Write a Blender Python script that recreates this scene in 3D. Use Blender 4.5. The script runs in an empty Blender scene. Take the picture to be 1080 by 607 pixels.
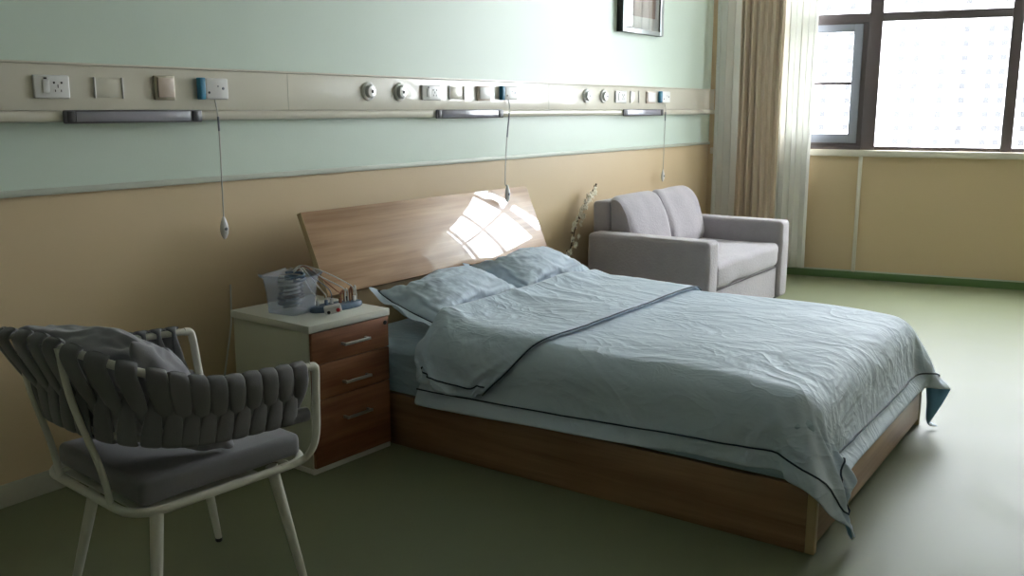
import bpy, bmesh, math, random

# vertex grids of the duvet, its turned-back end and a pillow (settled fabric): running differences, half millimetres
DUVET = [
6047,-21,4,-6,-8,0,-9,-31,-32,-25,0,39,26,16,38,-14,-6,39,39,42,41,42,41,42,42,42,41,42,41,42,42,41,42,41,42,42,42,41,42,42,41,42,41,42,41,42,42,41,42,42,42,41,42,41,42,41,42,41,42,41,42,41,42,41,42,41,43,43,41,42,42,41,42,41,42,41,42,41,
42,41,4,4,26,32,44,45,30,-10,-11,-10,-13,-19,-20,-10,28,36,-2814,-4,0,-7,4,-12,1,6,-1,-16,-27,35,35,-2,34,13,-20,38,42,41,42,42,42,41,42,41,42,41,42,42,41,42,41,42,42,42,41,42,41,42,42,41,42,41,42,42,41,42,42,42,42,41,42,41,41,42,41,43,41,
42,41,42,41,41,42,42,42,42,43,41,42,41,42,41,42,41,42,42,41,42,3,0,28,40,42,44,-11,-12,-12,-11,-7,-2,-20,27,32,35,-2869,-28,13,5,-17,13,-20,7,-2,14,19,-3,35,22,6,31,-14,31,41,41,42,41,42,42,41,42,42,41,42,41,42,41,42,41,42,42,42,41,42,41,
42,41,42,42,41,42,42,41,43,42,42,41,42,41,41,42,42,41,42,41,42,42,41,42,41,42,42,42,42,42,41,42,42,41,42,41,42,42,41,22,20,-1,39,40,43,43,-5,-7,-23,-35,-5,-15,29,31,32,33,-2953,3,4,-9,19,-14,15,-27,12,9,21,22,18,40,-6,42,14,9,41,42,41,42,
42,41,42,41,42,41,42,41,42,42,41,42,41,42,41,42,42,41,42,42,41,42,42,41,42,42,42,42,42,42,41,42,41,42,42,42,41,42,42,41,42,41,42,42,41,43,41,41,42,42,42,42,41,41,42,42,33,31,-5,37,39,34,37,27,23,-33,-35,-19,-17,30,30,31,30,31,-3017,-3,-2,
26,-9,21,17,-24,-25,31,11,28,35,31,4,37,8,41,28,42,42,41,40,42,41,41,42,42,41,42,41,42,42,41,42,41,43,41,42,41,42,42,42,41,43,41,42,42,41,43,41,42,42,42,42,41,42,42,41,42,42,42,41,42,42,41,43,41,42,41,42,41,42,42,42,40,42,41,38,6,29,30,35,
39,40,41,-21,-37,-31,-18,30,29,31,29,31,30,-3093,-1,20,11,20,4,14,20,-28,-6,32,20,29,32,40,1,41,30,26,42,39,41,41,41,42,41,42,42,42,41,42,41,42,42,41,42,42,42,41,42,42,42,42,42,42,41,43,41,42,42,42,42,42,42,42,41,42,41,43,41,42,42,42,42,41,
42,42,41,43,41,42,41,42,41,42,41,40,42,26,28,18,41,36,41,39,17,-29,-38,-28,29,29,30,29,29,31,30,-3169,17,20,2,21,8,19,20,19,-23,11,34,21,39,20,34,32,19,41,41,37,42,41,42,41,42,41,42,42,41,42,42,41,42,42,42,41,43,41,42,42,42,43,41,43,41,42,
42,42,42,42,42,42,42,41,42,42,42,41,43,41,42,42,42,42,42,42,41,42,42,42,41,42,42,41,42,37,42,28,15,40,39,42,36,35,-4,-35,-35,21,30,28,29,30,29,27,29,-3239,19,19,20,18,23,18,9,23,11,-13,35,32,25,10,34,33,41,37,40,41,41,42,41,42,41,42,42,42,
42,41,42,42,41,43,41,42,42,42,42,42,43,42,42,42,42,42,42,42,42,42,41,43,42,42,41,42,42,42,42,42,42,42,41,42,43,41,42,42,42,42,41,42,42,42,40,41,39,22,37,36,37,36,40,24,-23,-36,6,31,30,27,30,30,29,27,29,-3312,20,20,23,22,24,27,23,3,31,-2,19,
38,10,30,40,33,42,34,40,41,40,41,42,42,41,42,42,42,42,42,41,42,42,42,42,42,42,42,42,42,43,42,42,42,42,42,42,42,43,41,43,41,42,42,42,42,42,42,42,42,42,42,42,42,42,42,42,42,41,43,42,42,41,42,40,40,41,43,20,40,36,37,37,6,-34,-10,31,31,30,29,
29,31,28,26,25,-3381,22,23,25,24,28,25,32,24,4,33,2,37,10,40,36,41,38,37,39,40,41,40,42,41,42,42,42,42,42,42,42,42,42,42,42,42,42,42,43,42,42,42,42,43,42,42,41,43,42,42,42,42,42,42,42,42,42,43,42,42,41,43,42,42,42,41,43,41,43,42,42,41,42,
42,40,41,42,42,27,39,38,38,26,-19,-21,30,32,31,26,31,28,32,-1,10,23,-3398,23,25,30,23,28,28,28,32,31,1,35,18,16,37,39,40,40,40,39,41,41,41,42,42,41,43,42,41,42,43,41,42,43,42,42,42,42,42,43,42,41,43,42,43,42,43,41,43,42,42,42,42,42,42,43,
41,42,43,42,42,42,42,43,41,42,42,42,43,42,42,42,42,42,41,42,41,42,41,37,31,38,41,6,-25,25,32,32,27,31,24,32,18,0,-11,19,-3360,13,-7,17,24,25,29,31,31,30,32,2,22,33,40,38,40,41,41,41,41,41,42,42,42,42,42,42,42,42,42,42,42,43,41,43,42,42,42,
42,42,42,42,43,42,43,43,42,42,43,42,42,42,42,42,42,42,43,42,43,42,42,42,42,42,42,42,43,42,42,42,42,42,42,42,42,42,42,40,41,34,38,33,-17,22,30,31,28,32,27,25,13,-19,6,6,22,-3330,-15,20,5,12,13,25,34,15,33,32,17,29,33,33,42,40,41,42,41,42,42,
41,42,43,42,42,42,42,42,43,42,42,42,42,43,42,42,42,42,43,41,43,42,43,43,43,42,42,43,42,42,42,42,42,42,43,42,43,42,42,42,43,42,42,42,42,43,42,42,43,42,42,42,42,42,42,42,42,41,39,38,8,29,19,28,32,30,25,18,15,-11,9,34,-14,17,-3339,-2,13,28,15,
-7,29,8,22,22,27,33,29,24,41,41,41,42,42,41,42,42,42,42,42,43,42,42,42,43,42,42,43,42,42,42,42,42,43,42,42,42,43,42,43,43,43,43,42,42,43,41,43,42,42,42,43,43,42,43,42,42,42,43,42,43,42,42,42,42,43,42,42,43,42,43,42,42,42,42,41,29,37,15,31,
32,25,10,1,15,7,24,14,-8,36,30,-3361,6,11,31,23,-16,17,30,18,17,16,11,35,35,37,41,43,42,42,43,41,43,42,42,42,43,42,42,42,43,42,43,42,42,42,43,42,42,43,42,43,42,42,43,43,43,43,42,43,42,43,42,42,42,42,43,42,43,43,42,42,42,43,43,42,42,43,42,
42,43,42,43,42,42,42,44,42,43,43,41,39,38,38,31,25,16,-3,2,5,8,7,14,21,-6,30,29,-3262,0,-3,-1,9,30,-21,6,26,19,16,25,27,36,38,44,44,42,42,43,42,43,42,42,42,43,43,42,42,42,43,43,42,42,43,42,42,42,43,43,43,41,43,42,44,43,42,43,43,42,43,42,42,
42,43,42,43,42,43,42,42,43,42,43,43,42,42,42,43,42,43,42,43,43,42,43,43,42,45,42,40,37,32,35,7,12,7,11,17,4,4,3,-8,30,29,24,-3204,-1,-1,-2,-3,-16,22,-11,-18,23,25,30,31,34,39,44,44,43,42,42,43,42,43,42,42,43,43,42,43,42,43,42,43,42,42,43,
42,43,43,42,42,43,43,42,44,43,42,43,42,43,42,43,42,43,42,43,42,43,42,42,43,42,43,42,43,42,43,42,42,43,42,43,43,43,42,43,44,43,44,41,40,38,36,21,21,14,10,7,-7,-1,3,4,21,17,32,25,-3213,1,0,-8,13,3,-20,-8,-3,21,25,34,31,34,40,42,43,43,43,42,
43,43,42,42,43,43,42,43,42,43,42,43,42,43,42,43,43,43,42,43,42,43,42,43,43,43,43,42,43,43,42,43,42,43,42,43,42,42,43,43,42,43,42,43,42,43,42,42,43,43,43,43,42,43,42,44,43,43,43,43,39,38,34,31,12,15,6,-1,11,-9,6,7,7,24,27,27,-3239,-1,7,16,2,
0,-5,-13,31,14,16,16,34,37,39,42,42,43,43,43,42,43,42,43,42,43,43,42,43,42,43,42,43,43,43,42,43,43,43,42,42,43,43,43,43,43,42,43,43,42,43,42,43,42,43,43,42,43,42,43,42,43,42,43,42,43,43,42,43,43,42,43,43,43,43,43,43,43,43,42,40,37,33,25,31,
2,5,8,8,19,7,-1,4,36,30,27,-3303,9,10,3,-5,3,9,34,0,13,9,30,29,35,40,41,43,43,42,43,42,43,43,42,43,43,42,43,42,43,42,43,43,43,43,43,43,43,42,43,42,43,43,42,43,43,43,42,43,43,43,42,43,43,42,43,42,43,43,42,43,42,43,42,43,42,43,43,43,43,43,43,
42,43,43,43,43,43,42,43,40,36,34,25,23,30,11,11,10,-7,18,12,-4,35,1,21,-3324,10,12,12,17,17,31,-6,9,-3,22,28,28,36,39,42,42,43,42,43,43,42,43,43,43,42,43,42,43,42,43,42,44,43,44,43,43,42,42,43,43,42,43,43,43,43,42,43,43,43,42,43,43,42,43,
42,43,43,43,42,43,43,42,43,43,42,43,43,43,43,43,42,43,43,43,43,43,43,42,43,40,36,33,32,24,1,6,10,11,25,13,1,27,-10,17,0,-3274,20,17,16,17,8,-12,9,-8,20,16,19,33,35,40,41,42,43,43,42,43,43,43,42,43,43,42,43,43,42,43,43,43,44,43,43,43,42,43,
43,42,43,43,42,43,43,43,42,43,43,43,43,42,43,43,42,43,43,43,42,43,43,43,42,43,43,43,43,43,43,42,43,43,43,43,43,43,43,42,43,40,36,36,21,20,22,-1,10,5,-4,12,25,-3,4,14,29,-3245,9,23,12,-11,-6,-1,2,20,8,12,25,31,35,39,41,43,42,43,43,42,43,43,
43,43,42,43,42,44,42,43,43,43,44,43,43,43,42,43,43,42,43,43,43,42,44,42,43,43,43,43,42,43,43,43,42,43,43,43,43,43,42,43,43,43,43,43,43,43,43,42,43,43,43,43,43,43,43,43,42,40,36,34,28,22,6,10,-5,3,12,7,-6,22,7,21,31,-3233,17,12,3,0,0,0,-1,
-10,12,22,23,30,34,40,40,43,42,43,43,43,43,43,43,42,43,43,43,43,42,43,43,43,44,43,43,43,42,43,43,42,43,43,43,43,43,43,43,43,42,43,43,43,43,43,42,43,44,42,44,42,43,43,43,43,43,43,43,42,43,43,43,43,43,42,43,43,44,42,43,40,36,34,25,17,21,-3,1,
2,3,6,13,1,16,30,25,-3217,7,2,-9,1,2,10,-8,12,7,11,26,29,34,40,40,43,43,42,43,43,43,43,43,43,43,42,43,43,43,43,43,43,44,43,43,42,44,42,43,42,43,44,42,43,43,43,43,43,43,43,43,43,43,42,43,44,43,43,43,43,42,43,43,44,43,42,43,43,43,43,43,43,42,
43,43,43,43,44,42,40,36,33,26,21,17,9,4,3,-7,4,6,8,13,26,28,-3223,0,1,10,3,2,-8,12,2,6,13,23,30,34,39,40,43,43,43,43,43,43,43,42,43,43,43,43,43,43,43,43,43,43,44,43,42,43,43,43,43,43,43,43,43,43,43,43,43,43,43,43,43,42,43,43,44,43,43,43,43,
43,43,43,43,43,43,43,43,43,43,43,42,43,43,43,43,43,44,43,40,35,33,26,19,10,16,-5,5,18,9,-3,16,7,10,33,-3220,9,0,-8,0,12,2,-4,1,9,12,23,29,35,38,40,43,43,43,43,43,43,43,43,43,43,43,43,43,43,43,43,43,43,43,43,43,43,43,43,43,43,43,43,43,43,43,
43,43,43,43,43,43,43,43,43,44,43,43,43,43,43,43,43,43,43,43,43,43,44,43,43,42,43,43,42,44,43,43,43,41,36,32,26,18,13,2,6,18,1,11,20,2,22,13,3,-3210,5,-8,9,-12,5,7,2,2,5,13,22,29,34,38,41,42,43,43,43,43,43,43,43,43,43,44,43,43,43,43,43,43,
43,43,43,43,43,43,43,43,43,44,43,43,43,43,43,43,43,43,43,43,43,43,43,44,43,43,43,43,43,43,43,44,43,42,43,43,44,43,43,43,43,43,43,43,43,43,43,41,36,32,26,18,17,9,9,-1,16,10,4,21,1,13,29,-3218,-12,-1,10,2,-2,-7,3,2,9,13,22,28,34,38,40,43,44,
43,43,43,43,43,43,43,43,43,44,43,43,43,43,43,43,43,43,43,44,43,43,43,43,43,43,43,43,43,44,43,43,43,43,43,43,43,43,44,43,43,43,44,42,44,43,43,43,43,43,43,43,44,43,43,43,43,43,43,43,44,43,41,36,31,26,19,8,12,4,16,0,10,17,3,17,14,7,-3213,-3,8,
-5,9,-3,4,2,-5,10,12,21,29,34,38,40,43,43,43,43,43,43,43,43,43,43,44,43,44,43,43,43,43,43,43,43,44,43,43,43,43,43,43,43,44,43,43,43,44,43,43,43,43,43,43,44,43,43,43,43,44,43,43,43,43,43,43,43,43,44,43,44,43,43,43,43,43,43,43,44,40,36,31,27,
18,10,3,11,3,17,8,-1,10,12,18,20,-3208,-1,-8,8,-3,8,-6,1,6,3,13,21,28,34,37,40,43,43,43,43,43,43,44,43,43,43,43,44,43,44,43,43,43,43,43,44,43,43,43,43,43,43,43,44,43,43,44,43,43,43,43,44,43,43,43,43,44,43,43,43,44,43,43,44,42,44,43,43,43,
43,44,43,43,43,44,43,43,43,43,43,41,36,31,27,17,8,7,2,11,0,11,10,20,7,25,20,-3231,1,6,-4,10,-6,8,2,-3,7,13,20,27,34,37,40,43,43,44,43,43,43,43,43,44,43,43,44,43,43,44,43,43,43,44,43,43,43,44,42,44,43,43,43,44,43,43,44,43,43,43,43,44,43,43,
43,43,43,43,44,44,44,43,43,43,43,43,44,43,43,43,44,43,43,43,43,43,44,43,43,41,36,31,25,18,10,3,9,1,7,15,4,14,12,19,19,-3225,4,-3,4,9,-5,8,-2,5,3,13,19,27,33,37,40,43,44,43,43,43,43,44,43,43,43,44,43,44,43,43,44,43,44,43,43,43,43,44,43,43,
43,43,44,43,43,44,43,44,43,43,43,43,43,44,43,43,43,43,43,45,44,43,43,43,43,44,43,43,44,43,43,43,43,44,43,43,43,44,42,42,35,31,25,19,7,6,3,14,8,2,18,14,14,15,11,-3239,3,14,7,-5,8,-2,9,0,2,13,19,27,33,37,40,43,43,43,44,43,43,43,44,43,43,44,
43,44,43,43,44,44,43,43,43,44,42,44,43,44,43,43,43,44,43,43,44,43,43,44,43,43,43,43,44,43,43,43,43,44,45,44,42,44,43,43,44,43,43,43,43,44,43,43,43,44,43,43,43,41,36,31,25,18,8,8,1,14,1,15,5,13,14,19,11,-3247,14,4,15,5,3,-4,5,-2,8,10,20,27,
32,37,40,43,44,43,43,44,43,43,43,44,43,44,43,44,43,43,44,44,43,43,44,43,43,43,44,43,43,43,44,43,43,44,43,44,43,43,43,44,43,43,43,44,43,43,43,45,44,43,44,43,43,43,44,43,43,43,43,44,43,44,43,43,44,43,43,41,36,31,25,17,8,3,9,3,14,3,16,12,10,
21,10,-3254,20,8,1,12,-2,7,-1,6,3,11,19,27,33,36,40,43,43,44,43,43,44,43,43,44,43,44,43,44,43,44,43,44,43,44,43,43,43,44,43,43,44,43,43,43,44,43,44,43,43,44,43,43,44,43,43,44,43,43,44,44,44,43,44,43,43,44,43,43,43,43,44,43,44,43,44,43,43,
44,42,41,36,31,25,17,7,8,-1,10,6,14,4,14,13,23,12,-3259,23,3,12,1,9,-2,6,-2,9,9,19,27,31,37,40,43,44,43,44,43,43,44,43,44,43,43,44,44,43,43,44,44,44,43,43,43,43,44,43,43,44,43,43,44,43,44,43,44,43,43,44,43,44,43,43,44,43,43,44,44,44,43,44,
43,44,43,43,43,43,43,44,44,43,43,44,44,43,43,43,41,36,31,24,17,10,2,4,4,7,14,6,17,10,25,11,-3263,25,10,1,10,-2,9,0,6,2,10,19,26,32,37,40,43,44,43,43,44,43,44,43,43,44,43,43,44,44,43,44,44,43,44,43,43,44,43,43,44,43,44,43,43,44,43,44,43,43,
44,43,44,43,44,43,44,43,44,44,44,43,44,43,43,43,44,43,43,43,44,43,43,44,44,43,44,44,43,42,41,37,30,25,16,8,10,-3,7,7,7,15,10,13,25,12,-3266,28,9,6,-2,10,0,8,-3,8,8,18,27,33,36,40,43,43,44,43,44,43,44,43,44,43,43,43,44,44,43,44,43,44,43,44,
43,44,43,43,44,43,44,43,44,43,44,43,44,43,44,43,44,43,44,43,44,44,44,43,44,43,43,43,44,43,43,44,43,44,43,43,44,43,44,44,43,44,43,43,41,35,30,25,17,9,3,10,-1,4,11,9,19,11,25,11,-3269,28,2,7,13,0,10,0,4,1,10,18,27,31,36,41,43,43,44,43,44,43,
44,43,43,44,43,44,43,44,43,44,43,44,43,44,43,44,43,44,43,44,43,44,43,44,43,44,43,43,44,44,44,43,43,44,44,44,44,43,44,42,44,43,44,43,44,43,43,44,43,44,43,43,44,43,44,44,44,42,40,36,30,24,18,8,7,1,11,2,1,12,19,13,26,11,-3272,30,9,4,10,0,11,2,
-5,9,8,17,26,31,37,41,42,44,44,43,44,43,44,43,43,44,43,44,44,43,44,43,43,44,43,44,43,44,44,43,44,43,44,43,44,43,44,43,44,43,44,44,44,43,44,43,44,44,43,44,43,43,44,43,44,43,44,43,44,43,44,43,43,44,43,44,44,43,44,42,40,37,29,25,17,9,3,8,4,7,
-1,8,17,17,28,12,-3276,30,12,10,-1,5,10,-2,5,2,9,17,26,31,37,41,42,44,44,43,44,43,44,43,43,44,43,44,44,44,43,43,44,43,44,43,43,44,44,44,43,44,43,44,43,44,43,44,43,44,44,43,44,44,43,44,44,43,44,43,44,43,44,43,44,44,43,44,43,44,43,44,43,43,
44,44,44,43,44,42,40,36,29,25,16,11,3,1,13,4,0,4,21,17,27,12,-3277,30,9,14,-1,11,-2,10,-4,7,4,20,24,32,37,41,42,44,44,43,43,43,44,43,44,43,43,44,44,45,43,44,43,43,44,43,44,43,44,44,44,43,44,43,43,44,44,43,44,44,43,44,44,44,43,44,43,44,44,
43,44,43,44,44,43,44,44,43,44,43,43,44,43,44,43,45,43,44,43,43,39,37,27,26,16,11,5,-3,15,6,-2,7,11,24,27,13,-3280,30,13,11,1,12,-2,8,-3,2,9,18,25,31,37,42,41,44,43,44,43,43,44,43,43,43,43,44,45,44,44,44,43,43,44,43,44,44,43,44,44,43,44,43,
44,44,43,44,43,44,44,44,44,43,44,44,43,44,43,44,44,43,44,44,43,44,43,44,44,43,44,43,44,44,43,44,44,43,44,43,38,37,27,26,16,12,0,-1,10,13,-1,6,9,27,27,12,-3282,32,14,6,11,0,8,-2,0,8,2,22,22,34,36,41,42,43,43,44,43,44,42,44,44,44,43,43,44,45,
44,44,43,44,43,44,43,44,43,44,44,44,43,44,44,43,44,43,44,44,44,44,44,43,44,44,43,44,43,44,44,43,44,44,43,44,44,43,44,43,44,44,44,43,44,43,44,44,43,43,38,35,33,22,17,9,6,-6,13,5,11,-4,12,26,29,12,-3283,33,13,8,10,0,8,-3,6,-2,9,16,27,31,34,
41,44,43,44,43,43,44,44,43,45,43,43,43,45,44,44,44,44,43,44,43,44,43,44,44,43,44,44,44,43,44,44,43,44,44,44,44,44,43,44,44,43,44,43,44,43,44,44,44,43,44,44,44,43,44,44,44,43,44,43,44,43,44,43,44,39,35,32,20,19,5,8,-2,2,16,9,-5,10,25,32,12,
-3284,33,11,16,0,10,-4,9,-4,8,0,22,24,30,38,37,43,44,44,43,43,44,44,44,44,43,44,43,44,44,44,45,44,44,43,44,43,44,43,43,44,43,44,44,44,44,43,44,45,44,44,44,44,43,44,44,43,44,43,44,44,43,45,43,43,44,44,44,43,44,44,44,44,43,44,43,44,43,44,42,
38,40,29,21,15,15,-2,4,-3,16,10,-3,8,29,29,12,-3285,35,17,6,9,-1,7,-2,5,0,4,22,21,33,34,39,44,43,44,43,44,45,44,43,44,44,43,43,44,44,44,44,44,44,44,43,44,43,44,43,44,43,44,44,45,43,43,45,45,44,44,44,44,43,44,44,43,44,43,44,44,44,43,44,44,
43,44,44,44,43,44,44,44,43,44,44,43,44,43,40,42,38,24,28,14,11,8,-7,-1,16,8,6,3,30,29,10,-3286,35,22,8,-2,10,-4,8,-3,8,0,18,25,31,37,37,43,43,44,44,44,45,44,44,43,44,43,44,44,43,43,44,44,45,43,44,43,44,43,44,44,44,44,44,44,44,44,44,45,45,
43,44,44,43,44,44,43,44,43,44,44,44,43,44,44,43,44,45,42,44,44,44,44,44,44,44,44,43,42,44,39,37,23,30,17,13,3,-3,-4,7,19,-3,9,30,29,10,-3288,35,24,4,7,-1,7,-2,5,0,9,12,26,30,34,39,43,44,44,44,44,45,44,44,43,44,43,44,43,44,44,44,44,44,44,44,
43,44,43,44,44,44,44,44,44,44,43,45,44,45,44,43,45,43,44,43,44,44,43,44,44,44,44,43,44,43,45,43,44,43,44,44,44,44,44,44,45,44,43,42,34,41,29,19,22,7,12,-7,1,2,20,-1,7,31,28,10,-3288,32,28,8,-4,10,3,-3,5,0,6,14,29,25,38,37,44,43,44,44,44,45,
44,44,43,44,44,43,44,44,43,44,45,44,44,43,44,43,44,44,44,44,43,44,45,44,43,44,44,44,44,45,43,44,44,44,43,44,44,44,44,44,43,44,44,44,43,44,43,44,44,44,44,44,44,44,45,43,44,40,41,31,38,14,23,5,15,-3,-5,3,20,-3,10,32,27,9,-3288,30,31,3,6,0,7,
-3,6,-2,11,8,25,28,36,41,42,44,44,44,44,45,44,43,44,45,44,45,42,44,44,44,44,44,44,44,43,44,44,44,44,43,44,44,44,44,44,44,44,44,44,44,44,44,44,43,44,44,44,44,43,44,44,44,44,43,44,44,44,43,45,43,45,44,44,43,44,44,44,44,36,32,39,14,23,2,15,2,
-9,4,20,-4,12,32,26,8,-3288,29,33,4,5,-1,8,-3,6,-2,6,13,29,23,38,38,44,43,44,44,44,45,44,43,44,44,45,44,44,44,44,43,44,44,44,44,44,43,44,44,44,44,44,44,44,44,44,44,43,45,43,44,44,44,44,44,43,44,45,44,44,43,44,44,44,43,45,43,44,44,44,44,44,
44,44,44,44,44,43,45,33,38,35,16,22,2,13,4,-10,8,16,-4,12,33,25,8,-3289,29,33,9,-7,7,9,-3,5,-3,12,6,28,25,38,38,43,44,44,44,44,44,44,44,44,45,44,44,43,45,44,43,44,44,44,44,44,44,44,44,44,44,44,44,44,43,44,44,44,44,44,44,44,44,44,43,44,44,
44,44,44,44,44,44,43,44,45,43,44,44,45,43,44,44,44,44,44,44,44,44,34,38,27,32,13,7,1,12,-11,13,11,-5,13,33,26,7,-3290,28,35,10,-10,15,0,3,3,-4,12,8,28,23,37,38,42,45,44,44,44,44,44,44,44,44,45,43,44,44,44,44,44,44,44,44,44,44,44,45,44,44,
44,43,44,44,44,44,44,44,44,43,44,43,44,44,44,44,45,44,44,44,44,43,44,44,45,43,44,44,44,45,44,44,43,44,44,45,43,45,33,38,26,33,10,11,1,12,-11,14,8,-4,13,34,25,6,-3290,29,35,10,-10,17,-3,5,-3,-1,9,13,23,30,33,38,43,44,44,44,44,45,44,44,44,44,
44,44,44,44,45,43,44,44,44,45,44,44,44,43,44,44,44,44,44,44,44,44,44,44,44,44,43,44,44,44,44,44,44,45,44,44,43,44,44,44,45,43,44,45,43,45,44,44,44,44,44,44,44,44,38,35,24,34,7,13,1,12,-10,15,1,1,13,35,25,4,-3290,29,35,10,-10,18,-3,5,-4,5,3,
19,18,26,38,37,42,44,45,44,43,45,44,44,44,44,44,44,44,45,44,44,44,44,44,44,44,44,44,44,44,44,44,44,43,44,45,44,44,44,43,43,44,44,44,44,45,44,44,45,43,44,44,44,44,44,45,43,44,44,44,45,44,44,44,44,44,44,45,40,38,38,25,34,13,5,3,11,-8,14,-1,5,
11,35,24,4,-3292,30,35,11,-9,19,-4,4,-4,4,4,19,18,30,30,39,43,44,45,44,44,44,44,44,44,44,45,44,44,44,44,44,44,44,44,45,44,44,44,44,44,44,44,44,44,44,44,44,45,43,43,43,44,44,44,44,44,44,45,44,44,44,44,44,44,44,44,44,44,44,44,45,44,44,44,44,
44,45,44,39,42,35,26,34,13,0,13,4,-7,15,-2,4,12,37,23,2,-3292,29,35,13,-8,18,-1,-2,2,-4,9,13,23,29,30,42,41,44,45,44,44,44,44,44,44,45,44,45,44,44,44,44,44,44,44,44,45,44,44,44,44,44,44,44,43,45,44,44,43,44,43,44,44,44,44,44,44,44,44,45,43,
45,43,45,43,44,45,44,44,44,44,44,45,44,44,44,45,44,44,40,43,31,28,35,11,0,15,1,-4,15,-1,0,16,37,21,1,-3292,28,35,15,-7,15,2,-4,3,-4,13,8,28,22,32,40,43,44,45,44,44,44,45,44,44,44,44,45,44,44,44,44,44,45,44,44,44,44,45,44,44,44,44,44,44,43,
44,43,44,43,44,43,45,44,44,44,44,44,45,44,44,44,44,44,44,44,45,44,44,44,44,45,44,44,44,45,44,44,44,44,36,35,29,34,3,14,2,5,0,13,3,-4,18,36,20,1,-3293,27,36,14,4,0,9,-5,4,-6,14,7,26,30,26,43,40,45,44,44,45,44,44,44,44,44,44,44,45,44,44,45,
44,44,44,44,45,45,44,44,44,44,45,44,44,42,40,44,44,44,44,44,45,44,44,44,44,44,45,44,44,44,44,45,44,44,45,44,44,44,44,44,45,44,45,44,44,44,45,40,42,31,35,29,4,13,1,-1,14,1,8,-4,20,36,18,0,-3293,26,36,14,3,8,5,-7,7,-9,17,4,28,26,37,31,44,44,
44,45,44,44,44,44,44,45,43,44,45,44,45,44,44,45,44,44,44,45,45,44,44,45,44,44,44,42,40,43,44,44,44,44,44,45,44,44,44,45,44,44,45,44,44,44,44,44,45,44,44,45,44,44,45,44,45,44,43,45,43,44,37,38,27,32,5,12,5,-2,13,0,8,-5,25,33,16,1,-3294,25,
35,14,4,9,-1,4,4,-10,15,6,28,26,37,29,44,45,45,44,44,44,45,44,44,45,43,45,44,44,45,44,45,44,44,44,45,44,44,45,44,45,44,44,44,42,40,45,43,43,44,44,44,45,44,44,44,44,44,45,44,44,45,44,44,44,45,43,45,44,45,44,45,44,45,44,44,44,45,40,41,31,38,
24,8,6,11,-2,12,-1,7,-2,28,31,15,0,-3294,24,33,11,14,-1,9,-3,7,-10,16,5,23,30,37,31,44,44,45,44,44,44,44,44,44,45,44,44,45,44,45,44,44,45,44,44,44,45,44,45,44,44,44,45,44,42,40,44,44,42,44,45,44,43,44,45,43,45,45,44,44,45,44,44,45,44,44,44,
45,44,45,44,45,45,45,44,43,45,44,39,42,32,37,15,23,5,0,10,2,7,-2,5,33,24,15,-1,-3294,23,33,15,12,1,8,-4,6,-10,16,6,28,25,35,33,43,45,44,45,44,44,44,44,45,43,45,44,45,44,45,44,45,44,44,44,45,44,45,44,45,44,44,42,43,45,40,45,44,44,44,41,43,
44,45,44,44,45,44,44,45,44,44,45,45,44,44,44,45,44,44,45,45,46,44,43,45,44,42,44,36,40,23,29,18,-1,12,-1,11,3,-5,12,33,18,17,-1,-3294,21,33,11,17,-1,10,-3,6,-9,16,5,28,24,36,33,44,43,45,44,45,44,44,44,45,44,44,44,44,45,44,45,44,45,44,45,44,
44,45,44,45,45,44,42,40,45,44,43,45,44,43,40,43,44,44,45,45,44,45,44,44,45,44,44,45,44,45,44,44,44,45,45,45,45,45,43,44,43,45,40,43,29,37,22,11,11,2,10,1,5,-4,18,31,18,15,-3,-3292,18,33,15,7,13,0,6,2,-10,15,6,27,23,36,34,43,44,45,44,45,44,
45,44,45,44,44,44,44,45,44,44,45,45,45,44,45,44,44,45,44,45,45,41,39,44,44,45,44,44,44,39,41,45,45,45,45,44,45,44,45,44,45,44,45,44,44,44,44,44,45,45,45,45,44,44,44,44,42,44,36,38,34,16,21,3,12,0,9,-7,6,25,18,23,14,-3,-3291,16,31,18,10,2,
13,-3,5,-8,13,9,18,30,33,41,37,45,45,44,45,44,45,45,44,44,44,44,45,44,45,45,44,45,44,45,45,45,44,44,45,44,45,41,37,45,45,44,44,44,45,39,40,45,45,45,45,45,44,45,44,45,44,45,45,44,45,43,44,44,45,44,45,44,45,44,44,43,45,41,43,31,35,20,16,6,11,
-3,10,-7,14,23,15,23,12,-2,-3291,14,30,21,9,3,13,-3,5,-4,4,21,11,34,27,39,44,42,44,45,45,44,44,45,45,44,45,45,43,45,44,44,45,45,45,45,44,45,44,45,44,45,45,39,37,45,45,44,44,44,45,39,40,44,46,45,45,45,44,45,45,44,45,45,44,44,44,44,44,45,45,
44,45,44,45,43,43,45,43,45,36,38,32,19,21,8,1,8,2,-5,23,12,17,23,13,-2,-3291,12,28,16,17,2,11,6,-7,7,0,19,12,31,38,31,41,45,44,45,45,44,44,45,44,44,45,45,44,44,45,45,44,46,44,45,44,45,45,44,45,45,45,38,35,45,45,44,45,45,45,39,40,45,45,45,
45,44,45,44,45,45,45,45,45,44,43,44,44,45,44,45,44,44,44,43,45,45,44,43,40,33,33,21,21,3,10,-6,1,16,12,18,13,22,12,-3,-3289,9,28,19,14,3,10,2,5,-3,4,20,11,34,32,40,35,45,44,45,44,45,45,44,44,45,44,45,45,44,43,46,45,44,46,44,45,44,45,45,44,
45,45,39,34,45,44,44,45,45,45,40,41,43,45,45,45,44,45,45,44,45,45,45,45,43,43,44,45,45,44,45,44,43,44,45,45,44,42,44,40,37,31,21,20,2,11,-6,6,16,11,18,10,23,12,-3,-3290,7,26,11,13,19,3,8,-1,5,1,17,13,35,30,42,35,45,44,43,45,45,45,44,45,44,
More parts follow.
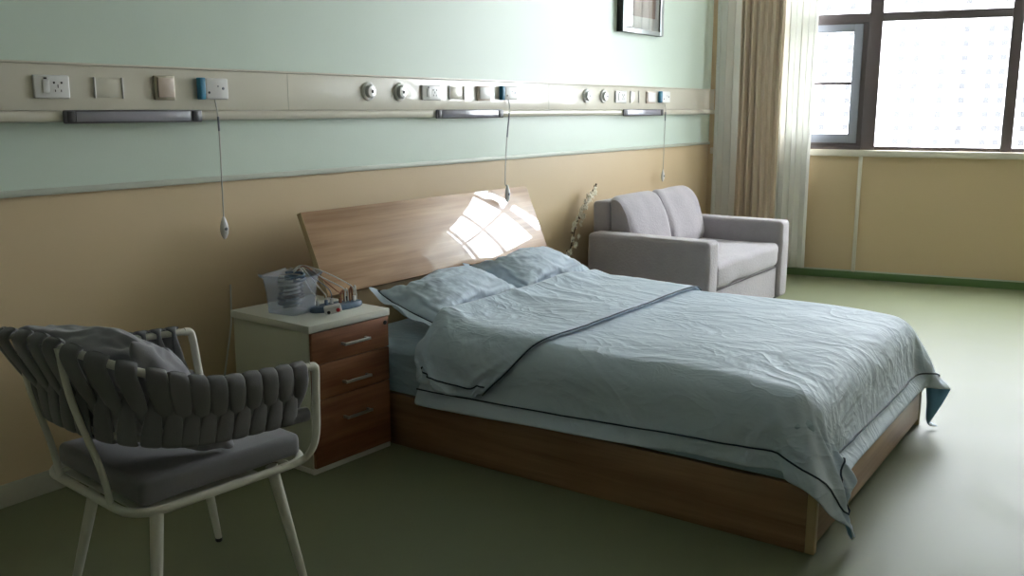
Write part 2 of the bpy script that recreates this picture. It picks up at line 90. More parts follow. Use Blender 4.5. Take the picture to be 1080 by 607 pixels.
44,45,45,45,44,45,44,45,45,45,44,45,44,45,45,44,45,39,33,44,45,45,45,44,45,41,42,42,45,44,45,44,45,45,44,45,46,45,42,42,45,45,45,44,45,44,44,44,45,45,44,41,45,44,42,34,33,22,15,9,0,7,5,17,8,18,8,25,8,-2,-3288,4,24,12,17,6,18,1,6,-1,5,18,11,
32,35,37,43,42,43,43,44,45,44,45,45,45,44,44,45,45,44,45,45,44,45,45,45,44,45,44,44,45,40,44,31,45,45,45,44,45,45,43,43,40,43,45,45,44,45,45,45,45,45,42,42,45,45,45,45,44,45,45,44,44,46,42,41,45,46,42,42,36,33,20,19,4,8,1,14,6,19,4,15,24,9,
-2,-3289,3,16,22,10,16,2,17,-1,5,3,16,14,33,30,42,39,42,43,45,44,43,45,45,45,45,45,44,44,44,46,44,46,44,44,45,45,43,45,45,44,45,36,45,33,45,45,44,45,45,46,43,44,39,42,45,45,45,45,44,45,45,41,43,45,45,45,45,44,45,45,45,44,46,41,41,46,45,45,
43,40,38,31,23,15,8,2,12,5,16,6,16,11,22,7,1,-3290,6,20,9,18,8,14,1,14,-1,5,15,17,29,37,33,45,43,43,41,45,43,43,46,44,45,45,44,44,45,45,45,45,44,44,45,45,43,45,45,45,42,38,42,36,45,45,45,44,45,45,45,45,38,41,45,45,45,45,45,45,45,41,45,44,
43,45,44,45,45,45,45,46,40,41,46,45,45,45,41,42,37,31,24,16,7,9,2,16,6,16,6,21,15,7,1,-3291,5,24,12,10,15,6,13,-1,7,5,15,18,30,32,42,35,42,46,45,42,45,43,43,45,45,45,45,45,44,44,46,45,43,42,45,45,45,44,46,45,36,44,35,42,46,45,44,45,46,45,
44,46,36,42,45,45,45,45,45,45,45,44,42,44,41,44,45,46,45,46,45,40,40,46,46,45,44,43,44,41,37,31,25,17,6,5,14,6,14,6,16,5,18,19,-2,-3293,7,25,6,18,7,11,9,8,1,5,15,21,26,37,36,44,38,43,43,45,44,46,42,45,42,46,45,45,45,44,45,44,43,42,45,45,44,
46,45,45,34,45,35,44,46,45,45,45,44,45,45,45,36,42,46,45,45,45,45,45,45,40,45,41,44,45,45,45,46,45,41,39,45,46,46,43,44,44,45,41,38,30,25,18,6,9,11,9,11,11,7,4,24,16,-2,-3292,7,27,10,5,16,3,9,10,8,7,15,21,29,27,42,38,45,39,46,40,45,46,45,
44,43,42,46,44,46,44,45,41,45,42,44,46,44,45,46,44,34,44,38,45,45,45,45,45,43,45,44,45,38,44,43,46,45,44,46,45,45,40,45,39,45,45,45,45,46,42,39,45,44,46,43,45,42,45,45,40,39,28,24,18,8,5,5,8,8,18,5,14,27,16,-2,-3292,7,28,14,14,1,16,5,16,7,
6,14,20,29,29,26,45,41,45,41,44,41,45,46,45,40,44,45,45,45,45,45,39,45,43,44,45,45,44,46,44,35,40,43,46,44,46,44,44,43,45,45,44,38,44,44,46,43,46,46,45,41,43,40,44,45,45,44,46,43,43,40,45,45,44,45,41,45,46,40,45,24,31,25,17,9,9,9,9,9,4,21,
9,31,16,-2,-3286,1,28,12,25,9,6,14,1,9,17,18,23,23,28,28,26,46,43,45,43,39,45,46,45,45,40,45,42,46,45,46,38,44,46,42,45,42,46,46,43,38,40,43,45,46,45,43,43,45,44,44,45,45,42,40,46,42,46,46,45,40,44,40,44,45,46,42,45,44,40,45,44,45,44,42,45,
44,43,46,23,31,25,24,22,4,3,8,12,11,14,17,20,33,18,-2,-3284,-1,29,20,22,12,11,-2,16,22,25,12,19,22,23,26,28,26,45,46,42,40,45,45,45,44,45,43,45,42,43,45,40,46,42,44,46,44,41,46,40,44,44,40,45,45,43,45,43,45,43,44,44,46,42,41,46,45,42,45,45,
40,46,39,45,45,42,44,42,43,45,45,45,43,43,44,43,45,46,24,28,21,28,24,17,28,6,-6,19,9,24,11,24,32,21,-2,-3284,-1,22,19,28,13,15,26,23,22,16,9,25,22,19,21,24,26,27,44,44,43,44,43,44,43,44,44,43,44,43,44,44,43,44,43,44,43,44,44,43,44,43,44,43,
44,44,43,44,43,44,44,43,44,43,44,43,44,44,43,44,43,44,43,44,44,43,44,43,44,44,43,44,43,44,43,44,44,26,25,23,24,19,22,27,32,9,14,-9,23,17,25,25,31,25,-2,1443,-39,38,-10,38,15,-3,-13,-3,-4,-22,10,-13,-16,11,36,41,-12,13,6,0,1,0,0,0,1,0,1,0,0,
0,-1,0,0,0,1,0,0,-1,0,1,0,0,0,0,1,-1,0,0,-1,0,1,0,0,0,1,-1,0,0,0,0,0,-1,0,0,0,0,1,-1,0,1,-2,-1,0,1,2,2,4,2,-9,-41,-43,-35,-32,-9,-11,24,17,19,19,20,19,17,25,-49,-44,3,33,-30,31,5,37,22,3,-21,-20,-2,-15,19,-23,-5,37,37,13,-1,1,1,2,2,2,2,1,0,
0,-1,-1,0,-1,-1,0,0,-1,0,0,0,0,0,-1,0,0,0,0,0,0,-1,0,0,0,0,-1,0,0,0,0,0,0,0,0,0,0,0,1,0,1,0,0,-2,0,-1,-1,-2,-2,-2,-3,-2,-1,-42,-43,-33,-2,-18,-15,15,15,15,16,29,31,17,17,-17,-41,-65,41,-3,-18,38,13,33,19,-24,21,-15,-28,32,-14,-22,29,39,25,
-6,6,8,2,3,2,2,1,0,-1,-1,-2,-2,-1,-1,0,-1,-1,-1,0,-2,0,1,-1,0,0,1,0,0,0,-1,-1,-1,-1,0,-1,1,-1,0,1,-1,0,0,0,0,0,1,0,2,1,-2,-4,3,2,1,0,-1,-7,1,-7,1,-35,-36,-43,-2,-2,-14,-14,14,14,16,2,29,23,15,-7,4,-7,-119,31,35,-35,6,32,23,24,12,-24,-3,34,
-10,11,-23,10,37,37,9,4,1,1,0,-1,-2,-4,-4,-5,4,4,1,-2,0,-7,4,-4,2,-3,2,-4,3,0,0,-2,1,-1,-4,3,-2,-5,1,0,0,2,2,-4,0,3,-4,5,-1,-3,2,-2,3,-1,2,5,6,1,0,-1,0,0,0,1,-5,-3,-26,-28,-42,-20,-18,14,-25,11,12,7,-6,22,23,9,-8,6,-10,11,-131,39,38,1,-25,
-5,21,29,30,14,-5,31,7,3,-20,-4,38,6,30,6,-1,-6,-12,6,-9,-1,1,3,3,-5,5,-5,4,-5,5,1,-1,-1,-1,0,-2,-2,4,-1,-5,-1,4,-4,0,3,1,0,1,1,1,-1,0,-6,0,-3,1,4,1,0,1,1,0,-1,4,0,-7,-1,-3,3,2,11,0,-11,-16,-41,-31,-31,11,8,-12,-7,13,-9,8,23,8,-8,4,-8,-2,
11,-90,2,20,40,-5,-19,-10,26,26,41,20,-23,26,17,0,-19,3,28,32,-2,-18,-8,7,-7,6,4,1,0,-5,4,-5,4,-3,4,-5,1,-1,-2,0,-2,2,2,-5,1,3,0,-3,3,2,-2,-5,-1,0,0,1,2,5,0,-1,0,-2,-4,1,1,-1,2,0,7,-4,-1,3,0,-8,5,2,-5,13,-2,-34,-31,-38,-6,9,-8,-17,22,7,-18,
13,6,-10,4,-8,8,-2,-5,-44,21,15,-19,23,-16,-4,-3,33,34,40,-4,-21,6,37,8,-21,35,-11,10,-19,8,1,-7,7,5,-6,-1,7,-7,5,-5,5,-5,4,2,1,-1,0,-2,1,-6,4,1,-4,-1,2,-1,4,-5,4,0,0,1,-1,2,-5,0,-2,2,-3,6,1,1,0,2,0,1,-1,-1,-6,0,2,-9,0,-2,19,0,-32,-39,-4,
-3,-9,-24,10,23,-5,-3,7,-25,-13,-1,2,7,-15,-7,-4,14,-2,12,-12,31,-5,-12,-2,37,40,18,-11,-22,43,-20,24,-13,19,-14,8,-7,-1,10,3,-7,7,1,-6,3,-4,5,-5,5,2,-6,-2,-1,-1,0,1,5,0,-4,5,0,0,-1,-4,4,-5,2,2,-1,2,-2,3,2,-2,1,-2,-2,1,-1,-1,2,-2,3,0,-1,2,
-5,7,-4,-1,-12,10,15,-35,-21,-21,10,-23,-4,20,14,-9,13,-6,-20,-30,-12,5,-6,-13,0,14,4,-8,4,14,31,5,-4,-16,5,42,35,-1,-33,29,12,-21,0,24,-13,9,-9,10,1,-5,5,-3,-4,6,-5,5,-5,4,2,-5,3,1,0,1,-1,1,-3,-1,4,-4,-1,0,0,5,-1,-1,1,-4,4,-4,4,-3,4,-4,3,
-3,3,-1,2,0,-3,2,-3,3,0,-4,4,-5,-1,5,-12,13,-8,0,-36,-7,11,-22,6,24,-1,14,-9,-19,-9,-25,-25,-10,-6,6,9,0,1,3,5,27,3,22,10,-6,-14,12,43,14,-32,3,19,2,-16,18,-12,12,-10,10,-6,1,2,2,-2,0,1,0,0,1,-1,-1,0,-2,0,0,0,1,1,0,1,-1,2,-5,4,-3,1,0,1,0,1,
0,0,1,0,0,-1,0,1,0,0,0,-1,-2,0,0,0,1,0,0,-2,4,-11,9,-4,4,-32,4,6,-19,18,15,14,-4,-14,-16,-28,-16,-4,-12,10,6,9,-18,-3,7,14,1,18,-1,23,10,0,-15,17,38,-29,-5,14,-10,13,-10,12,-6,9,-8,3,5,-3,-2,1,1,0,0,-1,-1,0,2,0,2,0,1,-1,1,-1,-2,0,-1,0,-1,0,
1,1,0,0,0,-1,1,-1,1,0,0,1,2,-2,2,-2,0,0,0,3,-3,1,-3,0,-1,0,-3,3,-8,-1,5,-19,17,-15,1,23,11,7,-14,-14,-26,-13,1,-10,3,10,7,11,-11,-2,3,-1,0,1,4,4,22,0,14,-20,35,-14,-3,-7,14,-4,8,-5,9,-4,5,1,-3,1,2,1,-1,0,0,-1,1,0,0,0,-2,1,0,0,0,0,1,-3,3,-3,
2,-2,2,-1,0,0,0,0,0,1,0,1,0,1,-1,0,0,0,1,-1,0,-2,0,0,0,-1,-1,0,-2,-1,-2,-1,-10,1,14,-16,12,16,12,-2,-19,-25,-10,-1,2,5,-6,14,12,10,-3,2,-3,1,-1,-3,-1,6,-5,2,24,-9,-10,21,-13,5,-2,9,-2,5,-1,4,2,-1,2,-1,2,0,1,0,-3,3,-3,2,-3,3,0,0,0,0,0,0,-2,
2,-1,0,-1,0,0,0,0,-1,1,-1,1,0,0,1,1,0,0,1,0,0,0,0,0,-1,-1,0,-1,-1,-1,-1,-2,-1,-3,-4,0,-1,6,-13,19,5,16,-25,-16,-4,1,6,6,1,0,-5,21,13,12,-1,-4,-6,-4,5,-3,3,-4,-4,-5,19,-7,-9,2,6,3,2,6,0,3,3,-1,3,0,1,1,0,0,1,-1,-1,1,-2,0,1,0,-1,1,1,-1,-2,2,
-2,1,-2,0,0,0,1,1,0,-1,0,1,-1,1,0,0,1,0,1,0,0,0,1,-3,2,-1,-1,-1,0,0,-2,-1,-1,-4,-2,-4,-1,-4,7,-2,18,-16,-6,1,5,-2,5,0,13,1,-17,24,-2,42,-3,-5,-7,-7,7,-4,-1,-3,-4,-4,-6,4,-1,0,2,3,5,3,2,3,0,2,2,1,2,1,0,0,-1,-1,-1,0,0,2,-1,-1,0,0,0,1,1,-1,-1,
0,0,-1,0,0,1,0,-1,1,-1,0,1,0,0,1,-1,0,1,-1,1,-1,1,0,0,0,0,-1,0,-2,0,-2,-2,-3,-2,-4,-2,0,0,-1,1,2,4,-2,0,1,1,0,1,12,-16,-2,-2,48,6,10,2,-11,-5,12,-13,2,-4,-5,-2,-1,-1,0,4,3,4,3,3,2,2,2,1,1,1,1,0,0,0,-1,0,-1,0,0,0,-1,1,-1,0,1,0,-1,0,0,-1,-1,
0,0,1,0,0,0,0,0,1,0,0,0,0,0,0,1,0,1,-1,1,0,-1,1,-1,-1,-1,-2,-2,-2,-2,-3,-3,-1,0,0,2,0,0,2,3,2,0,2,2,0,-1,-1,-1,-2,21,5,4,3,5,9,-5,-3,-3,-1,-1,0,-1,-1,1,1,4,4,3,3,2,2,1,1,1,1,1,1,0,-1,0,-1,0,-1,0,0,-1,0,0,1,0,-1,0,0,-1,0,0,0,0,0,1,0,-1,0,0,
0,1,0,0,0,0,1,0,0,0,1,0,0,0,0,-1,-1,-1,-1,-2,-2,-2,-3,-2,-2,0,0,0,2,1,3,2,3,-2,1,2,1,2,1,0,-1,25,5,3,1,5,3,-5,-4,-1,-2,-2,1,-1,0,1,1,3,3,3,2,2,2,1,1,1,1,1,0,0,0,0,-1,-1,0,0,-1,0,0,0,0,0,0,-1,0,0,0,-1,0,1,0,0,0,0,0,0,0,0,1,0,0,0,0,0,1,0,0,0,
1,0,-1,0,-1,-1,-2,-1,-1,-2,-2,-2,-2,-1,0,0,1,3,3,3,1,0,1,2,2,2,2,0,0,22,2,5,7,3,0,-4,-4,-11,2,1,0,0,1,1,1,3,2,2,2,2,2,1,1,1,1,0,1,0,-1,0,-1,0,-1,0,-1,0,0,0,0,1,-1,0,0,-1,0,0,0,0,1,0,0,-1,1,0,-1,1,0,0,0,1,0,0,0,0,0,1,0,0,0,-1,0,-1,-2,-1,-1,
-2,-2,-2,-1,0,-1,1,0,2,5,3,2,0,-10,1,8,4,-17,-12,-4,60,6,5,1,-3,2,2,-14,0,1,-1,1,1,0,1,2,2,2,2,2,1,2,1,1,1,0,1,0,0,0,-1,0,-1,0,-1,0,0,-1,0,0,0,0,0,0,0,0,-1,1,0,0,0,0,0,0,0,0,0,0,1,0,0,0,0,0,1,0,0,0,1,-1,0,-1,-1,-1,-1,-1,-1,-2,-2,-1,-1,0,1,
1,1,1,0,0,-1,2,-1,0,9,-15,-8,-5,53,5,7,5,2,-1,-13,1,0,-1,1,0,0,1,1,1,2,1,2,2,1,2,1,0,1,1,0,0,0,0,0,-2,0,-1,1,-1,0,0,0,0,0,0,0,0,-1,0,0,0,0,0,1,0,0,0,-1,1,0,0,0,0,1,-1,1,-1,0,1,0,1,0,0,-1,0,-1,-1,-1,-1,-1,-2,-1,-1,-1,0,1,0,1,-2,-2,0,0,9,-1,
0,5,-16,-2,-14,60,-1,1,-1,0,9,-3,3,-3,0,0,0,1,0,1,1,1,2,2,1,1,2,0,1,1,0,0,1,-1,0,-1,0,-1,0,0,0,-1,1,-1,1,-1,0,0,0,0,0,0,0,0,0,0,0,0,0,0,0,0,1,0,0,0,0,-1,1,0,1,0,1,0,-1,0,-1,0,-1,-1,-1,-1,-1,-1,-1,-1,0,0,0,1,-2,0,0,0,-2,-1,12,-13,-5,-3,-4,
52,5,-4,2,3,4,1,0,-1,0,0,0,0,0,1,1,1,1,2,1,1,1,1,1,0,0,1,-1,1,-1,0,-1,0,-1,0,0,0,0,1,0,-1,0,0,0,0,-1,0,0,0,0,0,1,0,0,0,0,0,0,0,0,0,0,1,0,0,1,0,0,0,0,0,-1,-1,0,-1,-1,-1,-1,-1,-1,0,0,0,0,0,-1,1,-1,0,0,-1,-1,0,-4,-3,-3,50,1,1,3,1,0,0,1,0,1,0,
0,0,1,0,1,1,1,1,1,1,1,1,0,1,0,0,0,0,-1,0,-1,0,0,-1,0,1,0,0,0,-1,0,0,0,0,0,0,0,0,0,0,0,0,0,0,0,0,1,0,0,0,0,0,0,1,1,0,0,0,0,-1,0,-1,0,-1,-1,-1,0,-1,-1,0,0,0,0,-1,0,2,0,0,-1,-1,0,-1,-2,-3,-2,47,3,1,0,1,0,2,0,-1,1,0,0,0,1,0,1,0,1,2,0,1,0,2,-1,
1,0,0,-1,1,-1,0,-1,0,-1,1,0,0,0,1,-1,0,0,0,0,-1,0,0,0,0,0,0,0,1,0,0,0,0,1,0,0,0,0,0,0,1,1,0,0,-1,0,0,-1,0,-1,0,-1,0,-1,-1,0,0,0,0,0,-1,1,0,0,-1,2,0,0,-1,-2,-2,-2,47,1,1,0,1,1,1,-1,0,0,1,0,0,0,0,0,1,1,1,0,1,0,1,0,0,1,-1,0,0,0,-1,0,-1,0,0,1,
0,0,0,-1,0,0,0,0,0,0,0,0,0,0,0,0,0,0,0,0,1,0,0,0,0,0,0,1,-1,1,0,0,0,0,0,0,0,-1,0,-1,0,-1,0,-1,0,0,0,1,-1,0,2,-2,0,0,-2,4,-4,1,0,-1,46,-1,0,3,0,1,-1,1,0,0,0,0,-1,0,1,0,0,1,1,0,1,0,0,0,1,0,0,-1,0,-1,0,-1,1,0,0,0,0,0,0,0,0,0,0,-1,0,0,0,0,1,-1,
0,0,1,0,0,0,0,1,0,0,0,0,0,0,0,0,-1,1,1,0,0,0,0,-1,-1,0,0,0,-1,0,0,0,0,0,0,0,1,0,-1,1,-2,0,0,-3,-2,5,48,-2,0,2,1,-1,0,0,0,0,0,0,-1,0,0,0,1,0,1,0,1,0,0,0,0,0,0,0,-1,0,-1,0,0,0,0,0,0,1,-1,0,0,0,0,0,0,0,0,0,0,0,0,0,0,0,0,1,0,0,0,0,0,1,0,0,-1,0,
1,0,0,0,1,0,-1,0,0,-1,0,0,0,0,-1,1,0,0,0,0,0,-1,1,0,-1,1,-1,-2,-2,3,50,-1,0,1,-1,0,1,0,-1,0,0,0,-1,0,0,-1,1,0,1,0,0,0,1,0,0,0,0,-1,0,-1,0,0,0,0,0,0,0,0,0,0,0,0,0,-1,0,0,1,0,0,-1,1,0,0,0,0,0,0,1,-1,1,0,1,0,0,-1,0,0,0,1,0,0,1,-1,0,0,-1,1,-1,
0,0,0,1,0,0,0,0,0,-1,1,0,0,1,-2,0,-2,-2,53,0,0,1,-1,0,0,0,0,-1,0,-1,0,-1,0,0,0,1,0,0,0,0,1,0,0,0,-1,0,0,-1,0,0,0,0,-1,0,0,0,0,0,0,0,0,0,0,0,0,0,0,0,0,0,0,0,0,1,0,0,0,0,1,1,0,0,0,0,0,-1,0,1,0,0,0,0,0,0,0,0,0,0,-1,1,0,1,0,0,-1,0,0,2,-1,-1,0,
-1,0,-1,52,0,0,0,0,-1,0,0,-1,0,0,-1,-1,0,0,0,0,0,0,0,0,0,0,0,0,0,0,0,-1,0,0,0,0,0,-1,0,0,0,0,0,0,0,-1,1,0,0,0,0,0,0,0,0,0,0,0,0,0,1,0,0,1,1,0,0,0,0,0,-1,0,0,1,0,0,0,0,0,0,0,0,0,0,0,1,0,1,0,-1,0,0,0,0,1,0,-1,-1,-1,52,0,0,0,0,-1,0,0,-1,0,-1,
0,-1,0,-1,0,0,0,0,0,0,0,0,0,0,0,-1,0,0,0,0,0,0,-1,0,0,0,-1,0,0,0,0,0,0,0,0,0,0,0,0,0,0,0,1,0,0,0,0,0,0,1,1,1,0,0,0,0,-1,0,0,0,0,0,1,0,0,0,0,0,0,0,1,0,0,1,0,0,0,1,0,0,1,0,0,-2,-1,52,-1,0,1,0,-1,-1,-1,0,-1,0,-1,-1,0,0,-1,0,0,0,0,0,0,0,-1,0,0,
0,0,-1,0,0,0,0,0,0,-1,0,0,0,0,0,0,0,0,0,0,0,0,0,0,0,0,0,0,0,0,1,-1,1,0,1,1,1,0,0,0,-1,0,-1,0,0,1,0,0,1,0,0,0,0,0,1,0,0,1,0,1,0,0,0,0,1,1,-1,0,-1,0,50,-1,2,0,-1,0,-1,-1,0,-1,-1,-1,0,-1,0,-1,0,0,0,0,0,-1,0,0,0,0,-1,0,0,-1,0,1,0,0,-1,0,0,-1,1,
0,0,0,0,0,-1,0,0,0,0,0,0,0,0,1,0,0,0,0,0,0,1,1,1,0,1,-1,0,-1,0,0,0,0,1,0,0,1,0,0,0,1,0,0,1,1,0,0,1,0,0,1,0,1,-1,0,0,0,48,0,1,1,-1,-1,0,-1,-1,-1,-1,0,-1,-1,0,-1,0,0,0,0,-1,0,0,0,0,-1,0,0,-1,0,0,0,0,0,0,-1,0,0,0,0,0,0,0,0,0,0,0,0,0,0,0,0,0,0,
1,0,0,0,-1,1,1,1,0,1,0,0,-1,0,0,0,0,0,0,1,0,0,1,0,0,0,1,1,0,1,0,1,0,0,0,1,0,1,0,0,1,0,47,1,0,0,0,-1,-1,-1,-1,-1,0,-1,-1,0,-1,-1,0,0,0,0,-1,0,-1,0,0,0,0,-1,0,-1,0,0,1,-1,1,-1,0,0,0,0,0,0,0,-1,0,0,0,0,0,0,0,0,1,0,0,1,0,0,-1,1,0,1,1,0,0,0,0,0,
0,0,-1,1,0,0,1,0,0,1,0,1,0,1,1,1,0,0,1,0,0,0,1,0,1,0,1,0,47,1,0,0,-1,-1,-1,-1,-1,0,-1,-1,-1,0,-1,0,-1,0,0,-1,0,-1,0,0,0,-1,0,0,-1,0,0,0,0,0,0,0,-1,0,1,0,-1,0,0,0,0,0,0,0,0,0,0,0,0,0,1,0,0,0,0,1,0,1,0,0,0,0,0,0,0,0,0,1,0,1,0,0,0,1,0,1,1,0,1,
1,0,1,0,0,1,0,1,0,1,0,1,0,47,0,0,0,-1,-1,-1,-1,-1,-1,0,-1,-1,-1,0,-1,0,0,-1,0,0,-1,0,-1,0,0,0,0,-1,0,-1,0,0,0,0,0,0,0,0,0,0,0,0,-1,0,0,0,0,1,-1,0,0,1,0,0,0,1,0,0,1,0,0,1,0,0,0,-1,1,0,0,0,1,0,0,0,1,0,0,1,1,0,1,1,1,0,1,0,1,0,0,1,1,0,1,1,0,47,
0,-1,0,-1,-1,-1,-1,-1,-1,-1,0,-1,0,-1,0,-1,0,-1,0,-1,0,-1,0,-1,0,0,0,0,-1,0,0,0,0,0,-1,0,0,0,0,0,0,0,0,0,0,0,0,0,0,0,0,0,0,1,0,0,1,0,1,0,0,0,0,0,0,0,0,1,0,0,1,0,0,0,0,1,0,1,1,0,1,1,0,1,0,1,0,1,0,1,0,2,0,1,1,46,-1,-1,0,-1,0,-1,-1,-1,-1,-1,
-1,0,-1,0,-1,0,-1,0,-1,0,0,-1,0,-1,0,0,-1,0,0,-1,1,-1,0,0,0,0,0,0,0,0,0,-1,0,0,0,0,0,0,0,0,0,0,1,0,0,1,0,1,0,0,0,0,0,0,1,0,0,0,0,1,0,0,0,0,1,0,1,1,0,1,1,0,1,1,0,0,1,0,1,0,1,1,1,1,1,46,-1,-1,0,-1,-1,-1,0,-2,-1,0,-1,-1,0,-1,0,-1,0,0,-1,0,0,
-1,0,-1,0,0,-1,-1,0,0,0,0,0,0,-1,1,-1,1,0,-1,0,0,0,-1,1,0,0,0,0,0,0,0,0,0,1,0,1,0,1,0,0,-1,1,0,0,0,1,-1,1,0,0,1,0,0,0,1,1,0,1,1,0,1,1,0,1,0,1,0,0,1,1,1,1,1,1,45,0,-1,-1,0,-1,-1,-1,-1,-1,-1,0,-1,0,-1,0,-1,0,-1,0,0,-1,0,0,0,0,-1,-1,-1,0,-1,0,
0,0,0,0,0,0,0,0,0,0,-1,0,0,0,0,1,0,-1,0,0,0,1,0,0,1,0,1,0,1,0,-1,0,0,0,0,1,0,1,0,0,0,0,1,0,1,0,1,0,1,1,0,1,1,0,0,1,1,0,0,1,2,0,2,0,46,-1,0,-1,-1,-1,-1,-1,-1,0,-1,-1,0,-1,0,-1,0,0,-1,0,-1,0,0,-1,1,-1,0,0,-2,-1,0,0,0,-1,0,0,0,0,1,0,0,0,-1,0,
0,0,0,0,1,-1,0,0,0,0,1,0,0,1,0,1,1,0,-1,0,0,0,0,1,0,0,1,0,0,0,0,1,1,0,1,0,1,0,1,1,0,1,0,1,1,0,1,0,0,2,1,1,46,-1,-1,0,-1,-1,-1,-1,-1,-1,-1,0,-1,0,-1,0,0,-1,0,-1,0,0,-1,0,0,0,1,-1,-1,-2,0,-1,0,0,0,0,0,0,0,0,0,0,0,0,0,0,0,0,0,0,-1,0,0,1,0,0,1,
0,1,1,0,1,0,0,-1,0,0,1,0,0,0,0,0,1,0,1,0,1,0,1,0,1,0,1,1,0,1,0,1,1,0,1,0,1,1,2,45,-1,0,-1,-1,-1,-1,-1,-1,-1,0,-1,0,-1,0,0,-1,0,-1,0,-1,0,-1,0,0,1,0,0,-1,-2,-1,0,0,-1,0,0,0,0,1,0,0,-1,0,1,0,0,0,0,0,-1,-1,0,1,0,0,1,0,1,0,1,1,0,0,1,0,-1,0,0,0,
1,0,0,0,0,1,0,0,1,1,1,0,0,1,1,0,1,0,1,0,1,0,1,1,1,1,1,46,-1,-1,0,-1,-1,-1,-1,-1,-1,-1,0,-1,0,-1,0,0,-1,0,-1,0,-1,-1,0,0,1,0,0,-1,-1,-1,-1,0,0,0,0,0,0,0,0,0,0,0,0,0,1,-1,0,0,-1,0,0,0,0,1,0,1,0,1,0,1,0,1,0,0,0,0,0,0,0,1,-1,1,0,0,0,1,1,1,0,0,
1,0,1,1,0,1,0,1,1,0,1,0,2,1,1,46,-1,-1,-1,-1,-1,-1,-1,-1,-1,0,-1,0,-1,0,-1,0,-1,0,-1,0,-1,-1,1,0,1,-1,0,-1,0,-1,-1,0,-1,0,0,0,0,1,-1,0,0,0,1,0,0,-1,0,0,-1,0,0,0,1,0,1,0,0,1,1,0,1,0,1,0,0,-1,0,1,-1,1,0,0,0,0,1,0,2,1,0,0,0,1,0,1,1,1,1,0,0,1,
1,0,1,2,0,46,-1,-1,-1,-1,-1,0,-1,-1,-1,-1,0,-1,0,-1,0,-1,0,-1,0,-1,0,-1,0,0,0,1,-1,0,-1,0,-1,-1,0,0,0,0,0,0,0,0,0,0,0,0,0,-1,0,0,-1,0,1,0,0,1,0,1,0,0,1,1,0,1,0,0,-1,1,-1,1,-1,2,-1,1,-1,1,0,2,1,1,0,0,0,0,1,1,0,1,1,1,1,0,1,0,1,1,2,45,-1,-2,0,
-1,-1,-1,-1,-1,-1,0,-1,0,-1,0,-1,0,-1,0,-1,0,-1,0,-1,0,0,1,0,-1,0,-1,-1,-1,0,0,0,0,0,0,0,0,0,0,0,0,0,0,-1,0,-1,0,1,0,0,1,1,-1,1,1,1,0,1,0,0,0,0,0,0,0,0,1,0,0,0,1,0,0,2,1,0,0,1,-1,1,1,1,1,1,1,0,1,0,1,1,1,1,46,-2,-1,-1,-1,-1,-1,-1,0,-1,-1,0,
-1,0,-1,0,-1,0,-1,0,-1,0,-1,-1,0,0,1,0,0,-1,-1,-1,0,-1,0,0,0,0,0,0,0,0,0,0,0,0,0,-1,0,-1,0,0,1,0,1,1,0,1,1,0,1,0,0,0,0,0,0,0,0,0,1,0,0,0,1,0,1,0,1,1,0,1,0,1,0,1,1,1,2,0,1,0,1,1,1,1,45,-1,-2,-1,-1,-1,0,-1,-1,0,-1,-1,0,-1,0,-1,0,-1,0,-1,0,-1,
-1,-1,0,1,0,1,0,-2,0,-1,-1,0,0,-1,1,-1,1,-1,1,-1,1,0,0,0,-1,-1,0,0,-1,1,0,0,1,1,0,1,0,2,0,1,-1,1,-1,0,0,0,0,1,0,0,1,0,0,1,0,0,2,0,0,0,1,1,1,1,1,1,1,1,1,0,1,1,1,1,45,-1,-2,-1,-1,-1,-1,0,-1,-1,0,-1,0,-1,-1,0,-1,-1,0,-1,0,-1,-1,-1,1,0,1,0,0,
-1,-1,-1,0,-1,0,0,0,0,0,-1,0,1,0,0,0,0,-1,-1,1,-1,0,0,1,0,0,1,0,1,1,1,0,1,0,-1,1,-1,0,1,0,0,0,1,0,0,0,1,0,0,1,1,1,0,1,1,0,1,2,0,2,1,1,0,1,1,1,0,46,-2,-1,-1,-1,-1,-1,-1,-1,0,-1,0,-1,-1,0,-1,-1,0,-1,0,-1,-1,-1,0,0,1,1,-1,0,-1,0,-1,-1,-1,1,-1,
0,0,0,0,0,0,0,0,0,0,-1,0,0,0,0,0,0,0,1,0,1,0,1,1,1,0,0,0,0,0,0,0,0,0,1,0,1,0,0,0,1,0,0,1,1,0,1,1,1,1,1,1,1,2,0,1,1,0,1,1,45,-1,-1,-1,-1,-1,-1,-1,-1,0,-1,-1,-1,0,-1,0,-1,-1,0,0,-1,-1,-1,0,0,0,1,0,-1,0,-1,-1,-1,0,0,-1,0,0,0,0,0,0,0,0,0,1,-1,
-1,0,0,0,0,1,0,0,1,0,1,1,0,1,0,0,0,0,0,1,-1,1,0,0,1,0,0,0,0,1,0,1,1,1,0,0,1,2,0,2,1,2,0,1,0,1,1,1,1,45,-1,-1,-1,-1,-1,-1,-1,-1,-1,-1,0,-1,-1,0,-1,-1,0,0,0,-1,-1,-1,0,0,0,0,0,-1,0,-1,-1,-1,0,0,0,0,-1,0,0,0,0,0,0,1,-1,0,0,0,0,0,-1,1,0,0,1,0,
1,1,1,0,0,0,0,0,1,0,0,0,1,0,0,0,0,0,1,0,0,1,1,1,0,1,1,1,2,1,1,1,0,2,1,0,1,1,1,45,-1,-1,-1,-1,-1,-1,-1,-2,0,-1,0,-2,0,-1,0,-1,0,-1,0,0,-1,0,0,-1,0,-1,0,-1,0,-1,0,-1,0,0,-1,0,-1,0,1,-1,0,0,1,0,0,-1,0,0,0,0,-1,0,1,1,0,0,2,0,1,0,1,0,-1,0,1,0,0,
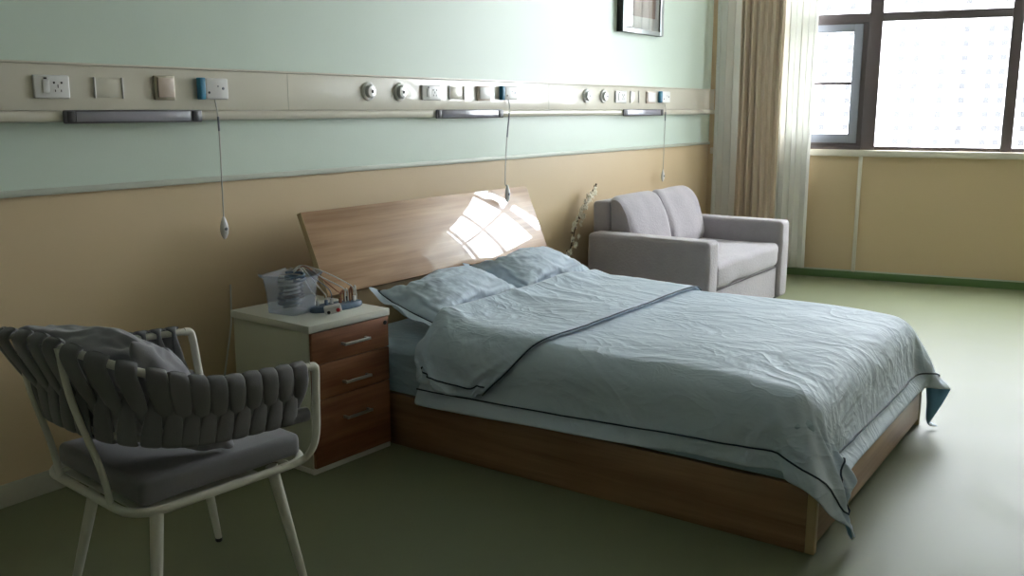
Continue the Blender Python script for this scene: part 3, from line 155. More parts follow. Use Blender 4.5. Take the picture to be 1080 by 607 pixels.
0,1,0,1,-1,1,0,0,0,1,1,0,1,1,1,0,2,1,1,2,1,1,0,1,1,1,1,1,44,0,-1,-1,-1,-1,-1,-2,-1,-1,0,-1,-1,0,-1,-1,0,-1,0,-1,0,0,-1,0,0,-1,0,-1,0,-1,-1,0,-1,0,0,0,-1,-1,1,0,0,-1,1,0,0,0,-1,1,0,-1,0,-1,1,0,1,1,0,0,2,0,0,1,0,-1,1,0,0,0,0,1,0,1,0,0,0,0,1,
0,0,2,0,1,1,1,1,2,1,1,1,1,1,1,1,1,1,0,45,-1,-1,0,-1,-2,-1,-1,-1,-1,-1,-1,0,-1,0,-1,-1,-1,0,-1,0,0,0,-1,0,0,-1,0,-1,0,-1,0,-1,0,0,-1,0,-1,0,0,0,0,0,0,0,0,0,0,0,0,-1,0,0,1,1,0,1,0,1,1,-1,1,0,0,0,0,0,0,1,1,0,0,0,0,0,1,0,0,1,1,0,2,1,0,2,1,1,2,
1,1,1,1,1,0,1,1,45,-1,-1,-1,-1,-1,-1,-1,-1,-1,-1,-1,-1,0,-1,0,-1,-1,-1,0,0,-1,0,0,-1,0,0,-1,0,-1,0,-1,0,-1,0,-1,0,-1,0,0,0,0,0,-1,1,0,0,0,0,-1,0,0,0,1,1,0,1,0,1,1,0,0,0,0,0,0,0,1,0,0,1,0,0,0,1,0,0,0,1,1,1,1,1,1,2,1,1,1,2,0,2,1,1,0,1,1,44,0,
-1,-1,-1,-1,-1,-1,-2,-1,-1,-1,0,-1,0,-1,-1,-1,0,-1,0,0,-1,0,0,0,-1,0,-1,-1,0,-1,0,0,-1,0,0,-1,0,0,0,0,-1,0,-1,2,-1,0,-1,0,-1,1,0,1,1,1,0,0,1,1,0,0,0,0,0,0,1,0,0,1,0,1,0,0,0,1,-1,1,1,0,1,2,1,1,1,1,1,2,1,1,1,1,2,0,1,0,45,-1,0,-1,-1,-1,-1,-2,
-1,-1,-1,-1,-1,-1,1,-2,0,-1,-1,0,-1,0,-1,0,0,0,0,-1,0,-1,-1,0,-1,0,0,0,-1,0,-1,0,0,0,-1,0,-1,0,0,0,0,0,0,0,1,1,0,1,0,1,1,0,0,0,0,0,0,0,1,0,0,1,0,1,0,1,0,1,0,0,0,0,2,1,1,1,1,2,1,1,1,2,1,1,1,0,1,1,44,0,0,-1,-2,-1,0,-1,-2,-1,-1,-1,-1,-1,-2,0,
0,-1,-1,0,0,0,-1,-1,1,-1,0,0,-1,0,-1,-1,0,0,-1,0,0,-1,0,-1,0,0,0,-1,0,0,0,0,0,-1,-1,2,0,1,1,1,0,0,1,0,0,1,0,0,0,0,1,-1,1,0,1,0,1,0,1,0,0,0,1,0,1,2,1,1,1,2,1,1,1,1,2,1,1,0,1,1,44,0,-1,-1,-1,-1,-1,-1,-1,-2,-1,-1,-1,-1,-1,-1,0,-1,0,-1,0,0,-1,
0,-1,-1,1,0,0,-1,-1,0,-1,0,0,-1,0,0,-1,0,-1,0,0,0,0,0,0,-1,0,0,-1,1,1,1,0,1,0,0,1,0,1,0,0,0,0,0,1,0,0,1,0,1,0,1,1,0,0,0,0,1,1,1,1,2,1,1,2,1,1,1,1,2,0,1,0,2,44,-1,0,-1,-1,-1,-1,-1,-1,-2,-1,-1,-1,-1,-1,-1,-1,0,-1,0,-1,0,-1,0,0,-1,0,0,0,-1,0,
-1,0,-1,0,0,-1,0,-1,0,0,-1,1,0,0,0,-1,0,0,0,-2,1,1,1,0,1,0,1,0,1,0,0,0,0,1,0,0,0,1,1,0,0,1,0,2,-2,1,0,1,1,1,2,1,0,1,2,1,1,1,1,2,2,-1,1,1,1,44,0,0,-1,-1,-1,-1,-1,-1,-2,-2,-1,-1,-1,-1,0,-1,-1,-1,0,-1,0,-1,0,0,0,-1,0,0,-1,-1,0,0,0,-1,0,0,-1,0,
-1,0,-1,0,1,-1,1,0,0,-1,0,-1,0,1,1,1,0,1,0,1,0,0,0,0,1,0,1,0,0,1,0,0,1,0,0,0,1,1,0,0,1,2,0,1,1,2,1,1,1,2,1,1,2,0,1,1,1,44,-1,0,-1,0,-1,-1,-1,-1,-2,-2,-1,-1,-1,-1,-1,-1,-1,-1,0,-1,0,0,-1,0,0,0,-1,0,0,-1,-1,0,0,0,-1,0,0,-1,0,-1,-1,-1,-1,0,2,
1,0,0,-1,0,0,1,0,1,1,0,1,0,0,0,0,1,0,0,1,0,1,0,0,0,1,0,1,0,0,0,0,1,1,1,1,1,2,1,1,2,1,1,2,1,2,-1,1,1,1,44,0,0,-1,-1,-1,-1,-1,-1,-1,-2,-1,-2,-1,-1,0,-2,-1,0,-1,0,-1,0,-1,0,0,0,-1,0,-1,0,0,-1,0,0,-1,0,0,-1,0,-1,0,-2,-1,1,1,1,0,0,0,-1,0,1,0,1,
1,1,0,0,0,1,0,0,1,0,0,0,0,1,0,1,0,1,0,0,0,0,-1,2,0,2,1,1,2,1,2,1,1,2,1,2,0,1,1,1,1,44,0,0,-1,-1,-2,0,-1,-1,-1,-2,-1,-2,-1,-1,-1,-1,-1,0,-1,-1,0,-1,0,0,-1,0,0,0,-1,-1,0,0,-1,0,0,-1,0,0,-1,0,-1,-1,-1,0,1,1,1,-1,0,0,0,0,1,1,1,0,1,0,0,0,0,0,1,
0,1,0,0,0,1,0,0,0,1,1,-1,-1,1,0,1,1,2,2,1,2,1,1,2,1,1,2,0,1,1,2,1,43,0,0,0,-2,-1,-1,0,-1,-2,-1,-2,-2,-1,-1,-2,0,-1,0,-1,-1,0,-1,0,0,0,-1,0,0,-1,0,-1,-1,0,0,0,0,-1,0,-1,0,0,-2,0,0,1,1,0,0,-1,1,-1,0,1,1,1,1,0,0,0,0,0,1,0,0,1,-1,0,1,1,0,1,0,1,
1,-2,0,0,1,-1,3,1,2,2,1,2,1,1,2,1,0,2,1,1,1,2,43,0,-1,0,-1,-1,-1,-1,-1,-1,-2,-1,-2,-2,-1,-1,-2,0,0,-1,0,-1,-1,0,0,0,-1,0,0,0,-1,-1,0,-1,0,0,0,-1,0,0,-1,0,-1,-1,0,2,0,0,0,0,0,0,0,0,1,1,1,0,0,0,0,1,0,1,0,1,-1,0,1,0,1,1,1,1,-2,-1,0,0,0,1,2,2,
2,2,1,2,1,0,2,1,1,1,1,2,1,2,43,-1,0,-1,-1,-1,0,-2,-1,0,-2,-2,-2,-1,-2,-2,-1,-1,0,0,0,-1,0,-1,0,0,0,-1,0,0,-1,-1,0,-1,0,0,0,0,-1,0,0,-1,0,-1,0,1,0,0,0,1,0,0,-1,0,1,2,0,0,0,0,1,0,0,1,1,-2,0,1,1,1,0,1,1,0,-1,0,0,-2,0,2,2,2,3,1,2,2,1,0,2,1,1,1,
1,1,2,1,43,-1,0,-1,-2,1,-1,-1,-1,-1,-1,-2,-2,-2,-2,-1,-1,-2,0,0,0,-1,0,-1,0,-1,0,0,0,-1,0,-1,-1,0,0,0,0,0,0,-1,0,-1,0,-1,0,1,1,0,0,0,1,0,-1,-1,1,2,0,0,0,1,-1,1,1,0,-2,-1,2,1,1,1,0,1,1,0,-1,0,-2,-1,1,3,1,3,2,2,2,1,1,1,2,0,2,0,2,1,1,2,43,-1,
0,-2,-1,-1,0,-1,-1,-1,-1,-2,-1,-3,-1,-2,-2,-3,1,1,0,0,-1,-1,0,-1,0,0,0,-1,0,0,-2,0,0,0,-1,1,0,0,-1,0,-3,2,0,1,0,0,0,0,1,0,0,-2,2,1,0,0,1,0,0,0,1,-3,0,1,2,1,0,1,1,1,0,0,0,-4,-1,1,2,2,2,2,2,2,2,1,2,1,1,1,1,0,2,1,2,2,43,-2,-1,0,-2,0,-1,0,-1,
-1,-1,-2,-2,-3,-1,-2,-2,-2,0,0,0,1,-1,0,-1,-1,0,0,0,0,-1,-1,-1,-1,1,0,0,0,0,0,0,-1,-4,3,1,0,0,0,0,1,1,0,-1,-1,1,1,0,1,0,0,0,0,-3,1,1,1,1,1,0,1,0,2,0,0,-5,-1,1,2,1,2,2,3,2,2,2,1,1,1,1,1,1,1,2,1,2,2,42,-1,-2,0,-1,-1,-1,-1,0,-1,-1,-1,-2,-3,-2,
-2,-2,-3,-2,3,-1,1,1,0,-1,-1,-1,0,0,0,-1,0,-1,-3,2,0,1,0,0,0,-1,-1,-4,4,1,0,0,-1,1,1,0,0,0,-2,2,0,1,0,0,0,0,1,-3,-3,3,3,1,-1,1,1,1,1,0,-6,-1,1,2,1,2,1,3,2,2,2,2,2,0,1,1,1,1,1,2,2,2,3,41,-2,-2,0,-1,-1,-1,-1,0,0,-1,-2,-2,-3,-2,-3,-1,-4,-1,0,
2,-1,1,2,-1,-1,0,-1,0,-1,1,-1,-1,-3,2,1,0,0,0,0,0,-6,0,3,2,0,0,-1,1,1,1,-1,0,-2,2,1,0,0,-1,2,-1,1,-2,-4,3,3,0,1,1,0,1,1,-7,-2,2,2,1,0,2,3,2,3,2,2,2,1,1,0,1,1,1,1,1,3,3,3,40,-1,-2,-1,0,-1,-1,-1,-1,0,0,-1,-4,-2,-3,-3,-2,-2,-4,3,0,1,-2,2,-4,5,
-2,1,-1,0,-2,1,-2,-3,3,1,1,-1,1,0,-1,-8,3,2,2,1,-2,1,-1,3,-1,1,0,-3,3,0,0,0,0,0,1,0,-7,1,3,4,-1,1,0,2,0,-8,-1,2,2,1,-1,2,3,2,3,3,2,2,2,1,0,1,1,1,1,1,1,3,3,3,40,-2,-2,-1,0,-1,-1,-1,0,0,0,-1,-4,-3,-3,-3,-3,-2,-3,-3,6,0,-1,0,-2,-1,4,-1,1,0,-2,
1,-6,1,3,2,0,-1,1,-1,-1,-8,4,3,0,1,-2,1,-1,4,0,-2,2,-2,0,3,0,-1,-2,2,0,0,-8,3,4,2,0,1,-2,2,-8,0,2,2,1,-2,2,2,3,3,2,3,3,2,1,1,0,-1,1,0,3,1,2,4,3,3,39,-1,-2,-2,-2,2,-3,0,-2,0,1,-1,-1,-6,-4,-3,0,-4,-2,-3,0,6,-2,0,0,-3,3,1,1,-2,1,-1,-7,3,3,2,
-1,1,-3,2,-2,-7,4,3,0,1,-1,-5,3,4,0,-2,3,-2,1,2,-1,-3,1,0,2,-5,-4,4,4,1,2,-4,1,-6,1,1,1,2,-2,1,2,2,2,4,1,1,5,3,1,0,0,1,0,0,0,5,1,4,4,3,39,-2,-1,-2,-3,-1,0,-2,0,1,-2,-2,-3,-3,-4,-4,-2,2,-4,-2,-4,7,1,-2,-3,2,-3,1,5,0,0,-1,-7,4,0,5,0,-5,1,2,
-3,-5,4,2,1,0,-1,-5,5,2,-5,4,0,1,-6,7,0,-4,1,2,1,-7,-2,5,3,2,-1,-6,-2,2,0,2,2,0,-2,2,-2,4,5,-2,1,4,3,3,3,-3,-2,-1,3,1,4,3,5,4,3,3,40,-2,-2,-2,-3,-1,-2,1,-2,-6,-12,6,0,-2,-1,-3,-3,-1,1,-2,-4,6,1,-6,-1,5,-2,-3,1,7,-6,4,-6,1,4,3,0,-3,-4,5,-5,
-1,0,5,1,0,-6,0,4,2,-6,5,-3,3,-5,6,0,-1,-5,6,0,-6,0,5,2,1,-8,-1,2,1,2,1,0,-5,5,-4,4,4,-3,0,4,-2,5,3,-1,9,-3,-3,5,1,5,2,5,5,3,3,40,-2,-2,-3,-2,-1,-2,-14,-19,-5,5,9,-8,-2,4,2,-1,-1,1,0,0,0,0,0,0,0,0,0,0,0,0,0,0,0,0,0,0,0,0,0,0,0,0,0,0,0,0,0,
0,0,0,0,0,0,0,0,0,0,0,0,0,0,0,0,0,0,0,0,0,0,0,0,0,0,0,0,0,0,-1,1,-1,1,-4,1,10,13,-1,0,-3,7,3,6,5,4,4,3,35,24,31,45,26,42,45,28,27,35,35,9,31,34,15,-13,-12,11,-8,2,3,3,3,3,2,1,0,0,-1,-1,-1,0,-1,-1,0,-1,0,0,0,0,-1,0,0,0,0,0,0,-1,0,-1,0,-1,0,
0,0,0,0,0,0,0,0,0,0,0,0,1,1,1,1,-1,-2,-1,-1,-3,-4,-5,-5,-6,-6,-6,0,0,0,-1,-10,-9,-29,-46,-45,-46,-47,-46,-47,-48,-1,0,9,35,41,39,43,22,39,44,40,34,32,19,11,37,25,-14,-9,-9,6,4,3,2,1,2,0,1,0,0,0,-1,0,0,-1,0,0,0,0,-1,0,0,0,1,0,0,0,0,0,-1,0,
-1,0,-1,0,1,0,-1,1,-1,0,0,1,-1,0,0,0,1,0,1,0,0,0,-2,-1,-2,-2,-3,-4,-4,-6,-7,1,0,0,-19,0,-5,-44,-45,-45,-45,-41,-41,-45,-43,-40,-11,73,13,45,45,22,41,22,39,39,34,34,38,-6,32,37,-7,-10,-18,10,0,-6,1,0,0,1,0,1,1,1,1,1,0,0,0,0,1,0,1,0,1,-1,1,
-1,0,0,0,-1,0,0,1,0,0,0,1,-1,0,0,0,-1,1,0,0,0,0,0,0,0,0,3,2,-4,-3,-3,-4,-2,2,-6,-1,-7,5,4,1,-19,-19,-4,-6,-44,-44,-40,-34,-39,-42,-40,-41,-40,-42,93,35,35,30,41,30,33,23,40,29,38,6,35,15,36,8,-13,-18,-7,2,2,1,2,2,3,2,3,2,-1,-1,-1,0,1,2,-1,
1,0,1,0,2,-2,0,0,1,-1,1,1,-1,0,1,1,0,0,-1,0,0,0,-1,1,-2,1,1,-1,1,-1,1,0,-3,-2,-1,-1,-2,-2,-3,-3,-4,-2,-2,5,5,-1,-6,-8,-26,3,-34,-38,-32,-30,-38,-39,-38,-38,-39,-39,-40,98,26,25,37,37,41,33,23,21,26,39,6,22,26,36,20,-21,-6,-9,1,2,4,3,2,2,3,
2,-1,0,1,-1,1,-1,2,-2,1,0,1,0,1,0,1,-2,1,1,1,-2,1,0,-2,0,0,1,0,-1,0,0,1,0,2,0,-3,1,0,-1,1,-1,1,-2,-1,-1,-1,-2,-2,-4,-6,-3,1,1,5,-1,-1,-24,-20,-13,-20,-36,-25,-33,-38,-36,-36,-37,-38,-38,-38,73,47,36,19,38,40,41,29,20,13,21,32,18,20,13,38,
-8,-7,-10,3,2,3,3,3,1,0,2,1,1,0,0,-1,1,0,1,0,1,0,1,0,0,-1,1,0,-1,1,0,-1,0,0,1,0,0,1,-1,0,-1,0,0,0,0,1,0,0,0,-1,1,-2,0,-1,-2,-2,0,-4,-3,-4,-4,-2,4,5,2,-12,-23,-12,-13,-33,-35,-17,-34,-36,-35,-35,-36,-37,-37,-37,55,37,39,41,32,40,39,38,24,14,
11,24,31,16,4,22,17,-15,0,4,3,1,3,3,1,1,1,2,-1,1,-1,1,-1,1,0,0,1,0,0,0,1,0,-1,1,0,1,0,-1,-1,1,-1,0,0,0,1,-1,1,0,1,-1,1,-2,0,-1,0,0,0,0,0,-1,-1,-1,-3,0,-4,-3,-5,-2,4,5,-15,-15,-8,-6,-23,-37,-27,-27,-37,-22,-34,-35,-35,-35,-36,-36,50,39,41,
38,39,22,38,41,37,17,10,16,25,28,-3,19,8,0,1,4,1,4,3,1,1,2,0,2,0,0,1,-1,1,-1,1,1,0,1,0,0,0,-1,1,0,-1,1,0,0,0,-1,1,0,-1,1,-1,1,-1,0,0,0,0,0,0,0,0,-1,1,-1,0,-1,-1,-1,-3,-2,-3,-1,-4,-3,4,-5,-5,-19,-3,-14,-30,-34,-24,-41,-30,-26,-20,-32,-34,
-35,-34,-36,48,40,41,38,35,20,34,37,40,32,11,10,20,26,8,7,17,1,0,4,1,4,0,3,2,1,0,2,0,1,-1,1,-1,1,1,-1,1,0,0,0,1,0,0,0,0,0,0,1,-2,0,1,-1,1,0,0,0,0,-1,1,-1,1,-1,0,-1,0,1,0,0,-1,0,-1,-3,-1,-2,-3,-1,-5,-3,-6,7,-11,-19,-2,-20,-35,-26,-40,-30,
-24,-30,-23,-24,-31,-34,-36,-37,53,39,38,37,25,34,27,29,34,41,27,8,15,25,13,7,9,8,1,3,1,4,0,2,2,1,1,1,0,0,1,-1,1,0,0,1,0,0,1,0,0,0,0,0,0,0,1,-1,0,0,0,0,0,0,0,0,0,0,0,0,0,0,-1,0,-1,1,1,-1,0,-1,-1,-2,-1,-2,-3,-1,-5,-3,-6,4,-15,-16,-4,-27,-36,
-35,-31,-25,-26,-20,-27,-34,-29,-43,-43,-38,80,39,36,29,38,27,34,24,26,30,42,21,7,25,16,8,9,0,9,-2,6,-2,6,0,0,3,2,0,0,1,0,0,1,0,-1,0,0,0,0,1,-1,2,1,0,0,0,-1,1,-1,0,0,0,0,0,0,0,0,0,0,0,-1,1,-2,1,0,0,-1,-1,0,0,0,-1,-2,-2,-2,-4,0,-4,-5,-1,-24,
-3,-14,-34,-34,-34,-25,-25,-20,-28,-35,-30,-40,-42,-42,-39,69,42,43,42,36,36,32,31,20,30,23,41,8,25,14,15,0,7,0,7,-2,4,-1,3,3,2,-1,1,1,0,0,1,-1,0,1,0,1,0,0,1,1,0,0,2,-3,2,-2,1,-1,0,1,0,-1,1,-1,0,0,0,0,0,0,0,-1,0,-1,0,1,0,0,-1,-1,-1,-1,-2,
-2,-2,-3,-4,1,-11,-20,-3,-22,-35,-35,-30,-22,-20,-27,-33,-36,-41,-39,-40,-41,-37,56,42,39,43,43,41,36,26,40,28,14,37,33,9,22,5,12,-2,7,-1,5,-1,2,3,-1,3,0,0,1,0,2,-2,3,-2,2,-2,1,0,0,1,0,2,2,-3,1,-1,0,0,0,0,1,0,0,0,0,0,0,0,-1,0,0,-1,0,-1,0,
-1,1,-1,1,-1,0,0,-2,-1,-2,-2,-1,-2,-8,-8,-15,-5,-33,-32,-34,-19,-23,-29,-36,-38,-39,-42,-43,-26,-35,-38,39,44,42,32,41,42,33,42,37,37,34,15,30,34,13,5,6,6,-3,5,0,0,4,-2,3,1,1,0,1,0,0,2,-2,3,-1,0,0,1,0,0,3,3,-4,4,-3,1,-1,0,0,0,-2,0,1,0,-1,1,
1,0,0,0,-1,-1,-1,-1,1,-2,3,-3,1,0,-1,0,-3,0,-2,-3,0,-3,-3,-7,-9,-29,-17,-34,-22,-28,-35,-41,-42,-40,-42,-33,-40,-39,-2,-31,18,43,42,29,36,40,39,32,39,40,38,42,22,25,20,7,7,-1,1,2,1,3,-1,1,1,-2,2,0,0,2,2,1,1,-3,-1,2,2,0,1,1,1,-4,4,-1,0,-1,0,
0,0,1,0,0,-2,2,0,-2,2,0,0,1,-1,0,-1,-1,0,0,-2,0,-1,-1,0,-1,0,-1,-1,0,-2,-2,-2,-7,-17,-18,-18,-29,-35,-39,-42,-43,-42,-42,-43,-40,-35,-39,-30,-32,58,43,42,43,40,31,37,41,35,38,39,34,34,24,20,7,4,0,0,-1,1,0,0,0,0,2,0,1,0,1,1,-1,2,-1,2,1,0,1,
3,1,-1,0,2,-2,0,0,0,1,1,0,1,-1,-1,1,-1,0,1,-1,0,0,-1,-1,-3,0,-3,4,-6,2,0,-1,0,1,0,0,0,0,-1,-2,-2,-7,-17,-21,-29,-24,-41,-41,-42,-41,-39,-42,-43,-43,-42,-30,-31,-36,64,43,43,43,43,39,36,42,39,36,34,31,30,26,19,7,4,-2,1,1,-1,-2,3,-3,1,2,-3,3,
-1,4,-3,6,-3,3,-2,2,2,4,-2,2,-3,3,-1,-1,1,-1,1,0,0,1,0,0,1,0,0,-1,0,-1,-1,-1,-1,-3,0,-3,1,0,-2,0,-3,3,-2,2,1,-1,1,0,-1,0,-3,-6,-16,-22,-22,-36,-38,-40,-41,-42,-42,-43,-42,-43,-37,-40,-28,-35,63,43,43,42,41,43,37,42,42,37,35,27,30,26,17,10,
3,-4,-1,0,-2,2,-3,1,0,0,2,-1,3,-1,4,-2,3,-1,2,1,3,-1,3,-3,6,-5,4,-3,3,-2,2,-1,2,-2,3,-2,1,-1,0,-1,0,-1,0,-2,1,-5,1,-4,-1,-1,0,-1,1,2,-4,5,-3,4,-2,0,0,0,-2,-6,-16,-21,-25,-30,-41,-40,-42,-43,-41,-42,-42,-42,-43,-36,-33,-34,67,43,42,39,43,43,
42,40,26,41,39,40,24,23,16,10,3,-3,0,-1,0,-1,-1,3,-4,5,-3,6,-5,8,-4,7,-6,6,-3,6,-3,3,-1,2,-4,3,-2,2,-1,1,0,0,0,1,0,2,-1,0,-1,2,-2,1,-4,1,-4,0,-3,1,-1,0,-1,-1,-1,-3,1,0,2,0,1,1,0,0,-2,-6,-16,-21,-27,-34,-30,-42,-43,-42,-42,-37,-42,-42,-43,
-17,-28,-33,35,41,42,42,43,42,42,22,42,41,42,30,31,25,15,11,2,-3,1,-3,1,-4,1,-1,1,1,3,-2,5,-2,5,-2,4,-1,2,1,3,1,3,-5,5,-4,3,-3,4,-4,4,-3,4,-4,4,-3,3,-3,3,-4,3,-4,3,-6,3,-6,3,-7,-1,-1,0,0,-1,2,0,2,-2,1,0,1,0,1,-2,-5,-16,-22,-26,-35,-36,-31,
-41,-42,-42,-42,-39,-41,-41,-20,-42,-37,51,42,40,41,39,39,27,42,42,43,37,33,31,24,17,10,2,0,-2,1,-4,3,-5,4,-3,6,-4,7,-4,6,-5,9,-4,7,-4,5,-3,0,0,2,-3,1,-1,1,0,1,0,0,-1,2,-1,2,-2,2,-1,1,-2,0,-2,0,-2,0,-4,2,0,-2,-1,0,-2,-3,2,-1,0,1,1,1,1,1,-2,
-5,-16,-22,-27,-29,-36,-42,-43,-41,-42,-33,-41,-43,-33,-39,-39,-40,53,37,39,39,40,41,41,42,42,38,40,39,27,25,16,12,2,-1,-1,-3,1,-2,1,-1,2,0,3,0,4,-3,6,-1,3,-1,4,-2,3,0,1,-4,5,-5,4,-5,4,-3,3,-3,4,-4,5,-5,5,-4,4,-4,4,-5,4,-5,3,-6,3,-6,0,-2,0,
0,0,1,-4,3,-3,2,0,2,1,1,-2,-5,-16,-22,-24,-37,-38,-36,-43,-41,-43,-42,-41,-33,-41,-42,-41,-31,45,42,36,41,41,43,43,43,38,42,42,36,29,26,16,13,2,2,-6,4,-6,5,-5,5,-4,7,-5,8,-4,6,-3,8,-5,8,-6,6,-3,0,-2,1,-3,2,-2,0,-1,1,-1,1,-1,2,-1,1,-1,2,-2,
2,-1,0,-1,3,-5,1,-3,2,1,-1,-1,-2,-3,-2,0,-2,1,2,-1,3,0,2,-2,-5,-16,-23,-26,-32,-37,-42,-42,-42,-43,-41,-42,-42,-37,-42,-37,-30,38,39,41,43,43,43,44,43,41,42,38,36,31,26,16,15,2,0,0,-4,1,-1,1,0,2,0,2,0,5,-1,4,-1,4,-3,5,-2,-1,1,4,-8,5,-6,3,
-5,4,-4,4,-4,5,-5,5,-4,5,-4,4,-4,4,-3,3,-4,5,-6,2,-4,1,-2,-1,-2,-2,0,-1,1,-2,0,2,1,1,1,-1,-5,-16,-23,-26,-35,-39,-37,-43,-43,-42,-43,-42,-41,-43,-40,-30,-34,34,42,43,42,43,44,42,42,41,43,42,35,31,27,16,15,3,2,-2,1,-3,4,-4,6,-4,6,-3,7,-4,6,
-3,7,-5,6,-5,5,-4,0,-3,2,-5,1,-3,1,-2,1,-2,0,0,3,-1,2,-3,2,0,1,-1,2,-1,3,-4,3,-4,1,-4,-1,-1,-1,2,-1,-4,1,-2,5,-4,5,-2,2,-2,-5,-16,-23,-28,-34,-37,-39,-42,-43,-43,-42,-43,-42,-43,-40,-34,-32,34,43,43,42,42,44,43,41,43,43,41,37,31,27,17,14,4,
1,0,0,0,0,3,-2,3,0,2,0,5,-1,4,-2,4,-3,2,-2,2,-2,3,-8,4,-6,2,-5,3,-4,4,-5,4,-2,3,-3,4,-4,5,-4,6,-4,6,-5,4,-5,3,-3,5,0,-1,-4,-8,-1,-1,-1,0,0,0,1,2,2,-1,-6,-15,-24,-29,-34,-38,-42,-40,-43,-42,-39,-42,-43,-40,-42,-42,-26,31,43,43,42,43,41,44,
43,43,42,42,36,32,26,19,15,4,2,1,1,0,3,-1,5,-4,5,-3,7,-4,7,-5,7,-5,4,-5,0,0,1,-5,0,-3,-1,-2,0,-2,0,-1,1,-1,1,0,1,-1,2,0,2,-3,4,-3,3,0,2,-2,1,-5,-1,-1,-2,-2,3,-5,3,-5,5,-4,5,-2,2,-3,-5,-14,-24,-29,-34,-39,-41,-43,-42,-40,-43,-41,-38,-43,-37,
-40,-43,41,43,42,42,41,43,43,44,42,43,42,37,33,26,20,15,5,2,2,1,0,2,2,-1,3,-1,2,0,5,-2,4,-1,1,-3,0,-1,3,-6,3,-6,2,-6,3,-6,3,-5,4,-4,4,-3,4,-4,5,-5,7,-4,5,-6,7,-3,2,-1,-1,0,-2,-3,-1,-2,0,-3,-1,-2,2,-3,1,2,2,1,-2,-6,-14,-24,-29,-34,-40,-40,
-42,-42,-43,-40,-42,-43,-37,-43,-41,-31,33,41,43,42,43,43,43,43,43,42,42,38,33,26,21,16,5,3,2,1,2,2,1,4,-3,5,-2,3,-1,5,-3,1,0,-2,0,0,-3,-1,-3,-1,-3,-1,-3,0,-3,0,-1,1,-1,2,-1,1,-1,2,0,2,0,1,2,0,1,-1,0,0,-1,0,-5,2,-5,1,-5,2,-4,3,-3,5,-2,3,-2,
-7,-14,-24,-30,-34,-40,-42,-42,-42,-41,-43,-42,-39,-43,-39,-41,-42,42,43,43,42,42,43,43,44,43,42,42,38,34,26,21,17,6,3,1,2,1,2,3,-1,3,-1,3,-1,2,1,1,0,-1,-1,2,-3,1,-6,3,-7,3,-7,4,-7,3,-5,4,-4,4,-3,4,-4,5,-5,5,-3,6,-4,5,-3,4,-4,0,-4,2,-3,0,
-4,0,-3,-1,-2,1,-1,0,2,1,2,-2,-6,-14,-24,-30,-34,-40,-43,-43,-41,-44,-39,-42,-44,-42,-40,-40,-37,40,44,42,42,43,42,43,44,42,44,41,38,34,26,23,16,7,3,1,3,1,4,-1,5,-4,7,-4,3,-1,1,1,-1,0,-1,-1,-1,-2,-1,-3,-1,-4,0,-3,-1,-2,1,-1,0,-1,2,0,1,-1,2,
-1,2,-1,3,-2,3,-2,-1,0,3,-8,6,-8,3,-6,3,-5,3,-5,4,-3,3,0,3,-2,-7,-14,-24,-30,-35,-40,-43,-42,-43,-42,-43,-42,-42,-39,-42,-35,-38,36,43,43,43,42,42,43,43,44,43,41,39,33,28,23,16,7,3,2,2,1,1,2,1,1,0,4,-1,1,0,1,0,3,-5,3,-5,1,-5,2,-6,3,-7,2,-5,
2,-4,4,-4,5,-4,4,-4,5,-4,5,-4,7,-6,7,-6,5,-3,0,-6,2,-5,2,-5,-1,-3,1,-3,2,-2,0,3,2,2,-1,-7,-14,-25,-30,-35,-40,-42,-44,-42,-43,-42,-41,-43,-41,-41,-39,-39,41,44,43,43,42,43,42,43,43,43,42,39,34,28,23,16,7,4,2,2,0,6,-3,6,-4,6,-3,3,-2,1,-1,2,
-2,0,-3,0,-4,0,-3,-1,-3,0,-3,-1,-2,2,-2,2,-2,3,-1,1,-2,3,-1,3,-3,5,-4,4,-4,0,0,3,-9,5,-7,3,-6,3,-6,4,-4,3,-3,3,1,3,-1,-9,-14,-24,-31,-35,-40,-43,-43,-43,-41,-42,-43,-39,-41,-41,-40,-42,43,43,41,43,43,43,43,42,44,43,42,39,34,29,23,16,7,4,2,
2,2,1,3,-1,1,1,2,0,2,-2,5,-6,5,-7,4,-7,4,-8,3,-7,4,-7,3,-5,4,-6,5,-4,5,-4,6,-5,5,-4,5,-4,6,-6,7,-6,4,-5,1,-5,2,-5,2,-6,2,-5,2,-3,2,-1,0,3,1,3,-2,-7,-15,-25,-30,-36,-40,-43,-42,-44,-40,-44,-41,-43,-41,-41,-38,-42,45,41,43,41,43,43,43,43,44,
42,42,40,34,29,24,17,7,4,1,4,0,6,-3,5,-3,5,-3,2,-2,3,-3,2,-4,0,-4,0,-3,0,-4,-1,-3,-1,-1,1,-3,2,-2,2,0,2,0,1,-1,2,-1,3,-2,2,-2,2,-2,3,-6,4,-8,5,-9,4,-7,5,-7,5,-3,1,0,0,3,2,-1,-9,-14,-25,-32,-35,-40,-43,-43,-43,-43,-41,-43,-40,-42,-42,-38,
-42,47,39,42,44,41,44,42,44,43,43,42,40,34,28,25,17,8,4,2,0,3,0,4,-1,3,-1,1,0,6,-4,3,-6,5,-9,4,-7,3,-7,2,-6,3,-6,4,-7,6,-5,4,-3,6,-5,7,-4,5,-5,6,-5,6,-5,5,-5,4,-6,2,-5,1,-5,1,-4,1,-4,3,-3,1,1,0,5,-2,3,-3,-9,-14,-26,-31,-36,-39,-44,-42,-44,
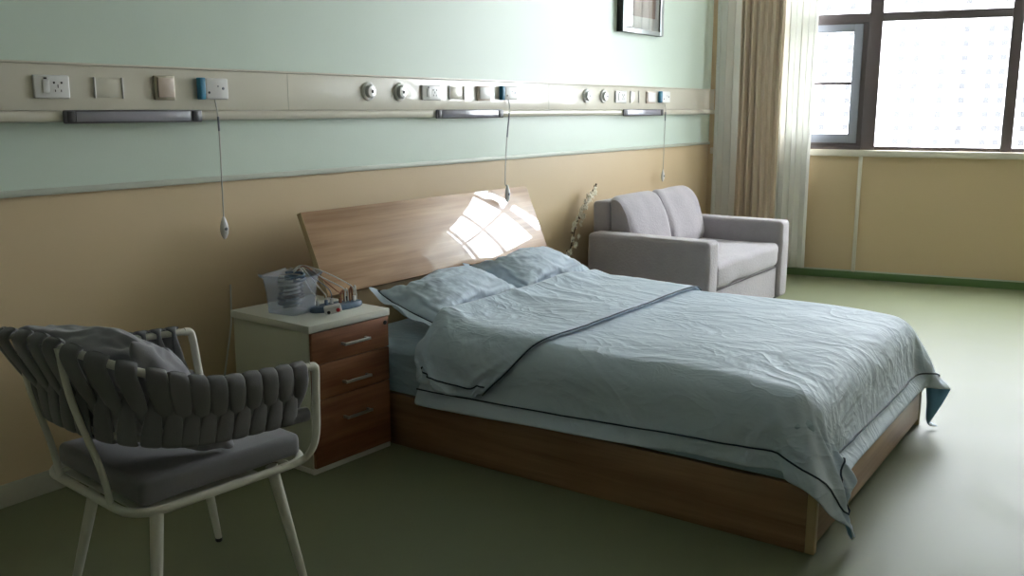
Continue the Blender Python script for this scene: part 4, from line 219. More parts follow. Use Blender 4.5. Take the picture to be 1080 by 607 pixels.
-42,-43,-41,-43,-41,-42,-36,-42,48,37,43,41,44,42,44,43,43,43,42,40,35,30,24,17,7,4,2,4,-1,6,-3,6,-4,6,-4,2,-1,1,-4,2,-3,0,-5,1,-5,-1,-3,2,-5,1,-4,2,-3,3,-1,2,-1,5,-3,3,-1,2,-2,3,-1,3,-3,3,-3,-1,0,2,-8,4,-7,5,-7,4,-6,3,-3,0,3,-1,4,1,-3,-9,
-15,-26,-31,-36,-40,-42,-44,-43,-43,-43,-41,-43,-40,-42,-36,-42,48,35,42,44,42,44,43,43,43,43,43,40,35,30,24,18,7,4,2,1,1,2,3,0,4,-2,2,-1,0,4,-5,0,-1,-5,3,-7,1,-5,3,-8,5,-7,5,-6,5,-5,5,-3,7,-5,7,-5,5,-4,6,-4,5,-5,6,-5,3,-6,2,-4,1,-5,2,-4,2,
-4,1,-2,0,4,-3,6,-3,2,-3,-9,-16,-26,-31,-36,-40,-43,-43,-43,-43,-43,-43,-40,-43,-41,-36,-41,48,34,42,43,44,42,44,43,43,43,43,40,35,30,25,17,7,5,0,6,-2,5,-2,8,-6,7,-5,5,-2,-3,1,-3,0,-4,-2,-2,-4,1,-5,2,-4,1,-3,2,-2,2,-1,3,-1,5,-3,4,-3,4,-2,4,
-2,2,-2,3,-3,2,-6,5,-7,5,-7,4,-7,4,-5,0,3,-3,3,-2,2,2,-3,-11,-16,-26,-31,-36,-40,-43,-43,-43,-43,-43,-42,-43,-39,-42,-35,-42,48,33,43,43,42,44,42,44,43,44,42,41,34,31,25,16,9,3,1,1,4,-1,5,-1,5,-3,3,-2,0,5,-7,4,-7,3,-7,1,-6,0,-4,0,-1,-2,2,
-3,4,-4,6,-4,6,-3,5,-4,6,-6,8,-4,5,-5,7,-6,6,-9,6,-6,0,0,-1,-4,0,-2,-2,5,-5,7,-6,6,-4,1,-4,-10,-16,-27,-31,-36,-40,-42,-44,-43,-43,-43,-43,-42,-39,-42,-35,-42,49,32,42,44,42,44,42,44,44,42,43,41,35,31,24,17,8,6,-2,6,-3,7,-3,7,-4,7,-5,4,-2,
-2,1,-5,2,-6,0,-5,0,-4,0,-3,0,-2,1,-2,0,4,-1,2,4,-1,1,1,-2,4,-2,4,-2,4,-2,3,-3,2,-3,0,-2,-2,-1,-2,1,-3,2,-3,3,-3,3,-3,3,-1,-4,-11,-17,-26,-32,-35,-41,-42,-43,-43,-43,-44,-43,-43,-40,-40,-34,-42,48,32,42,43,44,43,43,43,43,44,42,41,36,31,23,
16,11,1,3,-1,5,-1,5,-1,5,-3,5,-4,1,4,-6,4,-8,4,-9,4,-8,3,-6,3,-6,5,-7,6,-4,-1,1,4,-1,4,-1,1,4,-4,6,-3,6,-4,7,-7,7,-8,6,-4,-3,2,-5,4,-6,4,-7,5,-6,6,-6,3,-1,0,-4,-10,-19,-24,-33,-36,-40,-43,-43,-44,-41,-44,-44,-43,-38,-41,-34,-42,48,32,43,41,
44,42,44,43,43,44,44,40,36,30,23,17,11,4,-3,7,-4,8,-4,9,-6,9,-6,6,-6,0,2,-5,1,-5,1,-6,2,-5,0,-3,1,-4,4,-4,5,-1,3,-5,7,-4,7,-4,0,4,-3,4,0,4,-2,2,-4,4,-1,0,0,-5,2,-5,3,-6,4,-5,3,-4,1,-1,1,0,-5,-8,-21,-24,-33,-35,-41,-42,-44,-43,-42,-43,-43,
-43,-43,-36,-35,-41,47,31,42,42,44,42,44,43,43,44,43,41,36,31,24,14,16,0,-2,4,-2,6,-1,7,-4,6,-4,1,6,-6,5,-8,4,-7,3,-7,-2,4,-8,4,-7,6,-7,7,-6,-1,1,5,-3,6,-3,2,5,-5,7,-4,6,-3,6,-4,4,-5,5,0,-6,4,-8,5,-7,4,-6,4,-6,4,-5,3,-4,3,-8,-7,-22,-22,-36,
-34,-41,-42,-43,-44,-43,-41,-44,-43,-43,-34,-35,-42,46,31,42,43,42,44,42,44,44,43,44,39,38,29,25,15,15,-3,7,-4,8,-5,9,-5,9,-6,8,-7,1,4,-5,3,-6,2,-6,2,-6,2,-4,-2,1,-4,4,-4,3,-3,7,-5,7,-5,8,-6,1,4,-2,4,-3,4,-2,4,-2,3,-2,-2,3,-6,3,-6,2,-3,1,
-3,1,-3,2,-5,3,-1,-4,-7,-24,-26,-28,-38,-40,-43,-43,-43,-43,-43,-43,-43,-42,-36,-32,-43,46,30,42,43,42,44,43,44,43,44,43,41,35,31,28,17,6,6,-4,6,-3,6,-3,7,-3,7,-5,7,1,-6,5,-7,5,-8,4,-8,5,-8,5,-8,5,-7,6,-6,7,-6,0,6,-6,7,-4,2,4,-5,7,-4,6,-5,
6,-6,8,-6,6,0,-8,5,-5,-3,3,-6,2,-1,-4,6,-7,3,-5,4,-8,-7,-19,-27,-30,-39,-39,-43,-43,-44,-44,-41,-43,-44,-42,-37,-31,-42,46,29,43,40,44,43,44,43,44,43,44,39,37,32,23,23,9,-1,6,-5,7,-4,8,1,-5,9,-6,1,0,4,-4,3,-5,2,-5,2,-5,3,-6,4,-6,4,-6,4,-4,
0,7,-7,8,-6,7,-5,0,4,-3,5,-2,4,-3,3,-2,3,-3,3,-6,5,-6,2,-5,1,-3,2,-4,2,-4,1,3,-6,3,-13,-24,-20,-32,-39,-41,-41,-44,-43,-44,-41,-43,-44,-43,-33,-33,-43,46,27,41,43,43,44,44,43,44,44,43,39,39,30,28,20,3,9,-4,4,-3,2,7,-5,6,-3,6,-3,3,-3,6,-7,6,
-7,4,-7,5,-8,6,-8,6,-8,6,-7,0,7,-7,4,-4,6,-4,4,1,-6,7,-6,7,-3,5,-6,6,-5,5,-6,6,-7,5,-9,4,-8,5,-6,6,-6,3,-4,8,-9,4,-19,-17,-22,-37,-33,-42,-43,-43,-43,-43,-41,-44,-43,-44,-32,-33,-43,46,27,39,44,44,43,44,43,44,43,45,40,36,32,24,25,7,6,-3,-2,
1,6,-3,7,-6,8,-6,7,-5,5,-4,5,-6,4,-5,3,-6,4,-6,3,-5,3,-4,5,-6,5,-4,-2,8,-7,8,-8,0,5,-4,4,-6,6,-2,3,-6,5,-4,4,-4,4,-6,2,-8,4,-5,5,-4,2,-3,4,-5,9,-13,-3,-23,-24,-38,-32,-41,-42,-44,-44,-44,-43,-41,-44,-43,-32,-33,-43,46,28,37,44,43,44,43,44,
44,44,43,42,36,32,29,21,11,-2,6,-6,0,1,6,-5,6,-4,6,-4,4,-3,8,-7,7,-8,6,-7,5,-7,6,-8,5,-6,5,-7,7,-7,8,-3,-6,4,-4,7,0,-8,7,-6,5,-4,6,-6,5,-6,5,-6,6,-7,5,-7,4,-6,4,-6,5,-7,6,-7,3,-3,7,-13,-30,-18,-33,-39,-38,-44,-42,-44,-43,-45,-39,-44,-44,
-31,-34,-43,45,31,34,43,44,43,44,44,44,44,44,43,33,36,23,25,7,7,-4,3,-3,7,-6,7,-6,9,-7,8,-4,3,-3,4,-2,3,-6,4,-5,4,-6,4,-6,4,-4,4,-5,5,-7,0,9,-10,5,0,-6,4,-5,4,-4,4,-5,4,-2,3,-5,5,-5,4,-5,5,-7,1,-5,4,-4,2,-5,4,-4,6,1,-20,-17,-32,-22,-42,-37,
-43,-42,-45,-44,-44,-39,-44,-43,-31,-35,-43,45,32,31,44,44,44,44,44,43,45,43,44,37,34,26,21,13,-1,6,-7,7,-7,8,-7,3,0,1,-1,9,-5,1,2,-4,5,-4,-2,6,-6,6,-7,5,-7,5,-6,6,-8,6,-7,5,-7,4,-5,3,-4,5,-6,5,-8,7,-7,7,-5,5,-6,6,-6,-1,5,-7,-1,3,-6,6,-5,3,
-8,8,-5,-5,-1,-26,-30,-22,-42,-38,-44,-41,-45,-43,-44,-40,-45,-42,-31,-35,-44,46,34,29,44,43,45,43,44,44,44,45,43,33,38,23,24,9,7,-2,2,-3,6,-7,7,-6,5,-2,4,-4,1,7,-6,7,-6,6,-5,-1,4,-5,4,-4,4,-6,4,-5,4,-6,4,-6,4,-6,4,-6,2,-3,3,-4,3,-4,2,-3,5,
-5,5,-6,5,0,-7,6,-7,0,1,-3,4,-5,2,-3,4,-9,0,-29,-23,-27,-41,-38,-44,-42,-45,-43,-43,-42,-44,-42,-30,-36,-44,46,34,29,43,44,44,43,44,44,44,44,44,35,37,23,25,10,9,-4,5,-6,6,-7,6,1,-6,8,-7,8,-1,-4,5,-4,4,-3,4,2,-6,6,-6,6,-7,6,-8,6,-8,6,-8,4,
-4,-3,4,-5,-2,4,-6,6,-7,5,-7,5,-5,6,-6,6,-7,0,5,-6,2,-3,-2,5,-7,6,-5,5,-6,-5,-1,-27,-23,-35,-31,-42,-44,-44,-42,-43,-43,-42,-45,-42,-30,-36,-44,46,34,28,44,43,42,45,44,45,44,43,44,34,38,25,24,12,5,4,-5,4,-5,4,-4,2,2,-3,6,-4,1,7,-6,8,-6,7,
-6,0,3,-3,3,-4,4,-5,4,-5,3,-6,3,-6,-2,6,-8,7,-9,0,2,-5,4,-5,2,-6,6,-3,4,-5,4,1,-6,7,-8,5,-3,-5,4,-6,5,-3,2,-7,-2,-29,-22,-36,-29,-43,-43,-44,-43,-43,-42,-44,-45,-42,-29,-36,-44,46,34,28,44,43,41,45,44,45,44,44,43,38,32,30,22,13,10,-5,6,-7,
6,-6,5,-3,-1,7,-7,7,-1,-3,5,-3,4,-3,3,4,-6,7,-7,6,-6,5,-7,6,-8,6,-8,4,-4,-6,6,-9,6,-5,-3,4,-6,4,-6,5,-6,7,-6,5,-6,-1,5,-5,5,-7,0,5,-6,4,-5,6,-6,-5,-3,-22,-28,-36,-30,-43,-43,-44,-43,-43,-42,-45,-44,-43,-28,-36,-44,45,34,29,43,44,40,45,44,
45,44,44,41,40,36,25,24,14,5,4,-4,4,-5,4,-4,5,-5,6,-3,0,0,7,-4,7,-5,7,-6,1,3,-3,5,-5,5,-7,5,-6,3,2,-7,-4,-3,9,-11,4,-7,5,-5,-1,3,-7,4,-4,4,-4,4,-5,5,0,-6,6,-7,7,-4,-5,4,-6,5,-5,3,1,-16,-24,-22,-37,-28,-43,-44,-44,-43,-43,-43,-45,-44,-44,
-26,-37,-44,45,33,29,44,43,41,44,45,44,45,44,40,41,32,33,21,12,11,-4,6,-6,6,-7,6,-6,7,-5,7,-6,1,5,-2,5,-3,4,-2,6,-5,7,-7,6,-7,5,-7,6,-9,0,6,-4,-9,9,-12,-1,4,-6,3,-4,1,3,-7,6,-6,7,-7,6,-6,-1,0,6,-8,5,-6,6,-8,6,-7,5,-5,3,-21,-15,-26,-37,-28,
-43,-44,-43,-44,-44,-43,-45,-44,-43,-26,-38,-44,44,34,28,43,45,40,45,45,44,45,43,43,38,35,32,17,17,5,4,-3,4,-4,4,-5,4,-3,4,-3,2,7,-5,8,-6,8,-5,5,-4,5,-3,5,-6,5,-6,6,-9,1,-4,6,-10,7,-11,6,-2,-8,6,-7,6,-8,0,4,-5,5,-5,5,-5,4,1,-6,-1,8,-9,5,-6,
3,-4,2,-4,5,-3,-20,-12,-32,-35,-28,-43,-45,-42,-44,-45,-42,-45,-45,-42,-26,-39,-44,43,34,28,43,45,42,44,45,44,44,43,44,35,40,31,20,11,12,-4,6,-6,7,-7,7,-7,6,-6,1,6,-3,5,-1,3,4,-3,7,-5,8,-6,6,-7,7,-9,1,6,-10,6,-12,8,-12,7,-9,-2,5,-6,4,-6,3,
2,-6,6,-7,6,-6,6,-6,0,4,-5,6,-8,6,-7,5,-6,1,5,-8,-2,-8,-26,-27,-34,-28,-45,-42,-44,-44,-45,-43,-45,-45,-41,-26,-40,-44,41,36,27,43,44,45,44,44,44,44,42,45,36,34,37,12,20,4,5,-3,5,-4,5,-5,6,-7,0,7,-4,6,-3,2,1,6,-1,5,-2,1,4,-4,5,-6,3,-6,-2,
14,-19,8,-10,4,-9,3,1,-7,7,-8,6,-7,-1,4,-4,3,-4,4,-4,4,2,-7,6,-7,4,-5,2,-4,3,-4,6,-7,1,-18,-15,-32,-28,-34,-45,-42,-44,-45,-43,-44,-45,-45,-40,-27,-41,-45,41,37,27,42,45,44,45,44,44,44,42,44,36,38,26,31,6,13,-4,7,-6,7,1,-8,6,1,-8,6,-3,3,2,
0,7,-3,9,-4,7,-3,0,4,-5,6,-8,4,-8,14,-19,8,-10,-4,7,-10,0,6,-7,4,-5,4,1,-7,6,-7,6,-6,7,-7,0,5,-6,5,-6,5,-6,5,-6,7,-10,7,-12,-8,-24,-24,-35,-30,-45,-43,-45,-44,-43,-45,-43,-46,-37,-31,-41,-45,40,37,28,42,45,44,44,45,44,44,42,44,35,38,26,33,
12,2,5,-4,5,-5,2,3,-6,0,8,-8,8,-5,2,6,-1,6,-1,6,-1,5,2,-5,1,-1,4,-9,-2,15,-20,-1,8,-13,-2,8,-7,2,6,-11,7,-7,-1,3,-4,3,-4,5,-5,6,2,-9,0,2,1,-4,2,-4,3,-5,7,-8,3,-18,-18,-32,-24,-38,-44,-45,-43,-45,-43,-45,-44,-45,-35,-33,-42,-45,39,38,29,43,
43,45,43,45,44,44,42,44,39,34,25,33,7,12,-3,6,-5,6,-7,7,-9,2,-2,6,-5,6,5,-4,8,-3,9,-3,8,-4,2,4,-6,8,-7,1,-8,14,-19,-3,10,-13,5,-3,6,-10,7,0,-8,2,3,-6,5,-7,6,-6,0,7,-8,4,3,-7,3,1,-5,5,-7,7,-9,8,-6,-22,-14,-31,-25,-43,-39,-45,-44,-44,-44,-44,
-45,-45,-31,-38,-42,-45,37,39,30,42,43,45,44,45,44,44,42,44,35,38,28,30,12,3,6,-5,5,-4,4,-6,7,-8,6,-6,7,-5,2,7,-2,8,-1,7,-1,5,4,-6,7,-8,10,-14,9,3,-19,-1,-3,8,-12,17,-14,5,-6,7,-8,2,-4,4,-5,4,-5,2,-2,7,-5,-2,0,5,-6,4,-5,-1,11,-11,-1,8,-15,
-6,-27,-19,-38,-35,-42,-46,-43,-45,-44,-44,-45,-43,-32,-41,-41,-45,36,39,31,44,41,45,44,45,44,44,42,45,35,38,25,31,9,13,-4,7,-7,7,-8,5,-7,6,-8,6,-5,6,5,-5,10,-3,9,-2,9,-4,5,-3,3,-5,-1,15,-20,2,2,-12,0,5,-9,20,-11,-8,7,-6,2,-3,5,-6,6,-8,5,
-6,5,-2,2,-4,8,-8,7,-7,5,-6,8,-11,10,-11,0,-20,-11,-34,-26,-39,-45,-43,-45,-44,-45,-44,-45,-41,-33,-41,-43,-44,33,41,32,42,44,43,44,45,45,43,43,44,36,38,26,30,14,4,6,-7,5,-1,-5,0,6,-10,9,-9,8,-7,2,8,-2,9,-2,7,0,8,-4,6,-6,3,-6,18,-22,6,-9,3,
-7,6,-10,21,-19,8,-7,4,-4,4,-5,3,-5,4,-5,-1,8,0,-8,10,-8,3,-3,4,-5,7,-9,8,-10,8,-15,-4,-27,-24,-29,-43,-41,-45,-44,-45,-44,-45,-44,-37,-41,-39,-42,-45,31,42,33,42,44,44,43,45,45,44,42,44,42,34,29,17,26,-1,8,-6,7,-8,5,-6,4,-8,8,-10,7,-6,7,
-2,10,-4,12,-4,3,2,8,-5,3,-4,-2,20,-24,-1,2,-8,5,-6,-2,22,-20,7,-6,1,5,-5,5,-7,6,-8,6,-4,-3,6,-6,11,-10,1,7,-7,8,-9,4,-6,9,-11,0,-18,-13,-33,-28,-40,-43,-46,-44,-45,-44,-44,-43,-38,-43,-38,-44,-44,29,44,34,40,44,45,43,45,45,44,45,40,44,29,
36,23,9,16,-7,6,-5,4,-6,5,-7,4,-7,9,-10,7,-5,8,-3,9,-2,11,-4,8,-3,6,-6,4,-6,22,-26,0,3,-9,8,-9,-2,22,-20,9,-6,3,-2,3,-5,3,-4,3,-5,-1,8,-8,11,-9,5,-5,6,-5,6,-7,-1,10,-12,5,-13,-4,-26,-25,-32,-41,-40,-45,-46,-45,-45,-44,-39,-44,-41,-39,-44,
-44,28,44,36,42,41,45,44,45,44,45,45,40,44,32,24,33,17,-2,10,-8,7,-7,5,-7,5,-8,0,7,-10,7,-5,2,10,-4,9,-1,8,-3,6,-3,4,-5,0,23,-28,4,-6,2,-6,3,-4,22,-20,2,7,-6,7,-7,5,-6,5,-7,4,-6,5,-5,12,-11,8,-6,6,-6,8,-9,11,-12,4,-6,3,-14,-21,-32,-31,-40,
-41,-45,-45,-45,-45,-42,-44,-41,-43,-40,-44,-45,28,44,36,42,43,44,44,45,45,45,45,40,44,29,32,20,29,4,-8,7,-6,5,-7,6,-8,6,-10,2,7,-11,10,0,-4,9,-2,11,-4,9,-4,6,-6,5,-4,23,-28,0,4,-9,6,-6,-1,20,-18,11,-8,4,-4,4,-5,4,-5,4,-6,5,-5,13,-13,5,-3,
5,-4,6,-6,10,-11,1,-3,9,-16,-7,-23,-27,-33,-40,-41,-45,-45,-45,-45,-42,-43,-42,-45,-39,-44,-45,26,45,37,44,43,41,45,44,46,44,45,42,43,29,33,18,28,-2,11,-10,5,-5,4,-6,4,-8,8,-8,-1,7,-8,2,10,-6,8,0,8,-4,8,-4,2,-3,4,23,-31,0,2,-6,5,-5,0,18,
-16,16,-5,-8,8,-7,5,-7,7,-8,6,-7,16,-16,5,-4,7,-5,7,-7,10,-10,3,-5,13,-16,0,-12,-20,-30,-32,-40,-43,-44,-45,-45,-45,-42,-44,-42,-45,-39,-45,-45,25,45,39,44,41,45,42,45,45,45,45,42,43,33,28,26,13,19,-12,11,-10,5,-6,4,-7,5,-8,9,-10,2,6,-7,2,
11,-7,8,-2,11,-6,8,-8,0,21,8,-32,4,-6,7,-8,6,-5,15,-13,18,-16,4,-3,4,-4,4,-5,3,-4,16,-15,1,-2,4,-2,7,-6,1,8,-10,-1,16,-18,1,-3,-17,-15,-30,-32,-41,-41,-46,-44,-46,-42,-45,-41,-46,-44,-39,-44,-45,23,45,42,40,44,42,46,42,46,45,45,42,43,32,33,
17,25,16,-13,-2,11,-11,4,-6,3,-5,4,-7,10,-11,2,8,-1,-5,11,-6,2,12,-6,8,-9,7,27,-5,-31,-1,5,-7,6,-5,1,11,-9,21,-18,0,7,-7,7,-7,6,-7,18,-11,-4,3,-5,1,10,-8,7,-1,-7,-1,18,-20,1,-2,-1,-15,-21,-27,-33,-39,-43,-45,-45,-44,-45,-42,-45,-43,-44,-39,
-45,-45,21,45,40,45,41,45,43,46,43,46,45,42,43,34,26,30,11,14,13,-19,-1,14,-12,3,-7,-1,5,-8,10,-9,-1,7,-5,11,-8,8,-5,12,-4,8,-8,15,25,-15,-29,0,4,-8,9,-7,8,-5,0,24,-18,2,-5,6,-5,7,-2,-3,19,3,-8,-15,1,10,-8,4,-5,0,1,19,-21,-3,4,-7,2,-19,-19,
-27,-33,-39,-43,-45,-44,-45,-42,-45,-43,-45,-41,-42,-45,-45,20,45,39,44,44,43,45,44,46,44,45,44,41,34,32,17,29,17,-4,2,-17,0,16,-13,-5,5,-6,4,-5,10,-8,-3,6,14,-15,6,-7,7,8,-1,2,28,11,-28,-18,3,-7,6,-7,3,-3,9,-4,26,-18,-3,5,-6,10,-4,6,-6,12,
15,-10,-20,11,-8,-2,5,-3,1,20,-22,-3,-2,-5,9,-14,-12,-19,-28,-33,-39,-42,-45,-45,-43,-45,-43,-45,-43,-45,-42,-41,-45,18,45,38,46,41,45,45,44,45,46,45,44,42,36,27,27,12,26,13,-16,-2,-13,0,19,0,-14,1,-6,3,-3,11,-11,9,14,-18,-3,-1,11,-3,6,9,
30,2,-28,-14,-4,5,-3,3,-12,6,-1,2,27,-17,-2,-4,7,0,7,0,0,22,3,-19,-13,9,-7,4,-4,3,19,-23,-6,-2,-5,13,-12,-8,-11,-19,-28,-34,-39,-42,-46,-44,-44,-45,-44,-44,-45,-45,-38,-42,-46,17,45,37,45,45,43,46,44,44,45,46,43,42,35,37,17,26,8,23,3,-21,
-7,3,-7,9,14,-15,0,-9,1,11,-5,19,3,-19,-10,5,9,-2,7,13,30,-8,-26,-5,-9,8,-5,5,-15,0,11,-6,25,-8,-15,0,6,13,-4,9,1,22,-5,-22,-6,7,-7,11,-3,16,-25,-6,-9,-3,15,-6,-17,-7,-6,-23,-23,-37,-39,-43,-45,-46,-45,-45,-44,-42,-45,-44,-36,-42,-46,15,45,
37,43,44,46,43,45,43,45,45,43,43,35,35,38,10,22,5,20,-9,-21,3,-5,-1,22,-10,-6,-7,5,-3,4,24,-6,-15,-13,10,0,12,0,15,28,-21,-17,-2,-8,2,13,-6,-17,3,10,-10,24,-11,-10,3,14,1,5,-3,19,15,-21,-13,-1,-4,12,1,14,-18,-21,-5,-6,13,2,-20,-4,-1,-21,-9,
-39,-34,-39,-43,-45,-44,-45,-45,-44,-46,-40,-44,-34,-42,-45,11,46,37,44,39,45,45,44,45,45,42,42,39,39,36,37,38,5,16,3,12,-23,-7,3,5,-4,20,-7,-17,-4,4,5,23,-12,-4,-18,0,19,2,1,16,25,-22,-16,-8,-2,4,14,-16,-6,13,-10,4,2,18,-19,0,16,0,-1,5,21,
8,-25,-9,-5,5,17,7,-15,-24,-4,-13,5,13,-17,6,-7,-15,-2,-40,-34,-38,-39,-40,-45,-45,-45,-44,-44,-43,-42,-40,-32,-41,-46,8,46,36,42,41,44,44,46,43,39,36,44,41,40,40,37,37,38,2,4,15,-20,-7,10,1,-10,6,13,-10,-16,14,-4,20,-4,-18,-11,-1,10,21,-6,
22,13,-13,-22,-7,-3,14,5,-16,-4,14,-12,10,-1,15,-18,0,5,19,-9,7,19,1,-23,-7,-2,17,9,-20,-16,-11,-7,0,15,-14,10,-13,-5,3,-39,-36,-41,-37,-38,-42,-36,-45,-45,-41,-45,-38,-45,-38,-32,-40,-46,4,46,40,43,36,45,43,35,34,39,43,44,37,40,41,41,39,
38,38,1,0,-3,-5,-5,0,3,2,1,-4,-2,3,5,3,0,-7,-6,-1,6,8,8,7,2,-4,-7,-5,-3,-1,1,0,-2,0,2,4,4,2,-1,-1,2,5,7,6,2,-1,-5,-4,0,0,-3,-8,-10,-8,-3,0,2,-1,-3,-1,1,-38,-38,-40,-39,-41,-40,-36,-29,-45,-43,-45,-38,-43,-37,-38,-34,-38,-45,
]
